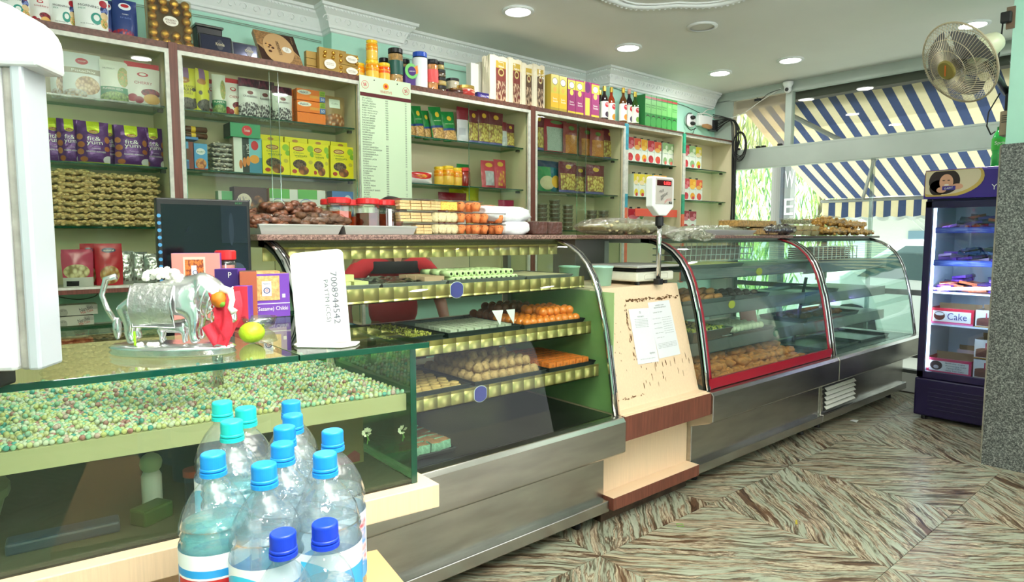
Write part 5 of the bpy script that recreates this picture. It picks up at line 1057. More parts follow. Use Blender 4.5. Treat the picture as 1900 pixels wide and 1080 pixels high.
nutjar('nut jar with black lid half hidden behind the yellow lidded jars', 714, .19, .036, GL, Y=3.90)
nutjar('tall nut jar with dark green label on the ledge', 735, .235, .05, GL, Y=3.80, lz=(.28, .66))
nutjar('nut jar with black lid peeking behind the green label jar', 752, .215, .036, GL, Y=3.92)
nutjar('tall blue lidded jar with a white label', 780, .245, .05, art('print blue white jar', (236, 240, 244), [('r', 0, 0, .3, 1, (40, 90, 180)), ('r', .6, 0, 1, .3, (60, 110, 190))], .3), mat('blue lid', (30, 80, 190), .35), 3.80, lz=(.02, .84))
nutjar('black lidded cashew jar with a red pink label', 803, .215, .04, mat('pink red label', (226, 84, 84), .4), Y=3.80, lz=(.28, .68), cont=mat('cashews', (226, 150, 80), .5, bump=.8, bscale=45, var=.3, vscale=40))
tg = thing('hanging_tag_pack', 'purple sweet pack with a green and orange round tag', 'pack', (at(762, 140, Y=3.77).x, 3.77, zt)); MB().box(-.04, .0, 0, .04, .04, .13).build('pack', mat('purple pack', (84, 60, 130), .3), tg, bevel=.006)
MB().lathe([(.05, 0), (.05, .002)], 30, (.005, -.004, .105), axis='y').build('round_tag', mat('lime tag', (120, 200, 110), .4), tg); MB().lathe([(.03, 0), (.03, .002)], 24, (.008, -.006, .105), axis='y').build('purple_disc', mat('purple disc', (70, 30, 120), .4), tg)
MB().prism([(.02, .13), (.05, .15), (.058, .1), (.04, .09)], -.0045, -.0035, 'y').build('orange_flash', mat('orange flash', (240, 140, 40), .4), tg); letters(tg, [('Celebrations', .008, .105, .008, W_, .05, 8)], lambda x, z: -.0065)
for i, (px, z, r) in enumerate(((817, 0, .044), (817, .055, .044), (817, .11, .04), (817, .165, .03))):
    t = shelf_jar('small black lidded tub, %s in the ledge stack' % ('bottom', 'second', 'third', 'top')[i], px, 0, zt+z, .053, r, clear('tub side', (200, 200, 190), .2, .1) if i % 2 == 0 else mat('tub label', (170, 150, 90), .4), BK, 3.82, 'small black lidded tubs stacked on the ledge', TC, .4)
nutjar('short jar with black lid and purple label', 840, .125, .05, mat('purple label', (120, 50, 90), .4), Y=3.84, z=zt+.035, cont=mat('white mints', (214, 206, 190), .6, bump=.8, bscale=40), lz=(.05, .4)).location.z = zt
shelf_jar('small dark jar lying low beside the gold tin', 846, 0, zt, .045, .055, mat('dark tin body', (70, 40, 34), .3), mat('dark gold lid', (120, 90, 50), .3, .5), 3.79, None, None, .3)
gt = shelf_jar('round gold and red sweet tin on the ledge', 863, 0, zt, .075, .07, art('print red tin', (190, 50, 40), [('s', 0, 0, 1, 9, (206, 60, 40), (220, 190, 150), (160, 40, 36), 3)], .3), mat('gold lid', (200, 170, 90), .2, .8), 3.79, None, None, .3, name='round_tin', cat='tin')
carton('dark purple chocolate bar box lying on the ledge', 886, 916, 0, zt, [art('print purple bar', (50, 40, 110), [('r', .1, .3, .9, .7, (80, 70, 150))], .3)], [('Dairy Milk', 0, .5, .35, W_, .6)], d=.05, h=.05, Y=3.77)
WB = mat('plain white card', (222, 222, 214), .6)
carton('tall plain white paper bag box behind the purple bar box', 874, 892, 118, zt, [WB], d=.06, Y=3.9); carton('second plain white paper box beside the first', 891, 907, 116, zt, [mat('plain cream card', (206, 204, 190), .6)], d=.08, Y=3.88)
# cream paper bags with long windows
CP = mat('cream paper', (226, 216, 190), .7, bump=.3, bscale=20); WM = ((130, 66, 60), (120, 60, 56), (86, 66, 50), (84, 62, 50))
for i, (x0, x1, yt) in enumerate(((908, 943, 108), (943, 968, 113), (968, 989, 122), (989, 1011, 124))):
    a, c = at(x0, 150, Y=3.76).x, at(x1, 150, Y=3.76).x; w_ = c-a; h = at((x0+x1)/2, yt, Y=3.8).z-zt
    t = thing('paper_bag', 'cream paper bag with a long clear window, %s in the row of four' % ORD[i], 'bag', ((a+c)/2, 3.76, zt), 0, 'cream windowed paper bags on the ledge')
    def f(u, v, w_=w_, h=h):
        q = [(-.5, 0), (.5, 0), (.5, 1), (-.5, 1), (-.5, 0)]; k = u*4; j = min(int(k), 3); s = k-j; x = q[j][0]+(q[j+1][0]-q[j][0])*s; y = q[j][1]+(q[j+1][1]-q[j][1])*s
        wob = .006*math.sin(v*9+u*20+i)*v; return (x*w_*.96+wob, y*.09+wob, v*h+(.006*math.sin(u*40) if v > .95 else 0))
    MB().grid(f, 16, 8).build('bag', CP, t)
    xo = .1*w_; MB().box(xo-w_*.26, -.004, h*.03, xo+w_*.26, -.002, h*.9).build('window', art('print bag window %d' % i, WM[i], [('r', 0, .82, 1, 1, (190, 160, 70)), ('e', .5, .72, .3, .1, (190, 170, 110)), ('e', .5, .72, .2, .06, (110, 60, 44)), ('s', 0, 0, 1, .5, WM[i], tuple(int(k*.8) for k in WM[i]), (200, 170, 140), 9)], .15, bump=.4), t)
    letters(t, [('Haldiram', xo, h*.78, .014, W_, .05)], lambda x, z: -.005)
m_py = art('print yellow panettone', (206, 190, 60), [('r', 0, 0, 1, .12, (170, 150, 50)), ('r', 0, .12, 1, .5, (240, 180, 40)), ('e', .5, .82, .34, .1, (60, 50, 50)), ('e', .5, .82, .3, .085, (236, 232, 220)), ('e', .5, .6, .2, .07, (226, 170, 60))], .35)
m_pp = art('print purple panettone', (140, 40, 100), [('r', 0, .7, 1, .96, (196, 186, 60)), ('r', 0, 0, 1, .1, (196, 176, 50)), ('e', .5, .82, .34, .1, (60, 50, 50)), ('e', .5, .82, .3, .085, (236, 232, 220)), ('e', .5, .62, .22, .08, (230, 210, 90))], .35)
for i, (x0, x1, m, yt) in enumerate(((1022, 1037, m_py, 138), (1037, 1052, m_py, 142), (1053, 1068, m_pp, 146), (1068, 1083, m_pp, 149), (1083, 1097, m_pp, 152), (1097, 1112, m_pp, 155))):
    if i == 4: m = art('print purple back', (140, 40, 100), [('e', .5, .84, .36, .15, (90, 30, 90)), ('r', .2, .06, .8, .55, (190, 180, 70)), ('r', 0, .7, .15, 1, (196, 186, 60))], .35)
    carton('%s, %s in the row on the ledge' % ('tall yellow cake box' if i < 2 else 'tall purple and yellow cake box', ORD[i]), x0, x1, yt, zt, [m, mat('yellow box side' if i < 2 else 'purple box side', (186, 160, 60) if i < 2 else (120, 36, 90), .45)], [('Suno', 0, .36, .05, W_, .5), ('Sunehri', .05, .29, .05, W_, .6)] if i != 4 else (), 'tall cake boxes on the ledge', d=.1, Y=3.76)
def wine(label, px, yt, liq, labc, cap, Y=3.80, h=None):
    h = h or at(px, yt, Y=Y).z-zt; r = .036; t = thing('syrup_bottle', label, 'bottle', (at(px, 200, Y=Y).x, Y, zt), 0, 'dark syrup bottles on the ledge')
    MB().lathe([(r*.9, 0), (r, .006), (r, h*.58), (r*.8, h*.68), (r*.38, h*.78), (r*.34, h*.9)], 20).build('bottle', mat('syrup %d %d' % (liq[0], liq[1]), liq, .06, coat=.8), t, True)
    MB().lathe([(r*.42, h*.86), (r*.44, h*.87), (r*.4, h)], 16).build('cap', cap, t); m = art('print syrup label %d' % labc[0], (232, 236, 226), [('e', .75, .78, .1, .16, (206, 40, 50)), ('e', .76, .2, .1, .18, labc), ], .4)
    b = MB(); b.lathe([(r*1.012, 0), (r*1.012, 1)], 24, cap0=False, cap1=False); b.v = [(x, y, h*.1+z*h*.46) for x, y, z in b.v]; b.build('label', m, t, True)
    letters(t, [('mogu', 0, h*.47, .014, (250, 240, 240), .03)], lambda x, z: -math.sqrt(max(0, (r*1.02)**2-x*x)))
GC = mat('gold cap', (206, 170, 70), .3, .6)
for i, (px, yt, liq, lc, Y, lb) in enumerate(((1121, 160, (30, 16, 20), (50, 30, 50), 3.80, 'black currant syrup bottle, leftmost tall one'), (1134, 162, (150, 50, 16), (240, 140, 30), 3.86, 'orange syrup bottle behind the leftmost tall one'), (1113, 168, (40, 30, 20), (90, 40, 40), 3.9, 'syrup bottle hidden behind the first black one'), (1156, 163, (90, 50, 14), (240, 150, 40), 3.80, 'amber orange syrup bottle alone in the middle'), (1167, 165, (20, 14, 26), (60, 40, 80), 3.84, 'dark syrup bottle with pale cap behind'), (1178, 171, (40, 80, 20), (120, 170, 60), 3.80, 'green syrup bottle beside the green boxes'))): wine(lb, px, yt, liq, lc, GC if i != 4 else mat('rose cap', (206, 150, 130), .4), Y)
m_gb = art('print green olive box', (50, 140, 64), [('r', 0, .88, 1, .94, (170, 60, 60)), ('e', .5, .34, .3, .06, (40, 60, 30)), ('r', 0, .45, 1, .85, (120, 196, 110)), ('e', .5, .2, .5, .16, (70, 160, 80))], .4)
for i, (x0, x1) in enumerate(((1197, 1208), (1208, 1218), (1218, 1228), (1228, 1238), (1238, 1247), (1247, 1257))):
    carton('tall green box, %s in the row beside the bottles' % ORD[i], x0, x1, 175+i*2.2, zt, [m_gb, mat('green box side', (44, 120, 60), .45)], [('Kewra', 0, .7, .045, (30, 90, 50), .7), ('Syrup', 0, .63, .045, (30, 90, 50), .7)] if i != 4 else [('o', 0, .75, .05, (170, 210, 160), .5)], 'tall green boxes on the ledge', d=.12, Y=3.76)
# ================================================================== GOODS ON THE SLABS
ZG = 1.356
def steel_tray(label, x0, x1, y0, y1, z, h=.03, m=None, group=None, cat='tray'):
    t = thing('steel_tray', label, cat, ((x0+x1)/2, (y0+y1)/2, z), 0, group); a, b_ = (x1-x0)/2, (y1-y0)/2; b = MB(); fl = h*.35
    o = [(-a, -b_), (a, -b_), (a, b_), (-a, b_)]; i_ = [(-a+fl, -b_+fl), (a-fl, -b_+fl), (a-fl, b_-fl), (-a+fl, b_-fl)]
    V = [(*p, h) for p in o]+[(*p, .0) for p in i_]+[(*p, .002) for p in i_]+[(p[0]*.985, p[1]*.985, h) for p in o]; b.v = V
    for k in range(4):
        j = (k+1) % 4; b.face([k, j, 4+j, 4+k]); b.face([12+k, 12+j, 8+j, 8+k]); b.face([k, j, 12+j, 12+k])
    b.face([4, 5, 6, 7]); b.face([8, 9, 10, 11]); m = m or mat('satin tray steel', (206, 208, 206), .38, .55); b.build('pan', m, t)
    MB().tube([(-a, -b_, h), (a, -b_, h), (a, b_, h), (-a, b_, h)], .003, 5, closed=True).build('rolled_rim', m, t); return t
X_ = lambda px, Y: at(px, 430, Y=Y).x
steel_tray('long steel tray under the bagged dark sweets on the granite slab', X_(478, 2.22), X_(632, 2.22), 2.205, 2.50, ZG, .032)
steel_tray('long steel tray under the red lidded jars on the granite slab', X_(636, 2.22), X_(770, 2.22), 2.205, 2.50, ZG, .03)
DATE = mat('dark nut sweets', (112, 66, 44), .35, var=.45, vscale=50); DAT2 = mat('brown date balls', (96, 62, 40), .5, var=.3, vscale=70, bump=.6, bscale=60)
for i, (px, y, z, w_, d, h, m, r, lb) in enumerate(((498, 2.28, .06, .20, .13, .05, DATE, .014, 'bag of glossy nut sweets low at the left of the tray'), (583, 2.28, .062, .21, .13, .058, DAT2, .017, 'bag of brown date balls low at the right of the tray'), (530, 2.36, .105, .22, .14, .05, DATE, .015, 'bag of dark nut sweets lying on top of the others'), (500, 2.44, .07, .2, .1, .09, DATE, .014, 'bag of nut sweets behind at the left of the tray'), (600, 2.42, .075, .16, .1, .07, mat('tan bag contents', (170, 146, 110), .5, var=.2, vscale=40), .012, 'bag of tan sweets behind the date balls'))):
    cm, fm = bag_mesh(w_, d, h, m, r, 30+i, 60); t = thing('sweet_bag', lb, 'bag', (X_(px, y)+.01, y, ZG+z-.012), random.uniform(-.15, .15), 'clear bags of dark sweets on the tray'); c = link('sweets', cm, t); c['kind'] = 'stuff'; link('film', fm, t)
PK = mat('orange pickle', (190, 70, 20), .35, var=.4, vscale=40); PD = mat('dark honey pickle', (96, 34, 16), .2, var=.4, vscale=30)
for i, (px, y, cm, fill, lb) in enumerate(((617, 2.42, PK, .5, 'red lidded jar mostly hidden at the back left'), (630, 2.30, PK, .62, 'front red lidded jar of orange pickle at left'), (655, 2.42, PK, .5, 'narrow looking red lidded jar behind between two'), (683, 2.28, PD, .58, 'wide red lidded jar of dark honey sweets in the middle'), (714, 2.33, PD, .58, 'red lidded jar of dark honey sweets at right with a white strip'))):
    t = thing('pickle_jar', lb, 'jar', (X_(px, y), y, ZG+.004), PI/8, 'red lidded jars on the steel tray'); r, h = .047, .135
    MB().lathe([(r*.95, 0), (r, .006), (r, h*.74), (r*.86, h*.8), (r*.84, h*.86)], 8).build('body', CLJ, t); MB().lathe([(r*.9, .003), (r*.94, .008), (r*.94, h*fill)], 8).build('pickle', cm, t)
    MB().lathe([(r*.93, h*.84), (r*.95, h*.85), (r*.95, h*.97), (r*.88, h)], 24).build('lid', RD, t)
    if i == 4: MB().box(-.009, -r*1.0, .004, .006, -r*.96, h*.72).build('label_strip', WHITE, t, rot=(0, 0, -PI/8))
# clear hinged boxes of cookies and muffins
CK = mat('pale cookie', (232, 196, 140), .7, var=.12, vscale=60, bump=.3, bscale=80); CKR = mat('round coconut cookie', (236, 222, 176), .8, bump=.6, bscale=120, var=.08, vscale=80); TUT = art('print tutti frutti', (244, 206, 90), [('t', .5, .5, .9, .9, (220, 60, 40), (244, 206, 90), (244, 206, 90), 9)], .6); MUF = mat('orange muffin', (240, 140, 80), .7, var=.15, vscale=40, bump=.4, bscale=60); FRU = mat('dark dried fruit', (60, 30, 30), .5)
BOXC = clear('clear box plastic', (250, 250, 246), .10, .03)
cookie = MB(); cookie.lathe([(.016, 0), (.021, .002), (.021, .008), (.016, .010)], 12); CKM = cookie.mesh('cookie', CK, True)
bar = MB(); bar.box(-.031, -.017, 0, .031, .017, .0105); BARM = bar.mesh('cookie', CK)
rnd = MB(); rnd.lathe([(.012, 0), (.022, .003), (.022, .008), (.012, .011)], 14, axis='y'); RNM = rnd.mesh('cookie', CKR, True)
def clearbox(label, x0, x1, y, z, h, group):
    t = thing('clear_box', label, 'box', ((x0+x1)/2, y, z), 0, group); a = (x1-x0)/2-.002
    MB().prism([(-a*.93, 0), (a*.93, 0), (a, h*.9), (-a, h*.9)], 0, .12, 'y').drop(0, 2, 4).build('tub', BOXC, t); b = MB(); b.tube([(-a, 0, h*.92), (a, 0, h*.92), (a, .12, h*.92), (-a, .12, h*.92)], .0022, 4, closed=True); b.build('rim', clear('box rim', (215, 215, 210), .4, .1), t)
    MB().quad((-a*.96, .004, h*.96), (a*.96, .004, h*.96), (a*.96, .116, h*.96), (-a*.96, .116, h*.96)).build('lid', BOXC, t); return t
YBX = 2.24; bh = .048
cols_ = ((742, 808, 'bar'), (808, 854, 'rnd'), (854, 897, 'muf'), (897, 939, 'muf'))
names_ = ('of cookie bars', 'of round cookies', 'of orange muffins', 'of orange muffins')
for ci, (p0, p1, kind) in enumerate(cols_):
    x0, x1 = X_(p0, YBX), X_(p1, YBX)
    for r in range(3 if ci < 3 else 2):
        z = ZG+r*(bh+.001); lv = ('bottom', 'middle', 'top')[r]
        if ci == 0 and r == 0: x0b = X_(772, YBX)
        else: x0b = x0
        nm = 'clear box of tutti frutti cake' if (ci == 1 and r == 2) else 'clear box %s' % names_[ci]
        clearbox('%s, %s of the %s stack' % (nm, lv, ORD[ci]), x0b, x1, YBX, z, bh, 'clear sweet boxes stacked on the slab'); w_ = x1-x0b
        where = 'in the %s box of the %s stack' % (lv, ORD[ci])
        if kind == 'bar':
            nx = 3 if x0b == x0 else 2
            for k in range(3):
                for i in range(nx):
                    o = link('cookie', BARM, None, (x0b+.008+(i+.5)*(w_-.014)/nx, YBX+.03+.003*k, z+.004+k*.0125), (0, 0, random.uniform(-.08, .08))); o.scale = ((w_-.018)/nx/.066, 1, 1)
                    tag(o, 'cookie bar, %s from left, %s layer, %s' % (ORD[i], ORD[k], where), 'cookie', 'cookie bars '+where)
        elif kind == 'rnd' and r < 2:
            for i in range(4):
                for q in range(2):
                    xx = x0b+.016+i*(w_-.036)/3; 
                    if r == 1 and q and i == 0: continue
                    o = link('cookie', RNM, None, (xx, YBX+.012+q*.014+(.006 if i == 0 else 0), z+.024), (0, 0, random.uniform(-.2, .2))); tag(o, 'round cookie, %s from left, %s row, %s' % (ORD[i], ('front', 'rear')[q], where), 'cookie', 'round cookies '+where)
        elif kind == 'rnd':
            tag(MB().box(0, 0, 0, w_*.66, .02, .036).build('fruit_cake', TUT, loc=(x0b+w_*.28, YBX+.008, z+.004), bevel=.003), 'yellow tutti frutti cake slab '+where, 'cake')
            for i in range(3): tag(link('cookie', BARM, None, (x0b+.02, YBX+.03, z+.005+i*.012)), 'tan cookie, %s layer, %s' % (ORD[i], where), 'cookie', 'tan cookies '+where)
        else:
            for i in range(2):
                for q in range(2):
                    t = thing('muffin', 'orange muffin, %s %s one %s' % (('front', 'rear')[q], ('left', 'right')[i], where), 'muffin', (x0b+.021+i*(w_-.042), YBX+.028+q*.045, z+.004), 0, 'muffins '+where)
                    MB().lathe([(.016, 0), (.020, .016), (.023, .024), (.021, .034), (.010, .040)], 12).build('cake', MUF, t, True); b = MB(); random.seed(ci*9+r*3+i)
                    for _ in range(5): a = -PI/2+random.uniform(-1, 1); b.ball((math.cos(a)*.0205, math.sin(a)*.0205, .026+random.uniform(0, .006)), .0022, 5, 4)
                    o = b.build('fruit_bits', FRU, t); o['kind'] = 'stuff'
PAPW = mat('white wrapping paper', (238, 240, 244), .6, bump=1, bscale=14)
def parcel(label, p0, p1, z, h, y, mt, group=None, seed=0, cat='parcel', name='wrapped_parcel', d=.12):
    x0, x1 = X_(p0, y), X_(p1, y); w_ = x1-x0; b = MB()
    b.ball((0, 0, 0), .5, 24, 14)
    nv = []
    for x, y_, z_ in b.v:
        f = lambda q: math.copysign(min(.5, abs(q)*1.25)**.8/.5**.8*.5, q)
        n = .16*noise.noise(Vector((x*5+seed, y_*5, z_*5)))+.07*noise.noise(Vector((x*14+seed, y_*14, z_*14)))
        nv.append((f(x)*w_*(1+n), f(y_)*d*(1+n), f(z_)*h*(1+n)))
    b.v = nv; o = b.build(name, mt, None, True, loc=((x0+x1)/2, y+d/2, z+h/2)); return tag(o, label, cat, group)
parcel('white paper wrapped parcel, lower one of the two on the slab', 936, 988, ZG, .062, 2.25, PAPW, 'white paper parcels')
parcel('white paper wrapped parcel lying on top of the other', 905, 987, ZG+.062, .066, 2.25, PAPW, 'white paper parcels', 3)
parcel('orange plastic wrapped bun loaf behind the white parcels', 884, 935, ZG+.08, .06, 2.42, mat('orange loaf', (226, 140, 100), .3, coat=.4), None, 5, 'loaf', 'wrapped_loaf')
parcel('brown loaf low behind the muffin boxes', 905, 940, ZG, .08, 2.42, mat('brown loaf', (150, 80, 50), .5), None, 6, 'loaf', 'wrapped_loaf')
PLUM = mat('dark plum cake', (84, 42, 34), .5, var=.3, vscale=40, bump=.4, bscale=40)
for i, (p0, p1) in enumerate(((989, 1017), (1017, 1045))):
    y = 2.24; x0, x1 = X_(p0, y), X_(p1, y); w_ = x1-x0; t = thing('plum_cake', 'dark brown plum cake in clear film, %s one on the slab end' % ('left', 'right')[i], 'cake', ((x0+x1)/2, y, ZG), 0, 'plum cakes')
    MB().box(-w_/2+.002, 0, 0, w_/2-.002, .12, .062).build('cake', PLUM, t, bevel=.008); MB().box(-w_/2, -.003, 0, w_/2, .123, .066).build('film', FILM, t, bevel=.006)
# ---- second slab: bagged trays, far slab: snack boxes, tubs and sev bags
def film_bag(label, p0, p1, z0, z1, y, nut, seed, group=None, film=None, n=70, r=.012, d=.2, cat='bag', name='snack_bag', rz=0):
    x0, x1 = X_(p0, y), X_(p1, y); cm, fm = bag_mesh(x1-x0, d, z1-z0, nut, r, seed, n, film)
    t = thing(name, label, cat, ((x0+x1)/2, y+d/2, ZG+z0+(z1-z0)/2), rz, group); c = link('snack', cm, t); c['kind'] = 'stuff'; link('film', fm, t); return t
PALE = mat('pale dry snack', (206, 196, 150), .6, var=.2, vscale=40)
HF = clear('hazy bag film', (232, 232, 214), .2, .12, bump=1, bscale=22, milky=.25, mcol=(220, 220, 200))
film_bag('large hazy plastic bag over a pale snack tray behind the scale head', 1132, 1245, 0, .09, 2.24, PALE, 50, film=HF, d=.3)
steel_tray('steel tray wrapped in plastic on the second slab', X_(1262, 2.26), X_(1395, 2.26), 2.23, 2.52, ZG, .03)
film_bag('bag of white puffed snacks on the wrapped tray', 1300, 1400, .012, .062, 2.25, mat('white puffs', (226, 232, 220), .6), 51, film=HF, r=.010, d=.22)
def drape(label, p0, p1, seed, drop):
    y = 2.185; x0, x1 = X_(p0, y), X_(p1, y); b = MB()
    def f(u, v):
        x = x0+(x1-x0)*u; e = math.sin(PI*u)**.6; z = ZG+.055*(1-v)*e-drop*v*e+.012*noise.noise(Vector((u*6+seed, v*5, 0))); yy = 2.26-.095*math.sin(min(1, v*1.4)*PI/2)+.02*noise.noise(Vector((u*5, v*6, seed)))-.02*e
        return (x, yy, z)
    b.grid(f, 22, 14); b.grid(lambda u, v: (f(u, v)[0], f(u, v)[1]+.012+.02*math.sin(PI*v), f(u, v)[2]), 22, 14); return tag(b.build('plastic_bag_end', HF, None, True), label, 'plastic bag', 'plastic bag ends hanging over the slab')
drape('crumpled clear bag end hanging over the slab edge beside the scale pole', 1232, 1277, 1, .035); drape('second crumpled clear bag end hanging over the slab edge', 1274, 1320, 2, .034)
GRAN_ = mat('golden chikki', (190, 150, 90), .5, var=.35, vscale=60, bump=.6, bscale=60)
for i, (p0, p1, y) in enumerate(((1373, 1440, 2.24), (1398, 1444, 2.235))):
    x0, x1 = X_(p0, y), X_(p1, y); t = thing('snack_block', 'clear wrapped golden snack block, %s' % ('upper long one' if i == 0 else 'lower one on the slab'), 'snack', ((x0+x1)/2, y, ZG+(.052 if i == 0 else 0)), 0, 'golden snack blocks'); w_ = x1-x0
    MB().box(-w_/2, 0, .004, w_/2, .16, .046).build('block', GRAN_, t, bevel=.005); MB().box(-w_/2-.004, -.004, .0, w_/2+.004, .164, .05).build('film', FILM, t, bevel=.004)
x0 = X_(1376, 2.26); tag(MB().box(0, 0, 0, .14, .14, .05).build('snack_box', clear('dull box', (220, 214, 190), .2, .1, milky=.4, mcol=(190, 170, 130)), loc=(x0, 2.27, ZG), bevel=.004), 'hazy box under the long golden snack block', 'box')
film_bag('crumpled dark brown snack bag with silver film on the far slab', 1420, 1482, 0, .08, 2.22, mat('dark choc snack', (60, 34, 34), .4), 60, film=clear('silvery film', (210, 210, 210), .4, .1, bump=1, bscale=24), d=.14, name='dark_snack_bag')
for r in range(3):
    for i, (p0, p1) in enumerate(((1466, 1481), (1481, 1496), (1496, 1511), (1511, 1526))):
        if r == 2 and i == 3: continue
        y = 2.23; x0, x1 = X_(p0, y), X_(p1, y); w_ = (x1-x0)/2
        t = thing('clear_tub', 'small clear tub of pale sweets, %s in the %s row on the far slab' % (ORD[i], ('bottom', 'middle', 'top')[r]), 'tub', ((x0+x1)/2, y+.05, ZG+r*.041), 0, 'clear tubs on the far slab')
        MB().lathe([(w_*.7, 0), (w_*.88, .034), (w_*.96, .036), (w_*.96, .040)], 14).build('tub', BOXC, t, True); MB().lathe([(w_*.66, .002), (w_*.8, .030)], 12).build('sweets', mat('cream tub sweets', (220, 206, 160), .6) if r < 2 else mat('seed mix', (170, 170, 140), .6, var=.6, vscale=120), t)
SEV = mat('golden sev', (206, 158, 76), .55, var=.3, vscale=70, bump=.8, bscale=70)
for i, (p0, p1, z0, z1, y, lb) in enumerate(((1526, 1580, 0, .065, 2.22, 'front low golden snack bag'), (1520, 1568, .07, .155, 2.27, 'tall upper golden snack bag'), (1562, 1612, .055, .13, 2.26, 'upper right golden snack bag'), (1574, 1622, 0, .06, 2.22, 'end golden snack bag at the slab tip'), (1508, 1540, .0, .07, 2.36, 'golden snack bag behind the tubs'))):
    film_bag(lb+' on the far slab', p0, p1, z0, z1, y, SEV, 70+i, 'golden snack bags on the far slab', n=60, r=.016, d=.15, rz=random.uniform(-.1, .1))
# ================================================================== SWEETS IN THE FIRST CASE
class Pts(list): nx = 0
def spot(label, pts, i):
    nx = getattr(pts, 'nx', 0)
    if not nx or nx > 20 or i//nx > 19 or len(label.split()) > 11: return label
    return '%s, %s from left, %s row' % (label, ORD[i % nx], ORD[i//nx])
def place(mesh, name, label, cat, grp, pts, rots=None, smooth=False):
    for i, p in enumerate(pts):
        o = link(name, mesh, None, p, rots[i] if rots else None); tag(o, spot(label, pts, i), cat, grp)
def grid_pts(x0, x1, y0, y1, z, nx, ny, jx=0, jy=0, stag=0):
    r = Pts([(x0+(i+.5+(stag*.5 if j % 2 else 0))*(x1-x0)/nx+random.uniform(-jx, jx), y0+(j+.5)*(y1-y0)/ny+random.uniform(-jy, jy), z) for j in range(ny) for i in range(nx)]); r.nx = nx; return r
zs1, zs2, zs3 = 1.163, .958, .766
tx = lambda px, py, Y: at(px, py, Y=Y).x
random.seed(21)
# top shelf
A0 = [(.86, 1.13), (1.14, 1.42), (1.43, 1.83), (1.84, 2.12)]
for i, (a, b_) in enumerate(A0): steel_tray('steel tray on the top foil shelf, %s from the left' % ORD[i], a, b_, 2.07, 2.42, zs1-.006, .018, m=mat('dull tray steel', (150, 156, 156), .3, .85), group='trays on the top foil shelf')
PAN = mat('pale paneer', (226, 224, 156), .6); pb = MB(); pb.box(-.028, -.02, 0, .028, .02, .024); pm = pb.mesh('sweet_block', PAN)
place(pm, 'sweet_block', 'pale yellow sweet block, bottom layer, top foil shelf', 'sweet', 'pale yellow blocks', grid_pts(.9, 1.11, 2.1, 2.3, zs1, 3, 4, .002, .002))
place(pm, 'sweet_block', 'pale yellow sweet block, second layer, top foil shelf', 'sweet', 'pale yellow blocks, upper layer', grid_pts(.93, 1.05, 2.12, 2.2, zs1+.025, 2, 2, .004, .004))
fs = MB(); fs.grid(lambda u, v: (1.15+.26*u, 2.09+.3*v, zs1+.006+.016*abs(noise.noise(Vector((u*6, v*5, 2))))+.008*math.sin(PI*u)), 22, 14); tag(fs.build('silver_leaf_sheet', mat('crumpled silver leaf', (206, 206, 208), .18, 1, bump=.6, bscale=50), None, True), 'sheet of crumpled silver leaf over brown sweets on the top foil shelf', 'foil sheet')
RLM = MB().lathe([(.006, -.034), (.0125, -.034), (.0125, .034), (.006, .034)], 12, axis='y', cap0=False, cap1=False).mesh('sweet_roll', mat('pale green sweet roll', (216, 232, 176), .5), True)
place(RLM, 'sweet_roll', 'pale green pistachio roll in the bottom layer', 'sweet', 'pistachio rolls, bottom layer', grid_pts(1.46, 1.80, 2.08, 2.32, zs1+.013, 13, 3))
place(RLM, 'sweet_roll', 'pale green pistachio roll in the upper layer', 'sweet', 'pistachio rolls, upper layer', grid_pts(1.45, 1.79, 2.10, 2.32, zs1+.036, 12, 3))
sb = MB(); sb.box(-.03, -.03, 0, .03, .03, .016); place(sb.mesh('sweet_slab', mat('cream sweet slab', (216, 206, 166), .6), False), 'sweet_slab', 'cream square sweet at the right of the top foil shelf', 'sweet', 'cream square sweets', grid_pts(1.86, 2.10, 2.09, 2.38, zs1-.002, 4, 5))
place(MB().box(-.012, -.03, 0, .012, .03, .03).mesh('sweet_stick', mat('brown pink stick sweet', (196, 160, 130), .6)), 'sweet_stick', 'brownish stick sweet beside the pistachio rolls', 'sweet', 'brownish stick sweets', grid_pts(1.34, 1.43, 2.1, 2.3, zs1, 4, 3))
DT = mat('dark rim tray', (70, 78, 78), .3, .8)
# middle shelf
steel_tray('dark rimmed tray of green pistachio crumble on the middle foil shelf', .98, 1.37, 2.02, 2.42, zs2-.006, .024, DT); random.seed(2)
b = MB()
for i in range(1500): b.ball((random.uniform(1.0, 1.35), random.uniform(2.04, 2.40), zs2+.012+random.random()*.008), random.uniform(.003, .006), 5, 3, random.choice((0, 0, 1, 2)))
tag(b.build('pistachio_crumble', [mat('pistachio green', (140, 140, 50), .6), mat('dark pistachio', (80, 70, 34), .6), mat('light pistachio', (186, 180, 90), .6)]), 'green pistachio crumble topping filling the tray', 'sweet topping', kind='stuff')
steel_tray('dark rimmed tray of white square sweets on the middle foil shelf', 1.39, 1.76, 2.02, 2.42, zs2-.006, .024, DT)
place(MB().box(-.0155, -.0155, 0, .0155, .0155, .024).mesh('sweet_square', mat('white coconut square', (206, 212, 190), .6)), 'sweet_square', 'white square coconut sweet in the middle shelf tray', 'sweet', 'white square sweets', grid_pts(1.42, 1.74, 2.05, 2.32, zs2, 8, 7, .001, .001))
steel_tray('steel tray of shiny orange balls on the middle foil shelf', 1.78, 2.15, 2.02, 2.46, zs2-.006, .02, DT)
OB = MB().ball((0, 0, 0), .0215, 14, 10).mesh('sweet_ball', mat('glossy orange sweet', (232, 128, 40), .2, coat=.6), True); DB_ = MB().ball((0, 0, 0), .0215, 14, 10).mesh('sweet_ball', mat('glossy brown sweet', (130, 66, 36), .2, coat=.6), True)
place(OB, 'sweet_ball', 'glossy orange syrup ball in the lower layer', 'sweet', 'orange syrup balls', grid_pts(1.80, 2.14, 2.03, 2.27, zs2+.018, 9, 6, .002, .002))
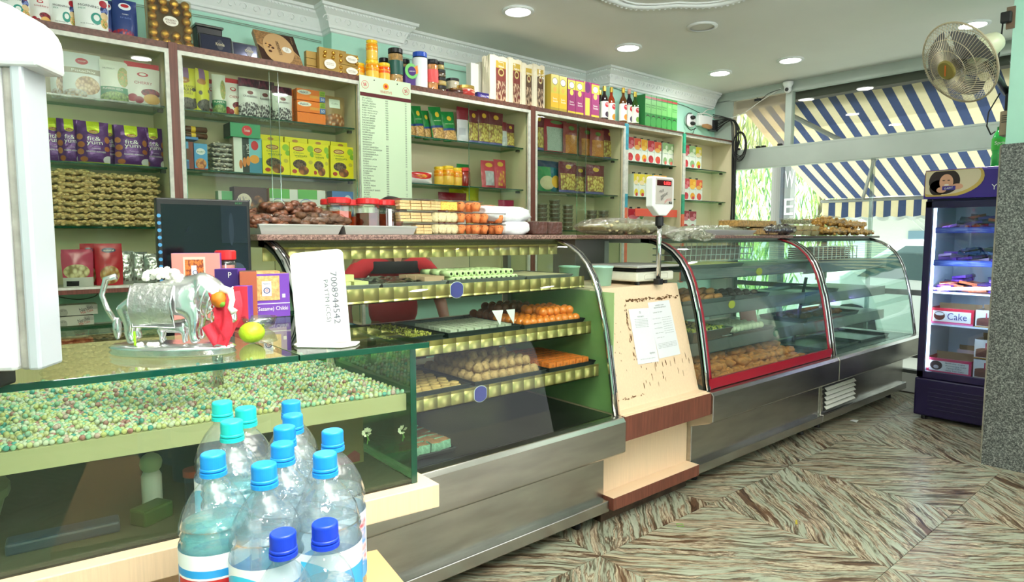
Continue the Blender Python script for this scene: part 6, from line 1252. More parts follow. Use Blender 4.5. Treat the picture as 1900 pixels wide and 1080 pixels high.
place(OB, 'sweet_ball', 'glossy orange syrup ball in the heaped upper layer', 'sweet', 'orange syrup balls, upper layer', grid_pts(1.94, 2.14, 2.07, 2.27, zs2+.05, 5, 4, .003, .003, 1))
place(DB_, 'sweet_ball', 'glossy brown syrup ball at the back of the tray', 'sweet', 'brown syrup balls', grid_pts(1.80, 2.10, 2.27, 2.45, zs2+.024, 7, 4, .003, .003)); place(DB_, 'sweet_ball', 'glossy brown syrup ball heaped at the back', 'sweet', 'brown syrup balls, upper layer', grid_pts(1.86, 2.08, 2.30, 2.44, zs2+.056, 5, 3, .003, .003))
for i, (px, py) in enumerate(((925, 590), (950, 588))):
    c = at(px, py, Y=2.03); tag(MB().prism([(-.03, .03), (.03, .034), (.004, -.03)], 0, .001, 'y').build('paper_flag', WHITE, loc=tuple(c), rot=(-.3, .1, .2*i)), 'small white paper flag stuck before the orange balls, %s one' % ('left', 'right')[i], 'paper flag', 'paper flags by the orange balls')
# low shelf
steel_tray('dark rimmed tray of tan dented sweets on the low foil shelf', .98, 1.46, 1.97, 2.36, zs3-.006, .02, DT)
dn = MB(); dn.lathe([(.018, 0), (.021, .004), (.02, .012), (.008, .014), (.004, .008)], 12, cap1=True); place(dn.mesh('peda', mat('tan peda', (206, 170, 104), .6), True), 'peda', 'tan sweet with a dented top on the low shelf', 'sweet', 'tan dented sweets', grid_pts(1.0, 1.44, 1.99, 2.34, zs3-.002, 10, 8, .001, .001, 1))
steel_tray('dark rimmed tray of brown rough laddus on the low foil shelf', 1.48, 1.86, 1.97, 2.40, zs3-.006, .02, DT)
LB = [MB().ball((0, 0, 0), .022, 12, 8, wob=.25, seed=s).mesh('laddu', mat('rough brown laddu', (186, 150, 100), .7, var=.2, vscale=50, bump=.9, bscale=60), True) for s in range(3)]
for li, (pts, g) in enumerate(((grid_pts(1.50, 1.85, 1.99, 2.38, zs3+.016, 8, 8, .003, .003), 'brown laddus, lower layer'), (grid_pts(1.53, 1.84, 2.03, 2.36, zs3+.05, 7, 7, .004, .004), 'brown laddus, upper layer'), (grid_pts(1.58, 1.8, 2.14, 2.32, zs3+.078, 4, 4, .004, .004), 'brown laddus, topmost layer'))):
    for i, p in enumerate(pts): tag(link('laddu', LB[i % 3], None, p), spot('rough brown laddu in the %s layer' % ('lower', 'upper', 'topmost')[li], pts, i), 'sweet', g)
steel_tray('dark rimmed tray of orange carrot squares on the low foil shelf', 1.88, 2.17, 1.97, 2.36, zs3-.006, .02, DT)
place(MB().box(-.0185, -.0185, 0, .0185, .0185, .034).mesh('carrot_square', art('print carrot sweet', (236, 128, 50), [('t', .5, .5, .3, .3, (120, 60, 30), (200, 110, 50), (236, 128, 50), 8)], .5)), 'carrot_square', 'orange carrot square sweet on the low shelf', 'sweet', 'orange carrot squares', grid_pts(1.90, 2.15, 1.99, 2.34, zs3-.002, 6, 8, .002, .002))
# deck: green and brown barfi
steel_tray('flat steel tray on the case floor under the green brown sweets', .92, 1.36, 1.93, 2.25, .545, .014, DT)
GB = art('print mint barfi', (120, 168, 140), [('s', 0, .5, 1, 1, (150, 110, 70), (170, 130, 84), (120, 84, 56), 6)], .6); GBT = mat('brown barfi top', (156, 116, 78), .7, bump=.8, bscale=50, var=.3, vscale=30)
gb_ = MB(); gb_.box(-.022, -.02, 0, .022, .02, .032, 0, top=1); gbm = gb_.mesh('barfi_piece', [mat('mint green barfi', (126, 176, 148), .7, var=.25, vscale=40, bump=.7, bscale=60), GBT])
pts = grid_pts(.94, 1.35, 1.95, 2.22, .556, 9, 6, .003, .003); place(gbm, 'barfi_piece', 'mint green sweet piece with brown top on the case floor', 'sweet', 'mint and brown sweet pieces', pts, [(random.uniform(-.1, .1), random.uniform(-.1, .1), random.uniform(-.15, .15)) for _ in pts])
for i, (px, py, lb) in enumerate(((848, 538, 'hanging on the top foil shelf front'), (892, 731, 'hanging on the low foil shelf front'))):
    c = at(px, py, Y=(2.048, 1.951)[i]); t = MB(); t.prism([(.034*max(-.86, min(.86, math.cos(a))), .031*math.sin(a)) for a in [2*PI*k/28 for k in range(28)]], 0, .001, 'y'); o = thing('round_sticker', 'round dark blue price sticker '+lb, 'sticker', tuple(c)); t.build('disc', mat('deep blue sticker', (66, 66, 150), .5), o)
    ol = MB(); ol.prism([(.036*max(-.87, min(.87, math.cos(a))), .033*math.sin(a)) for a in [2*PI*k/28 for k in range(28)]], .0012, .002, 'y'); ol.build('pale_edge', WHITE, o)
# ================================================================== SECOND AND THIRD CASE CONTENTS
DS = mat('case tray steel', (140, 148, 148), .3, .85)
rl = MB(); rl.ball((0, 0, 0), .02, 12, 8, sc=(2.3, 1, .9), wob=.15); RL = rl.mesh('puff_roll', mat('orange brown roll', (216, 140, 76), .6, var=.2, vscale=30), True)
steel_tray('steel tray of orange rolls on the second case middle shelf', 3.0, 3.50, 2.08, 2.4, .965, .02, DS); place(RL, 'puff_roll', 'orange brown pastry roll on the second case shelf', 'pastry', 'orange pastry rolls', grid_pts(3.05, 3.48, 2.1, 2.36, .99, 4, 5, .004, .004)); place(RL, 'puff_roll', 'orange brown pastry roll lying on the others', 'pastry', 'orange pastry rolls, upper layer', grid_pts(3.2, 3.46, 2.14, 2.3, 1.022, 2, 3, .004, .004))
steel_tray('steel tray of dark rolls on the second case middle shelf', 3.54, 3.95, 2.08, 2.4, .965, .02, DS); dk = MB(); dk.ball((0, 0, 0), .018, 10, 8, sc=(2, 1, .9)); place(dk.mesh('dark_roll', mat('dark roll', (56, 44, 38), .4), True), 'dark_roll', 'dark brown roll on the second case middle shelf', 'pastry', 'dark brown rolls', grid_pts(3.58, 3.92, 2.12, 2.36, .99, 4, 4, .003, .003))
steel_tray('steel tray filled with yellow flat pastry on the second case top shelf', 2.99, 3.62, 2.08, 2.45, 1.165, .02, DS); place(MB().box(-.05, -.028, 0, .05, .028, .018).mesh('flat_pastry', mat('pale yellow pastry', (220, 210, 130), .6)), 'flat_pastry', 'pale yellow flat pastry on the second case top shelf', 'pastry', 'yellow flat pastries', grid_pts(3.0, 3.6, 2.1, 2.42, 1.172, 6, 5, .002, .002))
st_ = steel_tray('deep steel tray with a handle and green yellow snack', 3.02, 3.42, 2.02, 2.38, .756, .06, DS); MB().tube([(.05, -.185, .02), (.05, -.20, .022), (.15, -.20, .022), (.15, -.185, .02)], .004, 6).build('handle', CHROME, st_)
b = MB(); random.seed(9)
for i in range(500): b.ball((random.uniform(3.05, 3.4), random.uniform(2.05, 2.35), .806+random.random()*.012), random.uniform(.006, .011), 5, 4, random.choice((0, 0, 1)))
tag(b.build('dhokla_crumble', [mat('yellow green snack', (190, 190, 80), .6), mat('dark green herb', (70, 100, 40), .6)]), 'yellow green crumbly snack heaped in the deep tray', 'snack', kind='stuff')
steel_tray('steel tray of white soft balls on the second case low shelf', 3.46, 3.95, 2.04, 2.4, .75, .02, DS); place(MB().ball((0, 0, 0), .022, 12, 8).mesh('milk_ball', mat('white milk sweet', (226, 228, 196), .4), True), 'milk_ball', 'white soft milk ball on the second case low shelf', 'sweet', 'white milk balls', grid_pts(3.5, 3.92, 2.08, 2.36, .778, 9, 5, .002, .002))
SAM = [MB().ball((0, 0, 0), .03, 12, 8, sc=(1.35, 1, .75), wob=.45, seed=s).mesh('fried_pastry', mat('golden fried crust', (206, 124, 56), .6, var=.3, vscale=30, bump=.5, bscale=40), True) for s in range(4)]
random.seed(31)
for li, (z, y0, y1, nx, ny) in enumerate(((.565, 1.90, 2.40, 17, 8), (.60, 1.98, 2.36, 15, 6), (.632, 2.08, 2.30, 11, 3))):
    pts = grid_pts(2.96, 4.15, y0, y1, z, nx, ny, .012, .008)
    for i, p in enumerate(pts):
        tag(link('fried_pastry', SAM[random.randrange(4)], None, p, (random.uniform(-.3, .3), random.uniform(-.3, .3), random.uniform(0, 6))), spot('golden fried pastry, %s layer, red bordered case floor' % ('bottom', 'middle', 'top')[li], pts, i), 'pastry', 'fried pastries, %s layer' % ('bottom', 'middle', 'top')[li])
for i, (px, py, c, lb) in enumerate(((1358, 565, (196, 190, 50), 'yellow oval sticker on the second case middle shelf'), (1409, 504, (190, 186, 60), 'yellow oval sticker on the second case top shelf'), (1440, 618, (40, 110, 90), 'dark green oval sticker on the second case low shelf'))):
    tag(MB().lathe([(.024, 0), (.024, .001)], 24, axis='y', sx=1, sy=1.5).build('round_sticker', mat('sticker %d' % i, c, .5), loc=tuple(at(px, py, Y=2.043))), lb, 'sticker')
BK_ = thing('wire_basket', 'white wire basket of wrapped sweets at the back of the red bordered case', 'basket', (3.72, 2.42, 1.19)); b = MB()
for i in range(16): b.tube([(-.42+i*.056, -.1, 0), (-.42+i*.056, -.11, .12)], .003, 4)
for z in (0, .04, .08, .12): b.tube([(-.42, -.1, z), (.42, -.1, z), (.42, .1, z), (-.42, .1, z)], .003, 4, closed=True)
b.build('wires', WHITE, BK_); 
place(MB().box(-.035, -.03, 0, .035, .03, .09).mesh('wrapped_sweet_pack', mat('pinkish pack', (190, 160, 156), .4)), 'wrapped_sweet_pack', 'pinkish sweet pack inside the white wire basket', 'pack', 'packs in the white wire basket', grid_pts(3.32, 4.12, 2.36, 2.48, 1.195, 10, 1))
R_ = thing('bar_rack', 'white wire rack of brown bars on the top shelf of the window end case', 'rack', (5.15, 2.3, 1.17)); b = MB()
for i in range(11): b.tube([(-.38+i*.076, -.12, 0), (-.38+i*.076, -.12, .1), (-.38+i*.076, -.08, .1)], .004, 4)
b.tube([(-.4, -.12, .1), (.4, -.12, .1)], .003, 4); b.tube([(-.4, -.12, .02), (.4, -.12, .02)], .003, 4); b.build('wires', WHITE, R_)
BBM = MB().box(-.036, -.09, 0, .036, .09, .012).mesh('brown_bar', mat('brown bar', (116, 88, 72), .5))
for r in range(6): place(BBM, 'brown_bar', 'brown wrapped bar, %s layer, wire rack' % ORD[r], 'bar', 'brown bars, %s layer' % ORD[r], grid_pts(4.777, 5.461, 2.19, 2.39, 1.172+r*.0155, 9, 1))
steel_tray('steel tray on the middle shelf of the window end case', 4.5, 5.1, 2.13, 2.5, .926, .02, DS); steel_tray('steel tray with dark leftovers on the low shelf of the window end case', 4.6, 5.5, 2.13, 2.5, .728, .02, DS)
place(SAM[1], 'fried_pastry', 'small brown pastry, window end case low shelf', 'pastry', 'pastries in the window end case', grid_pts(4.7, 5.4, 2.2, 2.45, .748, 6, 3, .015, .015))
for i in range(2): steel_tray('flat dark tray lying on the floor of the window end case, %s one' % ('left', 'right')[i], 4.5+i*.6, 5.05+i*.6, 1.95, 2.35, .545, .02, DT)
tag(MB().box(0, 0, 0, .2, .01, .12).build('pink_card', mat('pink card', (226, 150, 140), .6), loc=(4.02, 2.3, .72), rot=(-.2, 0, 0)), 'pink card leaning inside the red bordered case at right', 'card')
tag(MB().tube([(4.75, 2.3, .55), (4.6, 2.15, 1.05)], .012, 8).build('tube_brace', BLACK), 'slanted black strut standing inside the window end case', 'strut')
# ================================================================== skinned figures
def skin(name, pts, edges, m, parent=None, sub=2, loc=None, rot=None, smooth=True):
    """pts: (x,y,z,r) or (x,y,z,rx,ry); the first vertex is the root"""
    me = bpy.data.meshes.new(name); me.from_pydata([p[:3] for p in pts], edges, []); me.materials.append(m)
    o = link(name, me, parent, loc, rot); sm = o.modifiers.new('skin', 'SKIN'); sm.use_smooth_shade = True; sm.use_x_symmetry = False; sm.branch_smoothing = .6
    for i, p in enumerate(pts): me.skin_vertices[0].data[i].radius = (p[3], p[4] if len(p) > 4 else p[3])
    me.skin_vertices[0].data[0].use_root = True
    if sub: s = o.modifiers.new('sub', 'SUBSURF'); s.levels = sub; s.render_levels = sub
    return o
SILV = mat('polished silver', (244, 244, 246), .22, .95, bump=.12, bscale=60); PETW = mat('white petal heap', (246, 248, 236), .6)
def cow_figure(name, label, cat, loc, rz, s, parent=None):
    t = thing(name, label, cat, loc, rz); t.scale = (s,)*3
    P = [(-.065, 0, .094, .040, .044), (-.02, 0, .090, .041, .045), (.03, 0, .094, .042, .047), (.058, 0, .108, .036, .040), (.078, 0, .096, .030, .031), (.094, 0, .080, .023), (.103, 0, .065, .020), (.110, 0, .048, .014), (.113, 0, .038, .011),
         (-.078, .02, .068, .024), (-.075, .022, .042, .012), (-.082, .022, .024, .009), (-.078, .022, .004, .010),
         (-.072, -.02, .068, .024), (-.062, -.022, .042, .012), (-.068, -.022, .024, .009), (-.060, -.022, .004, .010),
         (.045, .02, .065, .020), (.042, .022, .042, .011), (.040, .022, .024, .0085), (.043, .022, .004, .010),
         (.05, -.02, .065, .020), (.054, -.022, .042, .011), (.050, -.022, .024, .0085), (.056, -.022, .004, .010)]
    E = [(0, 1), (1, 2), (2, 3), (3, 4), (4, 5), (5, 6), (6, 7), (7, 8), (0, 9), (9, 10), (10, 11), (11, 12), (0, 13), (13, 14), (14, 15), (15, 16), (2, 17), (17, 18), (18, 19), (19, 20), (2, 21), (21, 22), (22, 23), (23, 24)]
    skin('body', P, E, SILV, t)
    return t
def cow():
    c0 = Vector((.285, 1.325, 1.13)); rz = AZ-PI/2
    t = cow_figure('cow_statue', 'polished silver cow statue with red cloth and white flowers on the glass counter', 'statue', tuple(c0), rz, 1.0)
    for ch in t.children: ch.location.z = .018
    b = MB(); b.lathe([(.95, 0), (1, .004), (.96, .010), (1, .013), (.93, .018)], 40); b.v = [(x*.118+.0, y*.052, z) for x, y, z in b.v]; b.build('oval_base', SILV, t, True)
    MB().tube([(-.1, 0, .145), (-.118, -.002, .14), (-.126, -.004, .11), (-.118, -.004, .085), (-.104, -.004, .062)], [.006, .006, .005, .005, .005], 8).build('tail', SILV, t, True)
    MB().ball((-.1, -.004, .048), .012, 10, 8, sc=(.7, .6, 1.7), wob=.2).build('tail_tuft', SILV, t, True)
    for s in (-1, 1):
        MB().tube([(.092, s*.014, .098), (.098, s*.024, .112), (.108, s*.022, .124)], [.005, .004, .0015], 8).build('horn', SILV, t, True)
        MB().ball((.09, s*.026, .088), .011, 8, 6, sc=(.5, 1.3, .7)).build('ear', SILV, t, True)
    # saddle cloth in raised silver
    b = MB(); b.grid(lambda u, v: (-.055+.075*u, -.043*math.cos(1.1-v*2.1)-.001, .092+.047*math.sin(1.1-v*2.1)), 12, 12); b.build('embossed_saddle', mat('embossed silver', (228, 228, 228), .3, .9, bump=.5, bscale=70), t, True)
    MB().tube([(-.056, -.030, .130), (-.056, -.044, .098), (-.056, -.030, .054), (.021, -.030, .054), (.021, -.044, .098), (.021, -.030, .130)], .0022, 6).build('saddle_border', SILV, t, True)
    for k in range(4):
        b = MB(); pts = [(.062+.01*k+.026*math.cos(a)*.35, .031*math.sin(a), .112-.009*k+.030*math.cos(a)) for a in [2*PI*i/20 for i in range(20)]]; b.tube(pts, .0022, 5, closed=True); b.build('neck_ring', SILV, t, True)
    RC = mat('red cloth', (226, 50, 70), .7, bump=.3, bscale=60)
    b = MB(); b.grid(lambda u, v: (.083+.030*u+.012*math.sin(v*3), -.028-.004*math.sin(u*9+v*4), .118-.09*v-.012*u), 10, 14); b.build('red_cloth', RC, t, True)
    b = MB(); b.grid(lambda u, v: (.108+.008*math.sin(v*4)+.012*u*(1-v), -.026+.05*u, .116-.088*v), 8, 14); b.build('red_cloth', RC, t, True)
    b = MB(); b.grid(lambda u, v: (.070+.026*u+.02*v, -.030-.003*math.sin(u*8), .052-.034*v+.014*u), 8, 8); b.build('red_cloth', RC, t, True)
    b = MB(); b.ball((.107, -.034, .106), .014, 10, 6, 0, wob=.4); b.ball((.112, -.038, .098), .007, 8, 5, 1); b.build('flower', [mat('orange petals', (216, 120, 20), .6), mat('flower green', (110, 160, 40), .6)], t, True)
    b = MB(); b.tube([(.108, -.03, .124), (.126, -.032, .120), (.130, -.034, .104), (.126, -.034, .09), (.134, -.036, .082)], [.008, .007, .005, .005, .007], 8); b.build('jasmine_string', PETW, t, True)
    random.seed(4); b = MB()
    for i in range(46): a = random.random()*2*PI; r = math.sqrt(random.random()); b.ball((-.012+.045*r*math.cos(a), .02*r*math.sin(a)-.006, .140+.016*(1-r*r)+random.uniform(-.003, .003)), random.uniform(.004, .007), 6, 4)
    o = b.build('flower_heap', PETW, t); o['kind'] = 'stuff'
    b = MB()
    for i in range(14): b.ball((-.045+random.random()*.035, -.03+random.uniform(-.006, .006), .022), .004, 6, 4)
    o = b.build('fallen_petals', PETW, t); o['kind'] = 'stuff'; MB().tube([(-.052, -.032, .02), (-.0525, -.032, .046)], .0022, 6).build('green_stalk', mat('stalk green', (150, 210, 40), .5), t)
    # calf under the cow
    k = cow_figure('calf_statue', 'small silver calf statue under the silver cow', 'statue', tuple(c0+Vector((.0, .0, .0184))), rz, .36); k.location = (t.matrix_basis @ Vector((.005, .004, .0184)))
cow()
# near lime in a small glass bowl
lm = thing('lime', 'yellow green lime beside the cow statue on the glass counter', 'lime', tuple(at(468, 636, Z=1.131))); MB().ball((0, 0, .0215), .0245, 18, 12, 0, (1.05, 1, .88)).build('fruit', mat('lime skin', (176, 206, 40), .35, var=.15, vscale=30, bump=.2, bscale=120), lm, True); MB().ball((.02, -.01, .036), .003, 6, 4).build('stalk_end', mat('lime tip', (110, 130, 50), .6), lm)
bw = thing('glass_bowl', 'low clear glass bowl behind the lime', 'bowl', tuple(at(490, 612, Z=1.131)+Vector((0, .03, 0)))); MB().lathe([(.02, 0), (.034, .01), (.04, .028), (.038, .028), (.03, .012)], 24, cap0=True, cap1=False).build('bowl', clear('bowl glass', (235, 240, 235), .2, .02), bw, True)
# white note card on a foot
cdn = thing('payment_card_stand', 'white plastic card stand with a handwritten number facing the counter', 'card stand', tuple(at(604, 641, Z=1.131)), AZ-PI/2)
b = MB(); w_, h = .108, .188; n = 6; rr = .012; pl = [(-w_/2+.0, 0), (w_/2, 0)]
for k in range(n+1): a = PI/2*k/n; pl.append((w_/2-rr+rr*math.cos(a), h-rr+rr*math.sin(a)))
for k in range(n+1): a = PI/2+PI/2*k/n; pl.append((-w_/2+rr+rr*math.cos(a), h-rr+rr*math.sin(a)))
b.prism(pl, 0, .004, 'y'); cardp = b.build('card', mat('glossy white card', (246, 246, 244), .3), cdn, rot=(-.12, -.10, 0), loc=(-.005, .006, .003))
q = letters(cdn, [('7008944542', .032, .09, .013, (104, 106, 116), .105, -90), ('PAYTM (CCS)', .014, .085, .012, (110, 112, 120), .085, -90)]); q.rotation_euler = (-.12, -.10, 0); q.location = (-.005, .006, .003)
MB().prism([(-.062, -.004), (-.05, -.022), (.04, -.03), (.062, -.006), (.062, .03), (-.062, .03)], 0, .004, 'z').build('foot', MC['glossy white card'], cdn, bevel=.001); MB().box(-.022, -.004, .003, .018, .0, .030).build('tab', MC['glossy white card'], cdn, bevel=.003)
# boxes behind on the counter
def cbox(label, x, y, w_, d, h, m, rz=0, lets=(), cat='box', name='sweet_box', z=1.131):
    t = thing(name, label, cat, (x, y, z), rz); MB().box(-w_/2, 0, 0, w_/2, d, h, 0, front=0, side=1, top=2).build('body', m, t, bevel=.001); letters(t, lets) if lets else None; return t
PU = mat('purple card', (112, 60, 170), .4)
ss = cbox('open purple sesame brittle box with a window on the glass counter', .612, 1.74, .112, .06, .118, [PU, PU, mat('box inside', (150, 110, 80), .6)], AZ-PI/2+.55, [('Till (Sesame) Chikki', 0, .022, .014, W_, .1)])
MB().box(-.034, -.0016, .046, .03, .0, .112).build('window_stack', [mat('sesame brittle', (216, 170, 110), .5, var=.25, vscale=90, bump=.5, bscale=90)], ss, bevel=.003); MB().box(-.016, -.003, .058, .008, -.0016, .098).build('white_label', WHITE, ss)
letters(ss, [('Nabeelz', -.004, .092, .005, (70, 90, 140), .018), ('O', -.004, .073, .017, (50, 60, 130)), ('o', -.004, .073, .007, (200, 70, 90))], lambda x, z: -.0032); MB().box(.036, -.0014, .052, .044, 0, .062).build('veg_mark', WHITE, ss); MB().box(-.056, -.001, .036, .056, 0, .038).build('white_line', WHITE, ss)
MB().box(-.036, .003, .1, .032, .055, .124).build('brittle_stack', MC['sesame brittle'], ss)
pk = cbox('peach pink nut brittle box standing at the back of the glass counter', .45, 1.80, .115, .03, .175, [mat('peach pink card', (238, 142, 134), .5), PU, PU], AZ-PI/2+.3); MB().box(-.03, -.002, .08, .022, 0, .165).build('picture', art('print nut brittle', (200, 190, 180), [('s', .08, .08, .92, .92, (200, 90, 40), (220, 130, 60), (140, 60, 40), 12), ('r', .36, .36, .6, .74, (230, 232, 240))], .4), pk)
letters(pk, [('O', -.002, .125, .012, (90, 90, 140))], lambda x, z: -.0022)
rj = thing('candy_jar', 'small clear jar with a red lid and pink sweets behind the purple box', 'jar', (.535, 1.84, 1.131)); MB().lathe([(.024, 0), (.026, .004), (.026, .145), (.022, .155)], 18).build('body', CLJ, rj, True); MB().lathe([(.026, .155), (.027, .157), (.027, .178), (.024, .18)], 20).build('lid', RD, rj); MB().lathe([(.022, .004), (.023, .14)], 10).build('sweets', mat('pink sweets', (226, 150, 150), .6, var=.25, vscale=40), rj)
cbox('dark purple box with white letters behind the cow', .50, 1.72, .06, .05, .135, [mat('deep purple card', (60, 36, 110), .4), PU, PU], AZ-PI/2, [('P', .01, .12, .014, W_)])
cbox('open brown cardboard box between the cow and the purple box', .535, 1.66, .04, .06, .13, [mat('red brown card', (168, 84, 56), .6), mat('brown card side', (130, 80, 60), .6), mat('box dark inside', (90, 60, 50), .7)], AZ-PI/2+.4)
cbox('small red label jar box beside the cow head', .49, 1.58, .035, .03, .1, [mat('red small card', (206, 50, 70), .5), PU, PU], AZ-PI/2)
# monitor behind the counter
dk_ = thing('cash_desk', 'low wooden cash desk behind the glass counter', 'desk', (.1, 2.0, 0)); MB().box(-.6, .0, .93, .62, .5, .96).build('desk_top', WOODR, dk_); MB().box(-.6, .02, 0, .62, .48, .93).build('desk_body', BEIGE, dk_)
mn = thing('monitor', 'black flat monitor with a camera view and a strip of blue dots', 'monitor', (.562, 2.12, .96)); MB().box(-.134, 0, .03, .134, .03, .503).build('screen_body', BLACK, mn, bevel=.004); MB().box(-.122, -.001, .12, .124, 0, .485).build('screen', art('print cctv screen', (16, 20, 28), [('t', .35, .55, .12, .3, (40, 50, 64), (24, 30, 40), (16, 20, 28), 5), ('r', .68, .68, 1, 1, (26, 32, 44)), ('r', .70, .3, 1, .66, (22, 28, 40)), ('e', .85, .45, .1, .06, (60, 70, 86)), ('e', .8, .8, .03, .14, (40, 46, 60))], .1), mn)
for i in range(10): MB().lathe([(.0055, 0), (.0055, .001)], 12, (-.128, -.0012, .45-i*.0215), axis='y').build('blue_dot', mat('blue dots', (70, 140, 190), .4), mn)
MB().lathe([(.02, 0), (.02, .05)], 12, (0, .02, 0)).build('stand', BLACK, mn); MB().box(-.09, -.05, 0, .09, .08, .01).build('foot', BLACK, mn); letters(mn, [('acer', .1, .493, .006, (60, 130, 80))], eps=.0005)
# tall white appliance at the left edge
def appliance():
    t = thing('tall_white_appliance', 'tall white rounded appliance with a grey seam at the left end of the counter', 'appliance', (.0705, 1.128, 1.158), 0); e1 = Vector((.53, .85, 0)); e2 = Vector((-.85, .53, 0)); WG = mat('white enamel', (222, 225, 228), .25, coat=.3); WS = mat('shaded white enamel', (176, 182, 188), .35)  # door panel is the same white enamel, its shade put into a greyer colour
    def blk(nm, a0, a1, b0, b1, z0, z1, m, bev=.004):
        c = [e1*a0+e2*b0, e1*a1+e2*b0, e1*a1+e2*b1, e1*a0+e2*b1]; MB().prism([(p.x, p.y) for p in c], z0, z1, 'z').build(nm, m, t, bevel=bev)
    blk('door_panel', 0, .06, 0, .017, 0, .43, WS); blk('seam', .006, .05, .017, .030, .0, .44, mat('grey gasket', (150, 148, 140), .6, var=.2, vscale=30)); blk('body', -.004, .06, .030, .30, .0, .45, WG, .006)
    # rounded cap above
    pl = []; 
    for k in range(9): a = PI/2*k/8; pl.append((-.014+.05*math.cos(a)-.05+.0, .43+.062*math.sin(a)))
    b = MB(); prof = [(-.024, .425), (-.024, .46)]+[(-.024+.075-.075*math.cos(a), .46+.055*math.sin(a)) for a in [PI/2*k/8 for k in range(1, 9)]]+[(.30, .515), (.30, .425)]
    b.v = []; n = len(prof)
    for a in (-.006, .066): b.v += [tuple(e1*a+e2*p+Vector((0, 0, z))) for p, z in prof]
    for k in range(n): b.face([k, (k+1) % n, n+(k+1) % n, n+k])
    b.face(list(range(n))[::-1]); b.face(list(range(n, 2*n))); b.build('rounded_cap', WG, t, bevel=.006)
    blk('dark_foot', .0, .05, .06, .2, -.027, 0, BLACK)
appliance()
# ================================================================== WATER BOTTLES
PET = clear('clear water bottle', (246, 250, 252), .08, .05, bump=.5, bscale=24, milky=.06, mcol=(245, 250, 255)); WAT = clear('water', (232, 246, 250), .1, .04, bump=.8, bscale=24, milky=.16, mcol=(225, 240, 246)); AQ = clear('aqua tinted water', (190, 240, 240), .1, .05, bump=.8, bscale=24, milky=.3, mcol=(150, 230, 230))
def wbottle(label, px, py, dep_, capc, style, sc=.92, zb=.785, group='water bottles on the carton'):
    d = FW+RT*((px-950)/FPX)+UP*((540-py)/FPX); top = Vector((0, 0, EYE))+d*dep_*sc; H_ = top.z-zb+.006; small = H_ < .24; r = .043 if not small else .033
    t = thing('water_bottle', label, 'bottle', (top.x, top.y, zb), random.uniform(0, 1), group)
    cr = .0148; hb = H_-.034; P = [(r*.82, 0), (r, .01)]
    z = .02; lab0, lab1 = hb*.34, hb*.70
    while z < lab0: P += [(r, z), (r*.94, z+.007)]; z += .014
    P += [(r, lab0), (r, lab1)]; z = lab1+.004
    while z < hb*.79: P += [(r*1.0, z), (r*.925, z+.0075)]; z += .015
    P += [(r*.98, hb*.80), (r*.86, hb*.87), (r*.62, hb*.94), (r*.40, hb*.985), (cr*.88, hb), (cr*.88, H_-.016)]
    MB().lathe(P, 28, cap1=False).build('bottle_body', PET, t, True)
    zw = hb*.8; MB().lathe([(r*.9, .004), (r*.94, lab0), (r*.94, lab1), (r*.93, zw)], 16, cap0=False).build('water', AQ if style == 'aqua' else WAT, t, True)
    MB().lathe([(cr*1.08, H_-.028), (cr*1.08, H_-.023), (cr*.9, H_-.022)], 20).build('neck_ring', capc, t)
    c = MB(); 
    for k in range(36):
        pass
    c.lathe([(cr*1.05, H_-.021), (cr*1.05, H_-.018), (cr*.97, H_-.0175), (cr*1.0, H_-.016), (cr*1.0, H_-.003), (cr*.97, H_-.001), (cr*.88, H_)], 40); c.build('cap', capc, t, bevel=.0006)
    lm_ = {'aqua': art('print aqua label', (40, 150, 220), [('r', 0, .8, 1, 1, (236, 242, 246)), ('r', .61, .3, .89, .7, (240, 240, 240)), ('r', .62, .33, .88, .67, (200, 40, 44)), ('s', 0, .15, .5, .7, (40, 150, 220), (60, 160, 226), (180, 220, 240), 8)], .35),
           'blue': art('print blue label', (60, 160, 224), [('r', 0, .72, 1, 1, (238, 243, 247)), ('e', .7, .6, .14, .3, (60, 190, 226)), ('e', .2, .4, .12, .2, (220, 236, 246))], .35),
           'red': art('print pale label', (226, 236, 244), [('s', .5, .2, 1, .9, (214, 60, 80), (226, 200, 210), (90, 150, 214), 9), ('r', 0, 0, 1, .2, (90, 160, 220))], .35)}[style]
    b = MB(); b.lathe([(r*1.012, 0), (r*1.012, 1)], 32, cap0=False, cap1=False); b.v = [(x, y, lab0+z_*(lab1-lab0)) for x, y, z_ in b.v]; b.build('label', lm_, t, True)
    t.rotation_euler.z = -.75
    if style == 'aqua': letters(t, [('KINGFISHER', .0, lab0+(lab1-lab0)*.5, .011, W_, .055)], lambda x, z: -math.sqrt(max(0, (r*1.02)**2-x*x)))
    return t
CT = mat('teal cap', (36, 196, 190), .35); CB2 = mat('sky blue cap', (30, 144, 226), .35); CD = mat('deep blue cap', (20, 60, 200), .35)
random.seed(8)
for px, py, dp, c, s_, lb in ((412, 752, 1.08, CT, 'blue', 'teal capped water bottle at the back left of the group'), (456, 763, 1.04, CT, 'blue', 'teal capped water bottle right of the back left one'), (430, 788, .97, CT, 'aqua', 'front teal capped water bottle'), (540, 751, 1.13, CB2, 'blue', 'rearmost blue capped water bottle'),
                              (543, 776, 1.05, CB2, 'blue', 'second blue capped water bottle from the back'), (528, 799, .98, CB2, 'blue', 'third blue capped water bottle from the back'), (524, 830, .92, CB2, 'blue', 'fourth blue capped bottle, just behind the front middle one'), (395, 849, .87, CB2, 'aqua', 'front left blue capped bottle with aqua tinted water'),
                              (490, 869, .84, CB2, 'blue', 'front middle blue capped water bottle with a wavy label'), (617, 806, .97, CB2, 'red', 'blue capped bottle at the back right with a reddish label'), (603, 849, .875, CB2, 'blue', 'front right blue capped water bottle')): wbottle(lb, px, py, dp, c, s_)
wbottle('small water bottle with deep blue cap, left one in front', 525, 996, .80, CD, 'blue'); wbottle('small water bottle with deep blue cap and red label, right one in front', 603, 978, .80, CD, 'red')
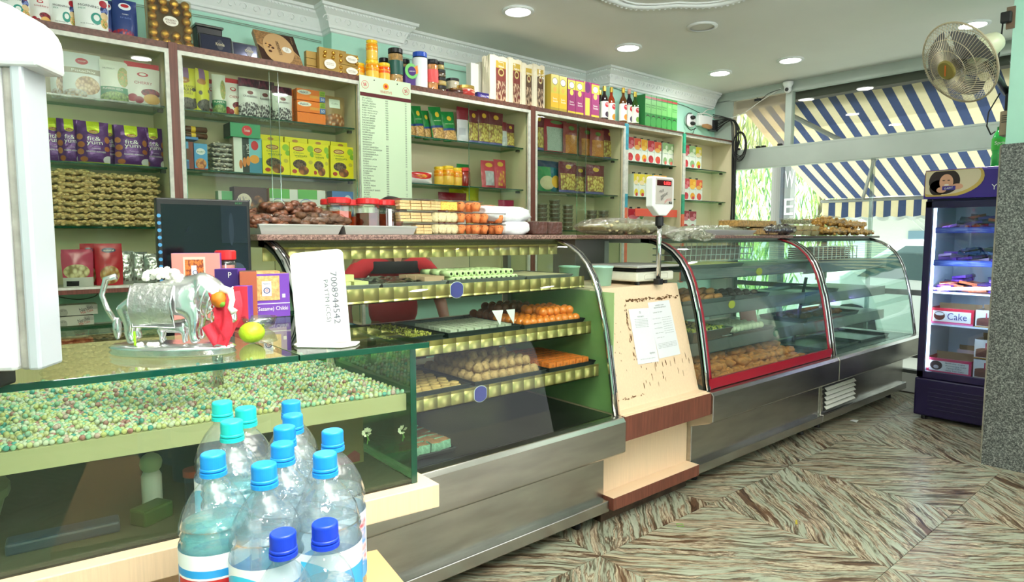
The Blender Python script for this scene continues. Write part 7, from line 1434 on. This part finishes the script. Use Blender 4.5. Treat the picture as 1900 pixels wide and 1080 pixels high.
ct_ = thing('cardboard_carton', 'tan cardboard carton standing under the water bottles', 'carton', (.28, .80, .42)); CBD = mat('tan carton board', (206, 164, 112), .75, var=.05, vscale=8); MB().box(-.235, -.27, 0, .235, .25, .363).build('carton_body', CBD, ct_, bevel=.002); MB().prism([(.05, .12), (.235, .08), (.255, .21), (.04, .26)], .358, .3645, 'z').build('flap', CBD, ct_)
ct2 = thing('cardboard_carton', 'lower tan carton under the bottle carton, near the counter foot', 'carton', (.28, .80, 0)); MB().box(-.24, -.28, 0, .24, .26, .418).build('carton_body', CBD, ct2, bevel=.002)
# ================================================================== SCALE
sc2 = thing('weighing_scale', 'cream electronic weighing scale with a steel plate on the beige pedestal', 'scale', (2.56, 2.05, 1.101)); SW = mat('dirty cream plastic', (226, 224, 208), .4, var=.06, vscale=20)
MB().prism([(0, .0), (.31, .0), (.31, .30), (0, .30)], .018, .066, 'z').build('housing', SW, sc2, bevel=.01, bseg=3); MB().box(.02, .02, .066, .29, .28, .082).build('black_support', BLACK, sc2, bevel=.004)
pl_ = MB(); pl_.prism([(-.02, -.02), (.33, -.02), (.33, .32), (-.02, .32)], .088, .10, 'z').build('steel_plate', mat('satin steel plate', (196, 196, 190), .5, .6), sc2, bevel=.004, bseg=3)
for x in (.04, .27):
    for y in (.03, .27): MB().lathe([(.014, 0), (.014, .02)], 12, (x, y, 0)).build('foot', BLACK, sc2)
MB().tube([(.06, -.001, .03), (.06, -.001, .048), (.075, -.001, .056), (.25, -.001, .056), (.25, -.001, .03), (.06, -.001, .03)], .0008, 4).build('panel_line', mat('grey line', (150, 146, 130), .6), sc2)
px_ = .145; MB().lathe([(.0125, .02), (.0125, .335)], 16, (px_, -.022, 0)).build('pole', CHROME, sc2, True); MB().box(px_-.018, -.04, .0, px_+.018, -.004, .03).build('pole_clamp', BLACK, sc2, bevel=.003); MB().lathe([(.02, .30), (.021, .305), (.021, .345), (.018, .35)], 18, (px_, -.022, 0)).build('knurled_collar', BLACK, sc2)
MB().prism([(px_-.03, .352), (px_+.03, .352), (px_+.088, .398), (px_+.088, .538), (px_+.078, .548), (px_-.078, .548), (px_-.088, .538), (px_-.088, .398)], -.045, .0, 'y').build('display_head', WHITE, sc2, bevel=.006, bseg=3)
MB().box(px_-.066, -.047, .41, px_+.072, -.045, .538).build('grey_plate', mat('grey beige plate', (190, 182, 174), .4), sc2); MB().box(px_-.058, -.0485, .502, px_+.060, -.047, .530).build('display_window', mat('dark red window', (60, 8, 10), .15), sc2)
sg_ = letters(sc2, [('0.000', px_+.022, .516, .017, (255, 60, 60), .055)], lambda x, z: -.049, name='digits'); sg_.data.materials[0] = mat('lit red digits', (255, 50, 50), .5, emit=4)
letters(sc2, [('TRUE', px_-.022, .474, .013, K_, .04, 20), ('WEIGHT', px_-.0, .455, .013, K_, .062, 20), ('BY', px_-.015, .436, .012, K_, .02, 20)], lambda x, z: -.0475)
for k in range(2): MB().tube([(px_-.0+.005, -.0478, .421-k*.007), (px_+.025, -.0478, .435-k*.007), (px_+.06, -.0478, .438-k*.007)], .0009, 4).build('red_swoosh', mat('red swoosh', (200, 50, 50), .5), sc2)
MB().box(px_+.042, -.048, .414, px_+.068, -.047, .424).build('name_badge', BLACK, sc2); letters(sc2, [('Target', px_+.055, .419, .005, W_, .018)], lambda x, z: -.0482)
# mint buckets and steel box behind the pedestal
for i, (x, y, r) in enumerate(((2.33, 2.30, .055), (2.44, 2.18, .06))): bk = thing('mint_bucket', 'pale mint plastic tub beside the scale, %s one' % ('rear', 'front')[i], 'tub', (x, y, 1.101), 0, 'mint tubs on the pedestal'); MB().lathe([(r*.8, 0), (r*.95, .09), (r, .09), (r, .098), (r*.93, .098), (r*.78, .006)], 24, cap1=True).build('tub', mat('mint plastic', (170, 222, 206), .4), bk, True); MB().lathe([(r*1.01, .092), (r*1.02, .097)], 24, cap0=False, cap1=False).build('rim', mat('mint rim', (186, 230, 216), .4), bk)
sx = thing('steel_cabinet', 'plain grey steel box at the back between the cases', 'cabinet', (2.62, 2.5, 1.101)); MB().box(-.04, 0, 0, .24, .18, .23).build('body', mat('dull grey steel', (124, 122, 118), .45, .6), sx, bevel=.003); MB().box(.20, -.004, .01, .235, 0, .22).build('edge_strip', ALU, sx)
# ================================================================== CHOCOLATE FRIDGE
def fridge():
    t = thing('display_fridge', 'dark purple glass door chocolate fridge before the window', 'fridge', (5.34, 1.335, 0), -PI/2); PR = mat('deep purple enamel', (26, 14, 62), .3, coat=.3); IN = mat('fridge inside', (214, 222, 232), .4); w_ = .60; a = w_/2; D = .58
    MB().box(-a, .0, .31, -a+.03, D, 1.82).build('side_wall', PR, t); MB().box(a-.03, 0, .31, a, D, 1.82).build('side_wall', PR, t); MB().box(-a, D-.03, .31, a, D, 1.82, 0, front=1).build('back_wall', [PR, IN], t); MB().box(-a, .02, 1.60, a, D, 1.82).build('top_wall', PR, t)
    MB().box(-a+.03, .035, .33, -a+.034, D-.03, 1.60).build('inner_side', IN, t); MB().box(a-.034, .035, .33, a-.03, D-.03, 1.60).build('inner_side', IN, t); MB().box(-a+.03, .035, .33, a-.03, D-.03, .345).build('inner_floor', IN, t); MB().box(-a+.03, .035, 1.585, a-.03, D-.03, 1.60).build('inner_roof', IN, t)
    MB().box(-a-.01, -.03, .03, a+.01, D, .31).build('motor_housing', PR, t, bevel=.012)
    for i in range(6): MB().box(-a+.08, -.034, .085+i*.03, a-.08, -.029, .093+i*.03).build('grille_slat', mat('darker purple', (20, 12, 56), .4), t, bevel=.002)
    for x in (-a+.05, a-.05): MB().lathe([(.02, 0), (.02, .032)], 12, (x, .02, 0)).build('foot', BLACK, t)
    f = thing('door', None, None, (0, 0, 0)); f.parent = t; 
    for x0, x1, z0, z1 in ((-a, -a+.045, .315, 1.6), (a-.045, a, .315, 1.6), (-a, a, .315, .365), (-a, a, 1.55, 1.6)): MB().box(x0, -.03, z0, x1, .0, z1).build('door_frame', PR, f, bevel=.004)
    MB().box(-a+.045, -.016, .365, a-.045, -.012, 1.55).build('door_glass', clear('fridge glass', (228, 236, 244), .06, .02), f)
    MB().box(-a+.036, .04, .38, -a+.05, .054, 1.56).build('light_strip', mat('fridge tube light', (226, 240, 255), .5, emit=7), t)
    l = bpy.data.lights.new('fridge_light', 'AREA'); l.shape = 'RECTANGLE'; l.size = .02; l.size_y = 1.1; l.energy = 14; l.color = (.86, .94, 1); o = bpy.data.objects.new('fridge_light', l); COL.objects.link(o); o.parent = t; o.location = (-a+.058, .05, .97); o.rotation_euler = (0, -PI/2-.0, .6)
    # lit sign on top
    hd = MB(); hd.prism([(-.05, 1.615), (-.045, 1.80), (-.03, 1.82), (.05, 1.82), (.05, 1.615)], -a-.012, a+.012, 'x'); hd.build('sign_header', mat('sign purple', (58, 30, 140), .3, coat=.3), t, bevel=.004)
    cr = mat('sign cream', (226, 212, 180), .4); gd = mat('sign gold', (206, 176, 90), .35); sk = mat('printed skin', (226, 170, 140), .5); hr = mat('printed hair', (40, 24, 24), .5)
    def disc(nm, x, z, rx, rz_, m, y, n=32, clip=None):
        pts = [(x+rx*math.cos(k*2*PI/n), z+rz_*math.sin(k*2*PI/n)) for k in range(n)]
        if clip: pts = [(max(p[0], clip[0]), min(clip[2], max(clip[1], p[1]))) for p in pts]
        MB().prism(pts, y, y+.0008, 'y').build(nm, m, t)
    C3 = (-a-.004, 1.63, 1.812)
    disc('gold_oval', -.20, 1.76, .25, .14, gd, -.0515, clip=C3); disc('cream_oval', -.205, 1.77, .235, .13, cr, -.0525, clip=(C3[0]+.004, 1.637, 1.808)); disc('printed_hair', -.185, 1.735, .095, .09, hr, -.0535, clip=(C3[0]+.008, 1.64, 1.806)); disc('printed_hair', -.225, 1.69, .05, .055, hr, -.0535, clip=(C3[0]+.008, 1.64, 1.806)); disc('printed_face', -.172, 1.728, .042, .056, sk, -.0543)
    disc('printed_hand', -.105, 1.695, .035, .02, sk, -.0549); disc('printed_hand', -.2, 1.675, .03, .02, sk, -.0549)
    for x in (-.188, -.158): disc('printed_eye', x, 1.74, .009, .003, hr, -.055, 12)
    disc('printed_mouth', -.17, 1.708, .016, .006, mat('printed smile', (240, 236, 230), .4), -.055, 14); MB().box(-.195, -.0556, 1.672, -.115, -.055, 1.70).build('printed_bar', mat('printed bar purple', (60, 50, 150), .4), t)
    letters(t, [('DAIRY', -.155, 1.686, .012, W_, .05, 8)], lambda x, z: -.0558); letters(t, [('Your', .145, 1.68, .036, W_)], lambda x, z: -.0515)
    # shelves with price strips
    SHW = mat('white wire shelf', (230, 236, 244), .4); BLS = art('print blue strip', (70, 90, 190), [('s', 0, .2, 1, .8, (70, 90, 190), (90, 110, 206), (150, 170, 230), 7)], .4)
    zz = (1.40, 1.165, .945, .71)
    for i, z in enumerate(zz):
        MB().box(-a+.036, .05, z-.012, a-.036, .48, z).build('shelf', SHW, t)
        if i < 2: MB().box(-a+.04, .04, z-.03, a-.036, .048, z+.012).build('price_strip', BLS, t)
    Wm = t.matrix_basis
    cs = [mat('wrap %d' % k, c, .25, metal=.3, bump=.5, bscale=60) for k, c in enumerate(((80, 40, 140), (110, 60, 170), (150, 90, 200), (200, 90, 50), (190, 30, 50), (50, 50, 90), (40, 70, 110), (180, 150, 190)))]
    brm = [MB().box(-.055, -.03, 0, .055, .03, .018).mesh('chocolate_bar', c) for c in cs]; random.seed(44); n = 0
    def heap(z, x0, x1, levels, pal, where, per=9, g=None):
        nonlocal n
        for lv in range(levels):
            for i in range(max(2, per-2*lv)):
                x = x0+(x1-x0)*(i+.5)/max(2, per-2*lv)+random.uniform(-.015, .015); y = .09+.035*lv+random.uniform(-.015, .02)
                for q in range(2):
                    o = link('chocolate_bar', brm[random.choice(pal)], None, tuple(Wm @ Vector((x, y+q*.09, z+.004+lv*.022+random.uniform(0, .008)))), (random.uniform(-.25, .3), random.uniform(-.2, .2), -PI/2+random.uniform(-.5, .5)))
                    tag(o, 'chocolate bar, %s from left, %s layer, %s row, %s' % (ORD[i], ORD[lv], ('front', 'rear')[q], where), 'chocolate bar', 'bars on the '+where)
    heap(1.402, -.19, .22, 1, (2, 4, 1), 'top fridge shelf', 6); heap(1.43, -.12, .22, 3, (5, 0, 3, 5), 'top fridge shelf at the back', 5); heap(1.167, -.22, .22, 3, (0, 1, 2, 7), 'second fridge shelf', 8); heap(1.215, -.1, .15, 2, (6, 5), 'second fridge shelf at the back', 4); heap(.947, -.23, .22, 5, (0, 3, 1, 2, 5), 'third fridge shelf', 8)
    def cake(label, x, z, w2, h, d, front, lets=(), m2=None, y=.06):
        c = thing('cake_box', label, 'box', tuple(Wm @ Vector((x, y, z))), -PI/2); k = mat('cake box inner', (150, 120, 84), .7); r_ = front
        MB().box(-w2/2, 0, 0, w2/2, .004, h).build('front_panel', r_, c); MB().box(-w2/2, .004, 0, -w2/2+.004, d, h).build('side_panel', m2 or r_, c); MB().box(w2/2-.004, .004, 0, w2/2, d, h).build('side_panel', m2 or r_, c); MB().box(-w2/2, d, 0, w2/2, d+.004, h*1.2).build('back_panel', k, c); MB().box(-w2/2, .004, 0, w2/2, d, .004).build('bottom_panel', k, c)
        letters(c, lets) if lets else None; return c
    RC1 = art('print cake front', (206, 36, 60), [('r', .06, .14, .94, .82, (236, 228, 220)), ('r', 0, 0, 1, .1, (226, 110, 160)), ('e', .22, .5, .13, .28, (110, 60, 50)), ('e', .22, .62, .1, .1, (240, 236, 230))], .4); RC1s = mat('cake red side', (190, 40, 56), .5)
    cake('open red cake box with the word Cake on the fourth fridge shelf', -.125, .712, .27, .115, .2, RC1, [('Cake', .035, .058, .05, (50, 50, 130), .12)], RC1s)
    CCK = art('print cake picture', (226, 222, 216), [('r', .04, .08, .96, .4, (110, 66, 56)), ('e', .5, .45, .46, .14, (126, 78, 64)), ('r', .3, .5, .34, .85, (190, 60, 80)), ('r', .45, .5, .49, .88, (200, 70, 90)), ('r', .6, .5, .64, .85, (190, 60, 80)), ('r', 0, 0, 1, .06, (190, 140, 60))], .4)
    cake('white cake box with a candle cake picture beside the word box', .12, .712, .2, .12, .2, CCK); RC2 = art('print party front', (216, 60, 100), [('r', .06, .14, .94, .82, (232, 226, 216)), ('e', .22, .5, .14, .3, (60, 40, 40)), ('e', .22, .4, .06, .12, (200, 190, 190))], .4)
    cake('red and pink cake box on the fridge floor', -.125, .347, .28, .11, .22, RC2, [('Birthday Cake', .04, .078, .012, K_, .12), ('Anniversary Cake', .045, .060, .012, K_, .13), ('Fancy Cake', .035, .042, .012, K_, .09), ('New Year Cake', .04, .026, .010, K_, .11)], RC1s)
    for i in range(2): cake('cake picture box on the fridge floor, %s of the stack' % ('lower', 'upper')[i], .13, .347+i*.142, .21, .135, .2, CCK)
    cake('flat white box at the back of the fridge floor', -.04, .347, .22, .15, .05, mat('pale pink box', (226, 196, 200), .5), y=.34)
fridge()
sp = thing('soda_bottle', 'green lemon soda bottle standing on the chocolate fridge by the column', 'bottle', (5.52, 1.27, 1.821)); GB_ = mat('green soda bottle', (40, 190, 80), .08, coat=.6); MB().lathe([(.036, 0), (.042, .01), (.042, .08), (.036, .1), (.042, .13), (.042, .2), (.03, .24), (.014, .265)], 22).build('bottle', GB_, sp, True); MB().lathe([(.016, .262), (.016, .285)], 16).build('cap', mat('green cap', (20, 130, 60), .4), sp)
b = MB(); b.lathe([(.0435, .125), (.0435, .205)], 24, cap0=False, cap1=False); b.build('label', mat('bright green label', (70, 200, 70), .3), sp, True); sp.rotation_euler.z = -1.05; letters(sp, [('Sprite', 0, .168, .03, W_, .07)], lambda x, z: -math.sqrt(max(0, .0445**2-x*x)))
# ================================================================== WALL FAN
def fan():
    FM = mat('dirty brass wire', (176, 166, 140), .45, .3); CRM = mat('cream fan plastic', (196, 200, 168), .4); GRY = mat('grey fan blade', (110, 112, 116), .3, .2)
    hub = Vector((0, 0, EYE))+(FW+RT*((1779-950)/FPX)+UP*((540-117)/FPX))*3.3
    rv = (hub-Vector((0, 0, EYE))).normalized(); q = -RT*.86-UP*.50; q = (q-rv*q.dot(rv)).normalized(); n = -rv*.66+q*.75; mount = at(1868, 172, Y=1.05)
    zx = n; xx = Vector((0, 0, 1)).cross(zx).normalized(); yy = zx.cross(xx)
    t = thing('wall_fan', 'cream wall fan with a round wire cage hanging from the green column', 'fan', tuple(hub)); t.matrix_world = Matrix(((xx.x, yy.x, zx.x, hub.x), (xx.y, yy.y, zx.y, hub.y), (xx.z, yy.z, zx.z, hub.z), (0, 0, 0, 1)))
    R = .215
    def cage(sgn, name, N):
        b = MB()
        for k in range(N):
            a = 2*PI*k/N; pts = []
            for j in range(7):
                u = j/6; r = .045+(R-.045)*u; z = sgn*(.075*(1-u**3)); tw = a+.35*u*sgn; pts.append((r*math.cos(tw), r*math.sin(tw), z+.0))
            b.tube(pts, .0013, 3)
        for r, z in ((R, 0), (.15, sgn*.052), (.10, sgn*.070), (.045, sgn*.075)): b.tube([(r*math.cos(2*PI*k/40), r*math.sin(2*PI*k/40), z) for k in range(40)], .0022, 4, closed=True)
        o = b.build(name, FM, t); o['kind'] = 'stuff'
    cage(1, 'front_cage', 76); cage(-1, 'rear_cage', 60)
    MB().tube([(R*math.cos(2*PI*k/48), R*math.sin(2*PI*k/48), 0) for k in range(48)], .005, 6, closed=True).build('cage_ring', FM, t)
    MB().lathe([(.045, .070), (.052, .074), (.05, .082), (.044, .085)], 28).build('hub_badge', mat('gold green badge', (150, 140, 80), .3, .6), t); MB().box(-.004, -.03, .085, .004, .03, .0865).build('badge_mark', mat('badge orange', (190, 100, 40), .4), t, rot=(0, 0, -.5))
    for k in range(3):
        a0 = 2*PI*k/3+.5; b = MB(); b.grid(lambda u, v, a0=a0: ((.03+.15*u)*math.cos(a0+(v-.5)*1.5*(.6+.5*u)), (.03+.15*u)*math.sin(a0+(v-.5)*1.5*(.6+.5*u)), (v-.5)*.05), 8, 8); b.build('blade', GRY, t, True)
    MB().lathe([(.03, -.02), (.035, .02), (.02, .03)], 18).build('blade_hub', BLACK, t, True); MB().lathe([(.052, -.075), (.06, -.085), (.062, -.19), (.05, -.235), (.02, -.245)], 24).build('motor_housing', CRM, t, True); MB().cyl(.006, .03, (0, .06, -.14), 8, axis='y').build('pull_knob', BLACK, t)
    inv = t.matrix_world.inverted(); A = Vector((0, 0, -.13)); B_ = inv @ mount; MB().tube([A, A.lerp(B_, .5), B_], [.016, .018, .02], 10).build('arm', BLACK, t, True)
    # wall plate housing on the column side
    bx = thing('fan_mount_box', 'tan fan control box fixed on the green column side under the fan', 'box', tuple(mount+Vector((0, -.035, -.09)))); MB().box(-.05, -.0, -.16, .05, .05, -.02).build('box', mat('tan plastic', (150, 132, 108), .5), bx, bevel=.006)
    MB().box(-.03, -.0, -.02, .03, .035, .12).build('bracket', BLACK, bx, bevel=.003)
    for i in range(4): MB().box(-.056+.003, .012, -.05-i*.012, -.05, .04, -.046-i*.012).build('vent_slot', BLACK, bx)
    c0 = mount; tag(MB().tube([c0+Vector((-.01, .03, .0)), c0+Vector((-.04, .05, -.06)), c0+Vector((-.13, .05, -.12)), c0+Vector((-.15, .05, -.2)), c0+Vector((-.06, .05, -.24)), c0+Vector((-.02, .04, -.22))], .004, 6).build('fan_cable', BLACK, None, True), 'black fan cable looping beside the tan control box', 'cable')
    pc = at(1868, 35, X=4.56); pg = thing('wall_plug', 'black plug on a small brown board high on the green column', 'plug', tuple(pc)); MB().box(-.012, -.04, -.06, .0, .0, .06).build('board', mat('brown switch board', (110, 90, 70), .6), pg); MB().box(-.05, -.03, -.03, -.012, .02, .03).build('plug', BLACK, pg, bevel=.006)
    tag(MB().tube([pc+Vector((-.03, .01, -.03)), pc+Vector((-.03, .015, -.15)), pc+Vector((-.0, .03, -.24)), pc+Vector((.02, .03, -.34))], .004, 6).build('plug_cable', BLACK, None, True), 'black cable hanging down from the plug on the green column', 'cable')
    q = pc+Vector((-.01, -.04, .13)); pts = [q+Vector((-.01, .05-.05*math.sin(k*.9)-k*.012, .03*math.cos(k*1.1))) for k in range(9)]; tag(MB().tube(pts, .0035, 5).build('tangled_cable', BLACK, None, True), 'tangled dark cable at the top of the green column', 'cable')
fan()
# ================================================================== CABLES AND ELECTRICS AT THE CORNER
yw = 3.94; e_ = thing('power_board', 'white oval socket board with plugs on the mint wall near the window', 'socket', (5.72, yw, 2.53)); MB().lathe([(.078, -.02), (.08, -.018), (.075, 0)], 28, axis='y', sx=.85, sy=1.1).build('oval_plate', WHITE, e_, True)
for dz in (.03, -.03): MB().ball((.02, -.03, dz), .028, 12, 8, sc=(1.3, .8, .7)).build('plug', BLACK, e_, True)
rt_ = thing('router_box', 'white box taped to the mint wall right of the oval socket', 'router', (5.95, yw-.03, 2.54)); MB().box(-.12, -.02, -.05, .12, .03, .06).build('case', WHITE, rt_, bevel=.008); MB().ball((.02, -.025, -.05), .04, 14, 8, sc=(2.4, .4, .6), wob=.4).build('brown_tape', mat('brown tape', (176, 132, 90), .4), rt_, True)
ad = thing('power_adapter', 'dark ribbed power box at the wall end beside the white box', 'adapter', (6.11, yw-.03, 2.52)); MB().box(-.05, -.02, -.06, .06, .03, .05).build('case', mat('grey adapter', (84, 88, 92), .5), ad)
for i in range(7): MB().box(-.045+i*.015, -.024, -.055, -.040+i*.015, -.019, .045).build('rib', BLACK, ad)
random.seed(14)
def cable(label, pts, r=.004, m=BLACK, n=6):
    P_ = []; pts = [Vector(p) for p in pts]
    for i in range(len(pts)-1):
        p0, p1, p2, p3 = pts[max(0, i-1)], pts[i], pts[i+1], pts[min(len(pts)-1, i+2)]
        for k in range(6): u = k/6; P_.append(.5*((2*p1)+(p2-p0)*u+(2*p0-5*p1+4*p2-p3)*u*u+(3*p1-p0-3*p2+p3)*u**3))
    P_.append(pts[-1]); return tag(MB().tube(P_, r, n).build('cable', m, None, True), label, 'cable')
WCB = mat('white cable', (226, 226, 220), .4)
cable('black cable looping round the oval socket board', [(5.72, yw-.03, 2.60), (5.64, yw-.03, 2.58), (5.63, yw-.03, 2.48), (5.70, yw-.03, 2.43), (5.80, yw-.03, 2.46)]); cable('thin black cable hanging below the oval socket board', [(5.78, yw-.03, 2.46), (5.76, yw-.02, 2.40), (5.74, yw-.02, 2.35)], .003)
cable('white cable slung across above the white box', [(5.80, yw-.04, 2.60), (5.95, yw-.05, 2.62), (6.1, yw-.06, 2.59), (6.14, 3.86, 2.60)], .006, WCB); cable('white cable rising to the security camera', [(6.12, 3.88, 2.62), (6.14, 3.78, 2.58), (6.15, 3.6, 2.60), (6.15, 3.4, 2.70), (6.16, 3.2, 2.79)], .004, WCB)
cable('white cable crossing up towards the cornice', [(5.85, yw-.03, 2.58), (5.98, yw-.03, 2.66), (6.1, yw-.02, 2.69)], .005, WCB)
for i in range(9):
    x = 6.13+random.uniform(-.01, .01); y = 3.665+random.uniform(-.02, .02)
    cable('black cable in the bundle down the window corner, %s strand' % ORD[i], [(6.05+i*.01, yw-.06, 2.62-i*.02), (x, y+.04, 2.55), (x+random.uniform(-.03, .01), y-.03*(i % 3), 2.38), (x, y, 2.15), (x+random.uniform(-.01, .01), y, 1.8), (x, y, 1.2)], random.choice((.0035, .005, .006)))
b = MB()
for k in range(6):
    r = .10+.006*k; b.tube([(6.13-.006*k, 3.60+r*.62*math.cos(a)+.01*math.sin(k), 2.29+r*1.15*math.sin(a)-.005*k) for a in [2*PI*q/30 for q in range(30)]], .0042, 6, closed=True)
tag(b.build('cable_coil', BLACK, None, True), 'coil of black cable hanging at the window corner', 'cable coil')
cable('thin black cable near the security camera', [(6.16, 3.45, 2.74), (6.16, 3.4, 2.72), (6.15, 3.32, 2.76), (6.15, 3.2, 2.78)], .003); tag(MB().box(6.13, 3.40, 2.70, 6.16, 3.46, 2.725).build('cable_joint', BLACK), 'small black cable joint left of the security camera', 'connector')
for i, (y, z, dz) in enumerate(((4.235, 2.665, 0), (4.235, 2.655, 0))): cable('thin grey wire tacked under the cornice at left, %s strand' % ORD[i], [(-.2, y, z), (.6, y, z-.012), (1.3, y, z+.006), (1.90, y, z-.006)], .002, mat('grey wire', (150, 160, 150), .5))
cable('thin grey wire tacked under the cornice right of the pilaster', [(2.45, 4.235, 2.67), (3.0, 4.235, 2.65), (3.6, 4.235, 2.665), (4.4, 4.235, 2.60), (4.49, 4.235, 2.58)], .0025, MC['grey wire']); cable('thin dark wire under the cornice above the green boxes', [(4.52, 3.94, 2.69), (5.0, 3.94, 2.665), (5.6, 3.94, 2.67), (6.0, 3.94, 2.61)], .003, mat('dark wire', (90, 100, 96), .5))
cable('dark wire sagging on the mint panel under the wood shelf', [(.30, YB-.03, 1.05), (.42, YB-.03, 1.02), (.5, YB-.03, 1.03), (.52, YB-.03, 1.06)], .0025, MC['dark wire'])
# litter on the floor
tag(MB().prism([(0, 0), (.06, .01), (.05, .04), (.01, .05)], 0, .004, 'z').build('paper_scrap', WHITE, loc=(4.85, 1.86, .002)), 'white paper scrap on the floor under the far case edge', 'paper'); tag(MB().tube([(2.45, 1.70, .003), (2.47, 1.72, .003), (2.49, 1.70, .003), (2.47, 1.68, .003)], .0015, 4, closed=True).build('rubber_band', mat('green band', (120, 170, 60), .5)), 'green rubber band on the marble floor near the pedestal', 'band')
tag(MB().prism([(0, 0), (.05, .005), (.045, .012), (.002, .01)], 0, .002, 'z').build('leaf_scrap', mat('yellow scrap', (190, 176, 60), .6), loc=(2.9, 1.35, .001), rot=(0, 0, .4)), 'small yellow scrap on the marble floor', 'scrap')
# ================================================================== THE MAN BEHIND THE CASE
def person():
    t = thing('person', 'person in a red polo shirt with a black chest band behind the glass case', 'person', (1.78, 3.12, 0), -.25)
    SK = mat('brown skin', (150, 100, 76), .5); HR = mat('black hair', (20, 17, 16), .5); RS = mat('red shirt', (206, 40, 52), .75, bump=.15, bscale=25); BS = mat('black shirt band', (38, 38, 44), .75); TR = mat('dark trousers', (36, 38, 44), .8)
    B = [(0, 0, .86, .13, .10), (0, 0, 1.0, .125, .09), (0, 0, 1.14, .135, .09), (0, 0, 1.25, .12, .08), (0, 0, 1.31, .05, .05), (0, -.005, 1.355, .045, .048), (0, -.012, 1.40, .058, .065), (0, -.01, 1.455, .070, .085), (0, .0, 1.51, .062, .075), (0, .005, 1.54, .035, .04),
         (.16, 0, 1.235, .052), (.235, -.01, 1.10, .043), (.27, -.03, .97, .036), (.25, -.15, .89, .030), (.22, -.25, .87, .024),
         (-.16, 0, 1.235, .052), (-.235, -.01, 1.10, .043), (-.27, -.03, .97, .036), (-.26, -.08, .84, .030), (-.26, -.10, .74, .024),
         (.085, 0, .76, .085), (.09, -.01, .45, .055), (.09, .01, .25, .048), (.09, .01, .09, .036), (.09, -.10, .035, .035), (-.085, 0, .76, .085), (-.09, -.01, .45, .055), (-.09, .01, .25, .048), (-.09, .01, .09, .036), (-.09, -.10, .035, .035)]
    E = [(0, 1), (1, 2), (2, 3), (3, 4), (4, 5), (5, 6), (6, 7), (7, 8), (8, 9), (3, 10), (10, 11), (11, 12), (12, 13), (13, 14), (3, 15), (15, 16), (16, 17), (17, 18), (18, 19), (0, 20), (20, 21), (21, 22), (22, 23), (23, 24), (0, 25), (25, 26), (26, 27), (27, 28), (28, 29)]
    skin('body', B, E, SK, t)
    S_ = [(0, 0, .83, .158, .125), (0, 0, 1.0, .15, .11), (0, 0, 1.14, .16, .11), (0, 0, 1.245, .135, .092), (0, 0, 1.292, .06, .06), (.165, 0, 1.232, .068), (.225, -.008, 1.12, .066), (.245, -.012, 1.06, .064), (-.165, 0, 1.232, .068), (-.225, -.008, 1.12, .066), (-.245, -.012, 1.06, .064)]
    skin('shirt', S_, [(0, 1), (1, 2), (2, 3), (3, 4), (3, 5), (5, 6), (6, 7), (3, 8), (8, 9), (9, 10)], RS, t)
    MB().lathe([(.98, 1.15), (1, 1.155), (.985, 1.21), (.95, 1.215)], 32, (0, -.002, 0), sx=.158, sy=.112, cap0=False, cap1=False).build('chest_band', BS, t, True)
    MB().prism([(-.05, 1.31), (.05, 1.31), (.012, 1.20), (-.012, 1.20)], -.108, -.095, 'y').build('collar_opening', mat('pale placket', (206, 150, 130), .7), t)
    for s in (-1, 1): MB().prism([(s*.02, 1.30), (s*.075, 1.325), (s*.07, 1.26), (s*.03, 1.24)], -.112, -.100, 'y').build('collar', RS, t)
    skin('trouser_hips', [(0, 0, .74, .15, .12), (0, 0, .86, .15, .115)], [(0, 1)], TR, t)
    for s in (-1, 1):
        MB().tube([(s*.075, 0, .80), (s*.09, -.01, .45), (s*.09, .01, .08)], [.115, .078, .062], 16).build('trouser_leg', TR, t, True); MB().ball((s*.09, -.05, .035), .05, 12, 8, sc=(.85, 2.2, .7)).build('shoe', BLACK, t, True)
    MB().ball((0, .012, 1.49), .092, 20, 14, sc=(.95, 1.08, .84), wob=.05).build('hair', HR, t, True)
    fa = -.095
    for s in (-1, 1):
        MB().ball((s*.028, fa+.010, 1.463), .012, 10, 8, sc=(1.1, .6, .7)).build('eye', WHITE, t, True); MB().ball((s*.028, fa+.003, 1.463), .0055, 8, 6).build('iris', BLACK, t, True); MB().tube([(s*.014, fa+.0, 1.482), (s*.03, fa-.002, 1.486), (s*.044, fa+.010, 1.48)], .003, 6).build('eyebrow', HR, t); MB().ball((s*.074, 0, 1.452), .018, 10, 8, sc=(.4, .7, 1.2)).build('ear', SK, t, True)
    MB().tube([(0, fa+.004, 1.466), (0, fa-.012, 1.442), (0, fa-.016, 1.432)], [.006, .010, .011], 8).build('nose', SK, t, True); MB().tube([(-.022, fa+.006, 1.408), (0, fa-.002, 1.406), (.022, fa+.006, 1.408)], [.003, .006, .003], 8).build('mouth', mat('lips', (130, 70, 64), .5), t, True)
    def hand(w0, d, side):
        d = Vector(d).normalized(); a = Vector((1, 0, 0)); a = (a-d*a.dot(d)).normalized(); c = d.cross(a); b = MB(); w0 = Vector(w0); P = w0+d*.08
        b.tube([w0, w0+d*.03, P], [.022, .034, .036], 10)
        for i, (o_, ln) in enumerate(((-.027, .06), (-.009, .072), (.009, .068), (.027, .052))): p = P+a*o_-d*.01; q = p+d*ln*.5+c*.004; r = q+d*ln*.4+c*.018; b.tube([p, q, r], [.0095, .0085, .0065], 7)
        th = w0+d*.03+a*side*.03; b.tube([th, th+a*side*.022+d*.02+c*.006, th+a*side*.028+d*.045+c*.014], [.012, .010, .008], 7); b.build('hand', SK, t, True)
    hand((.218, -.26, .868), (-.05, -1, -.1), -1); hand((-.26, -.105, .73), (0, -.1, -1), 1)
person()
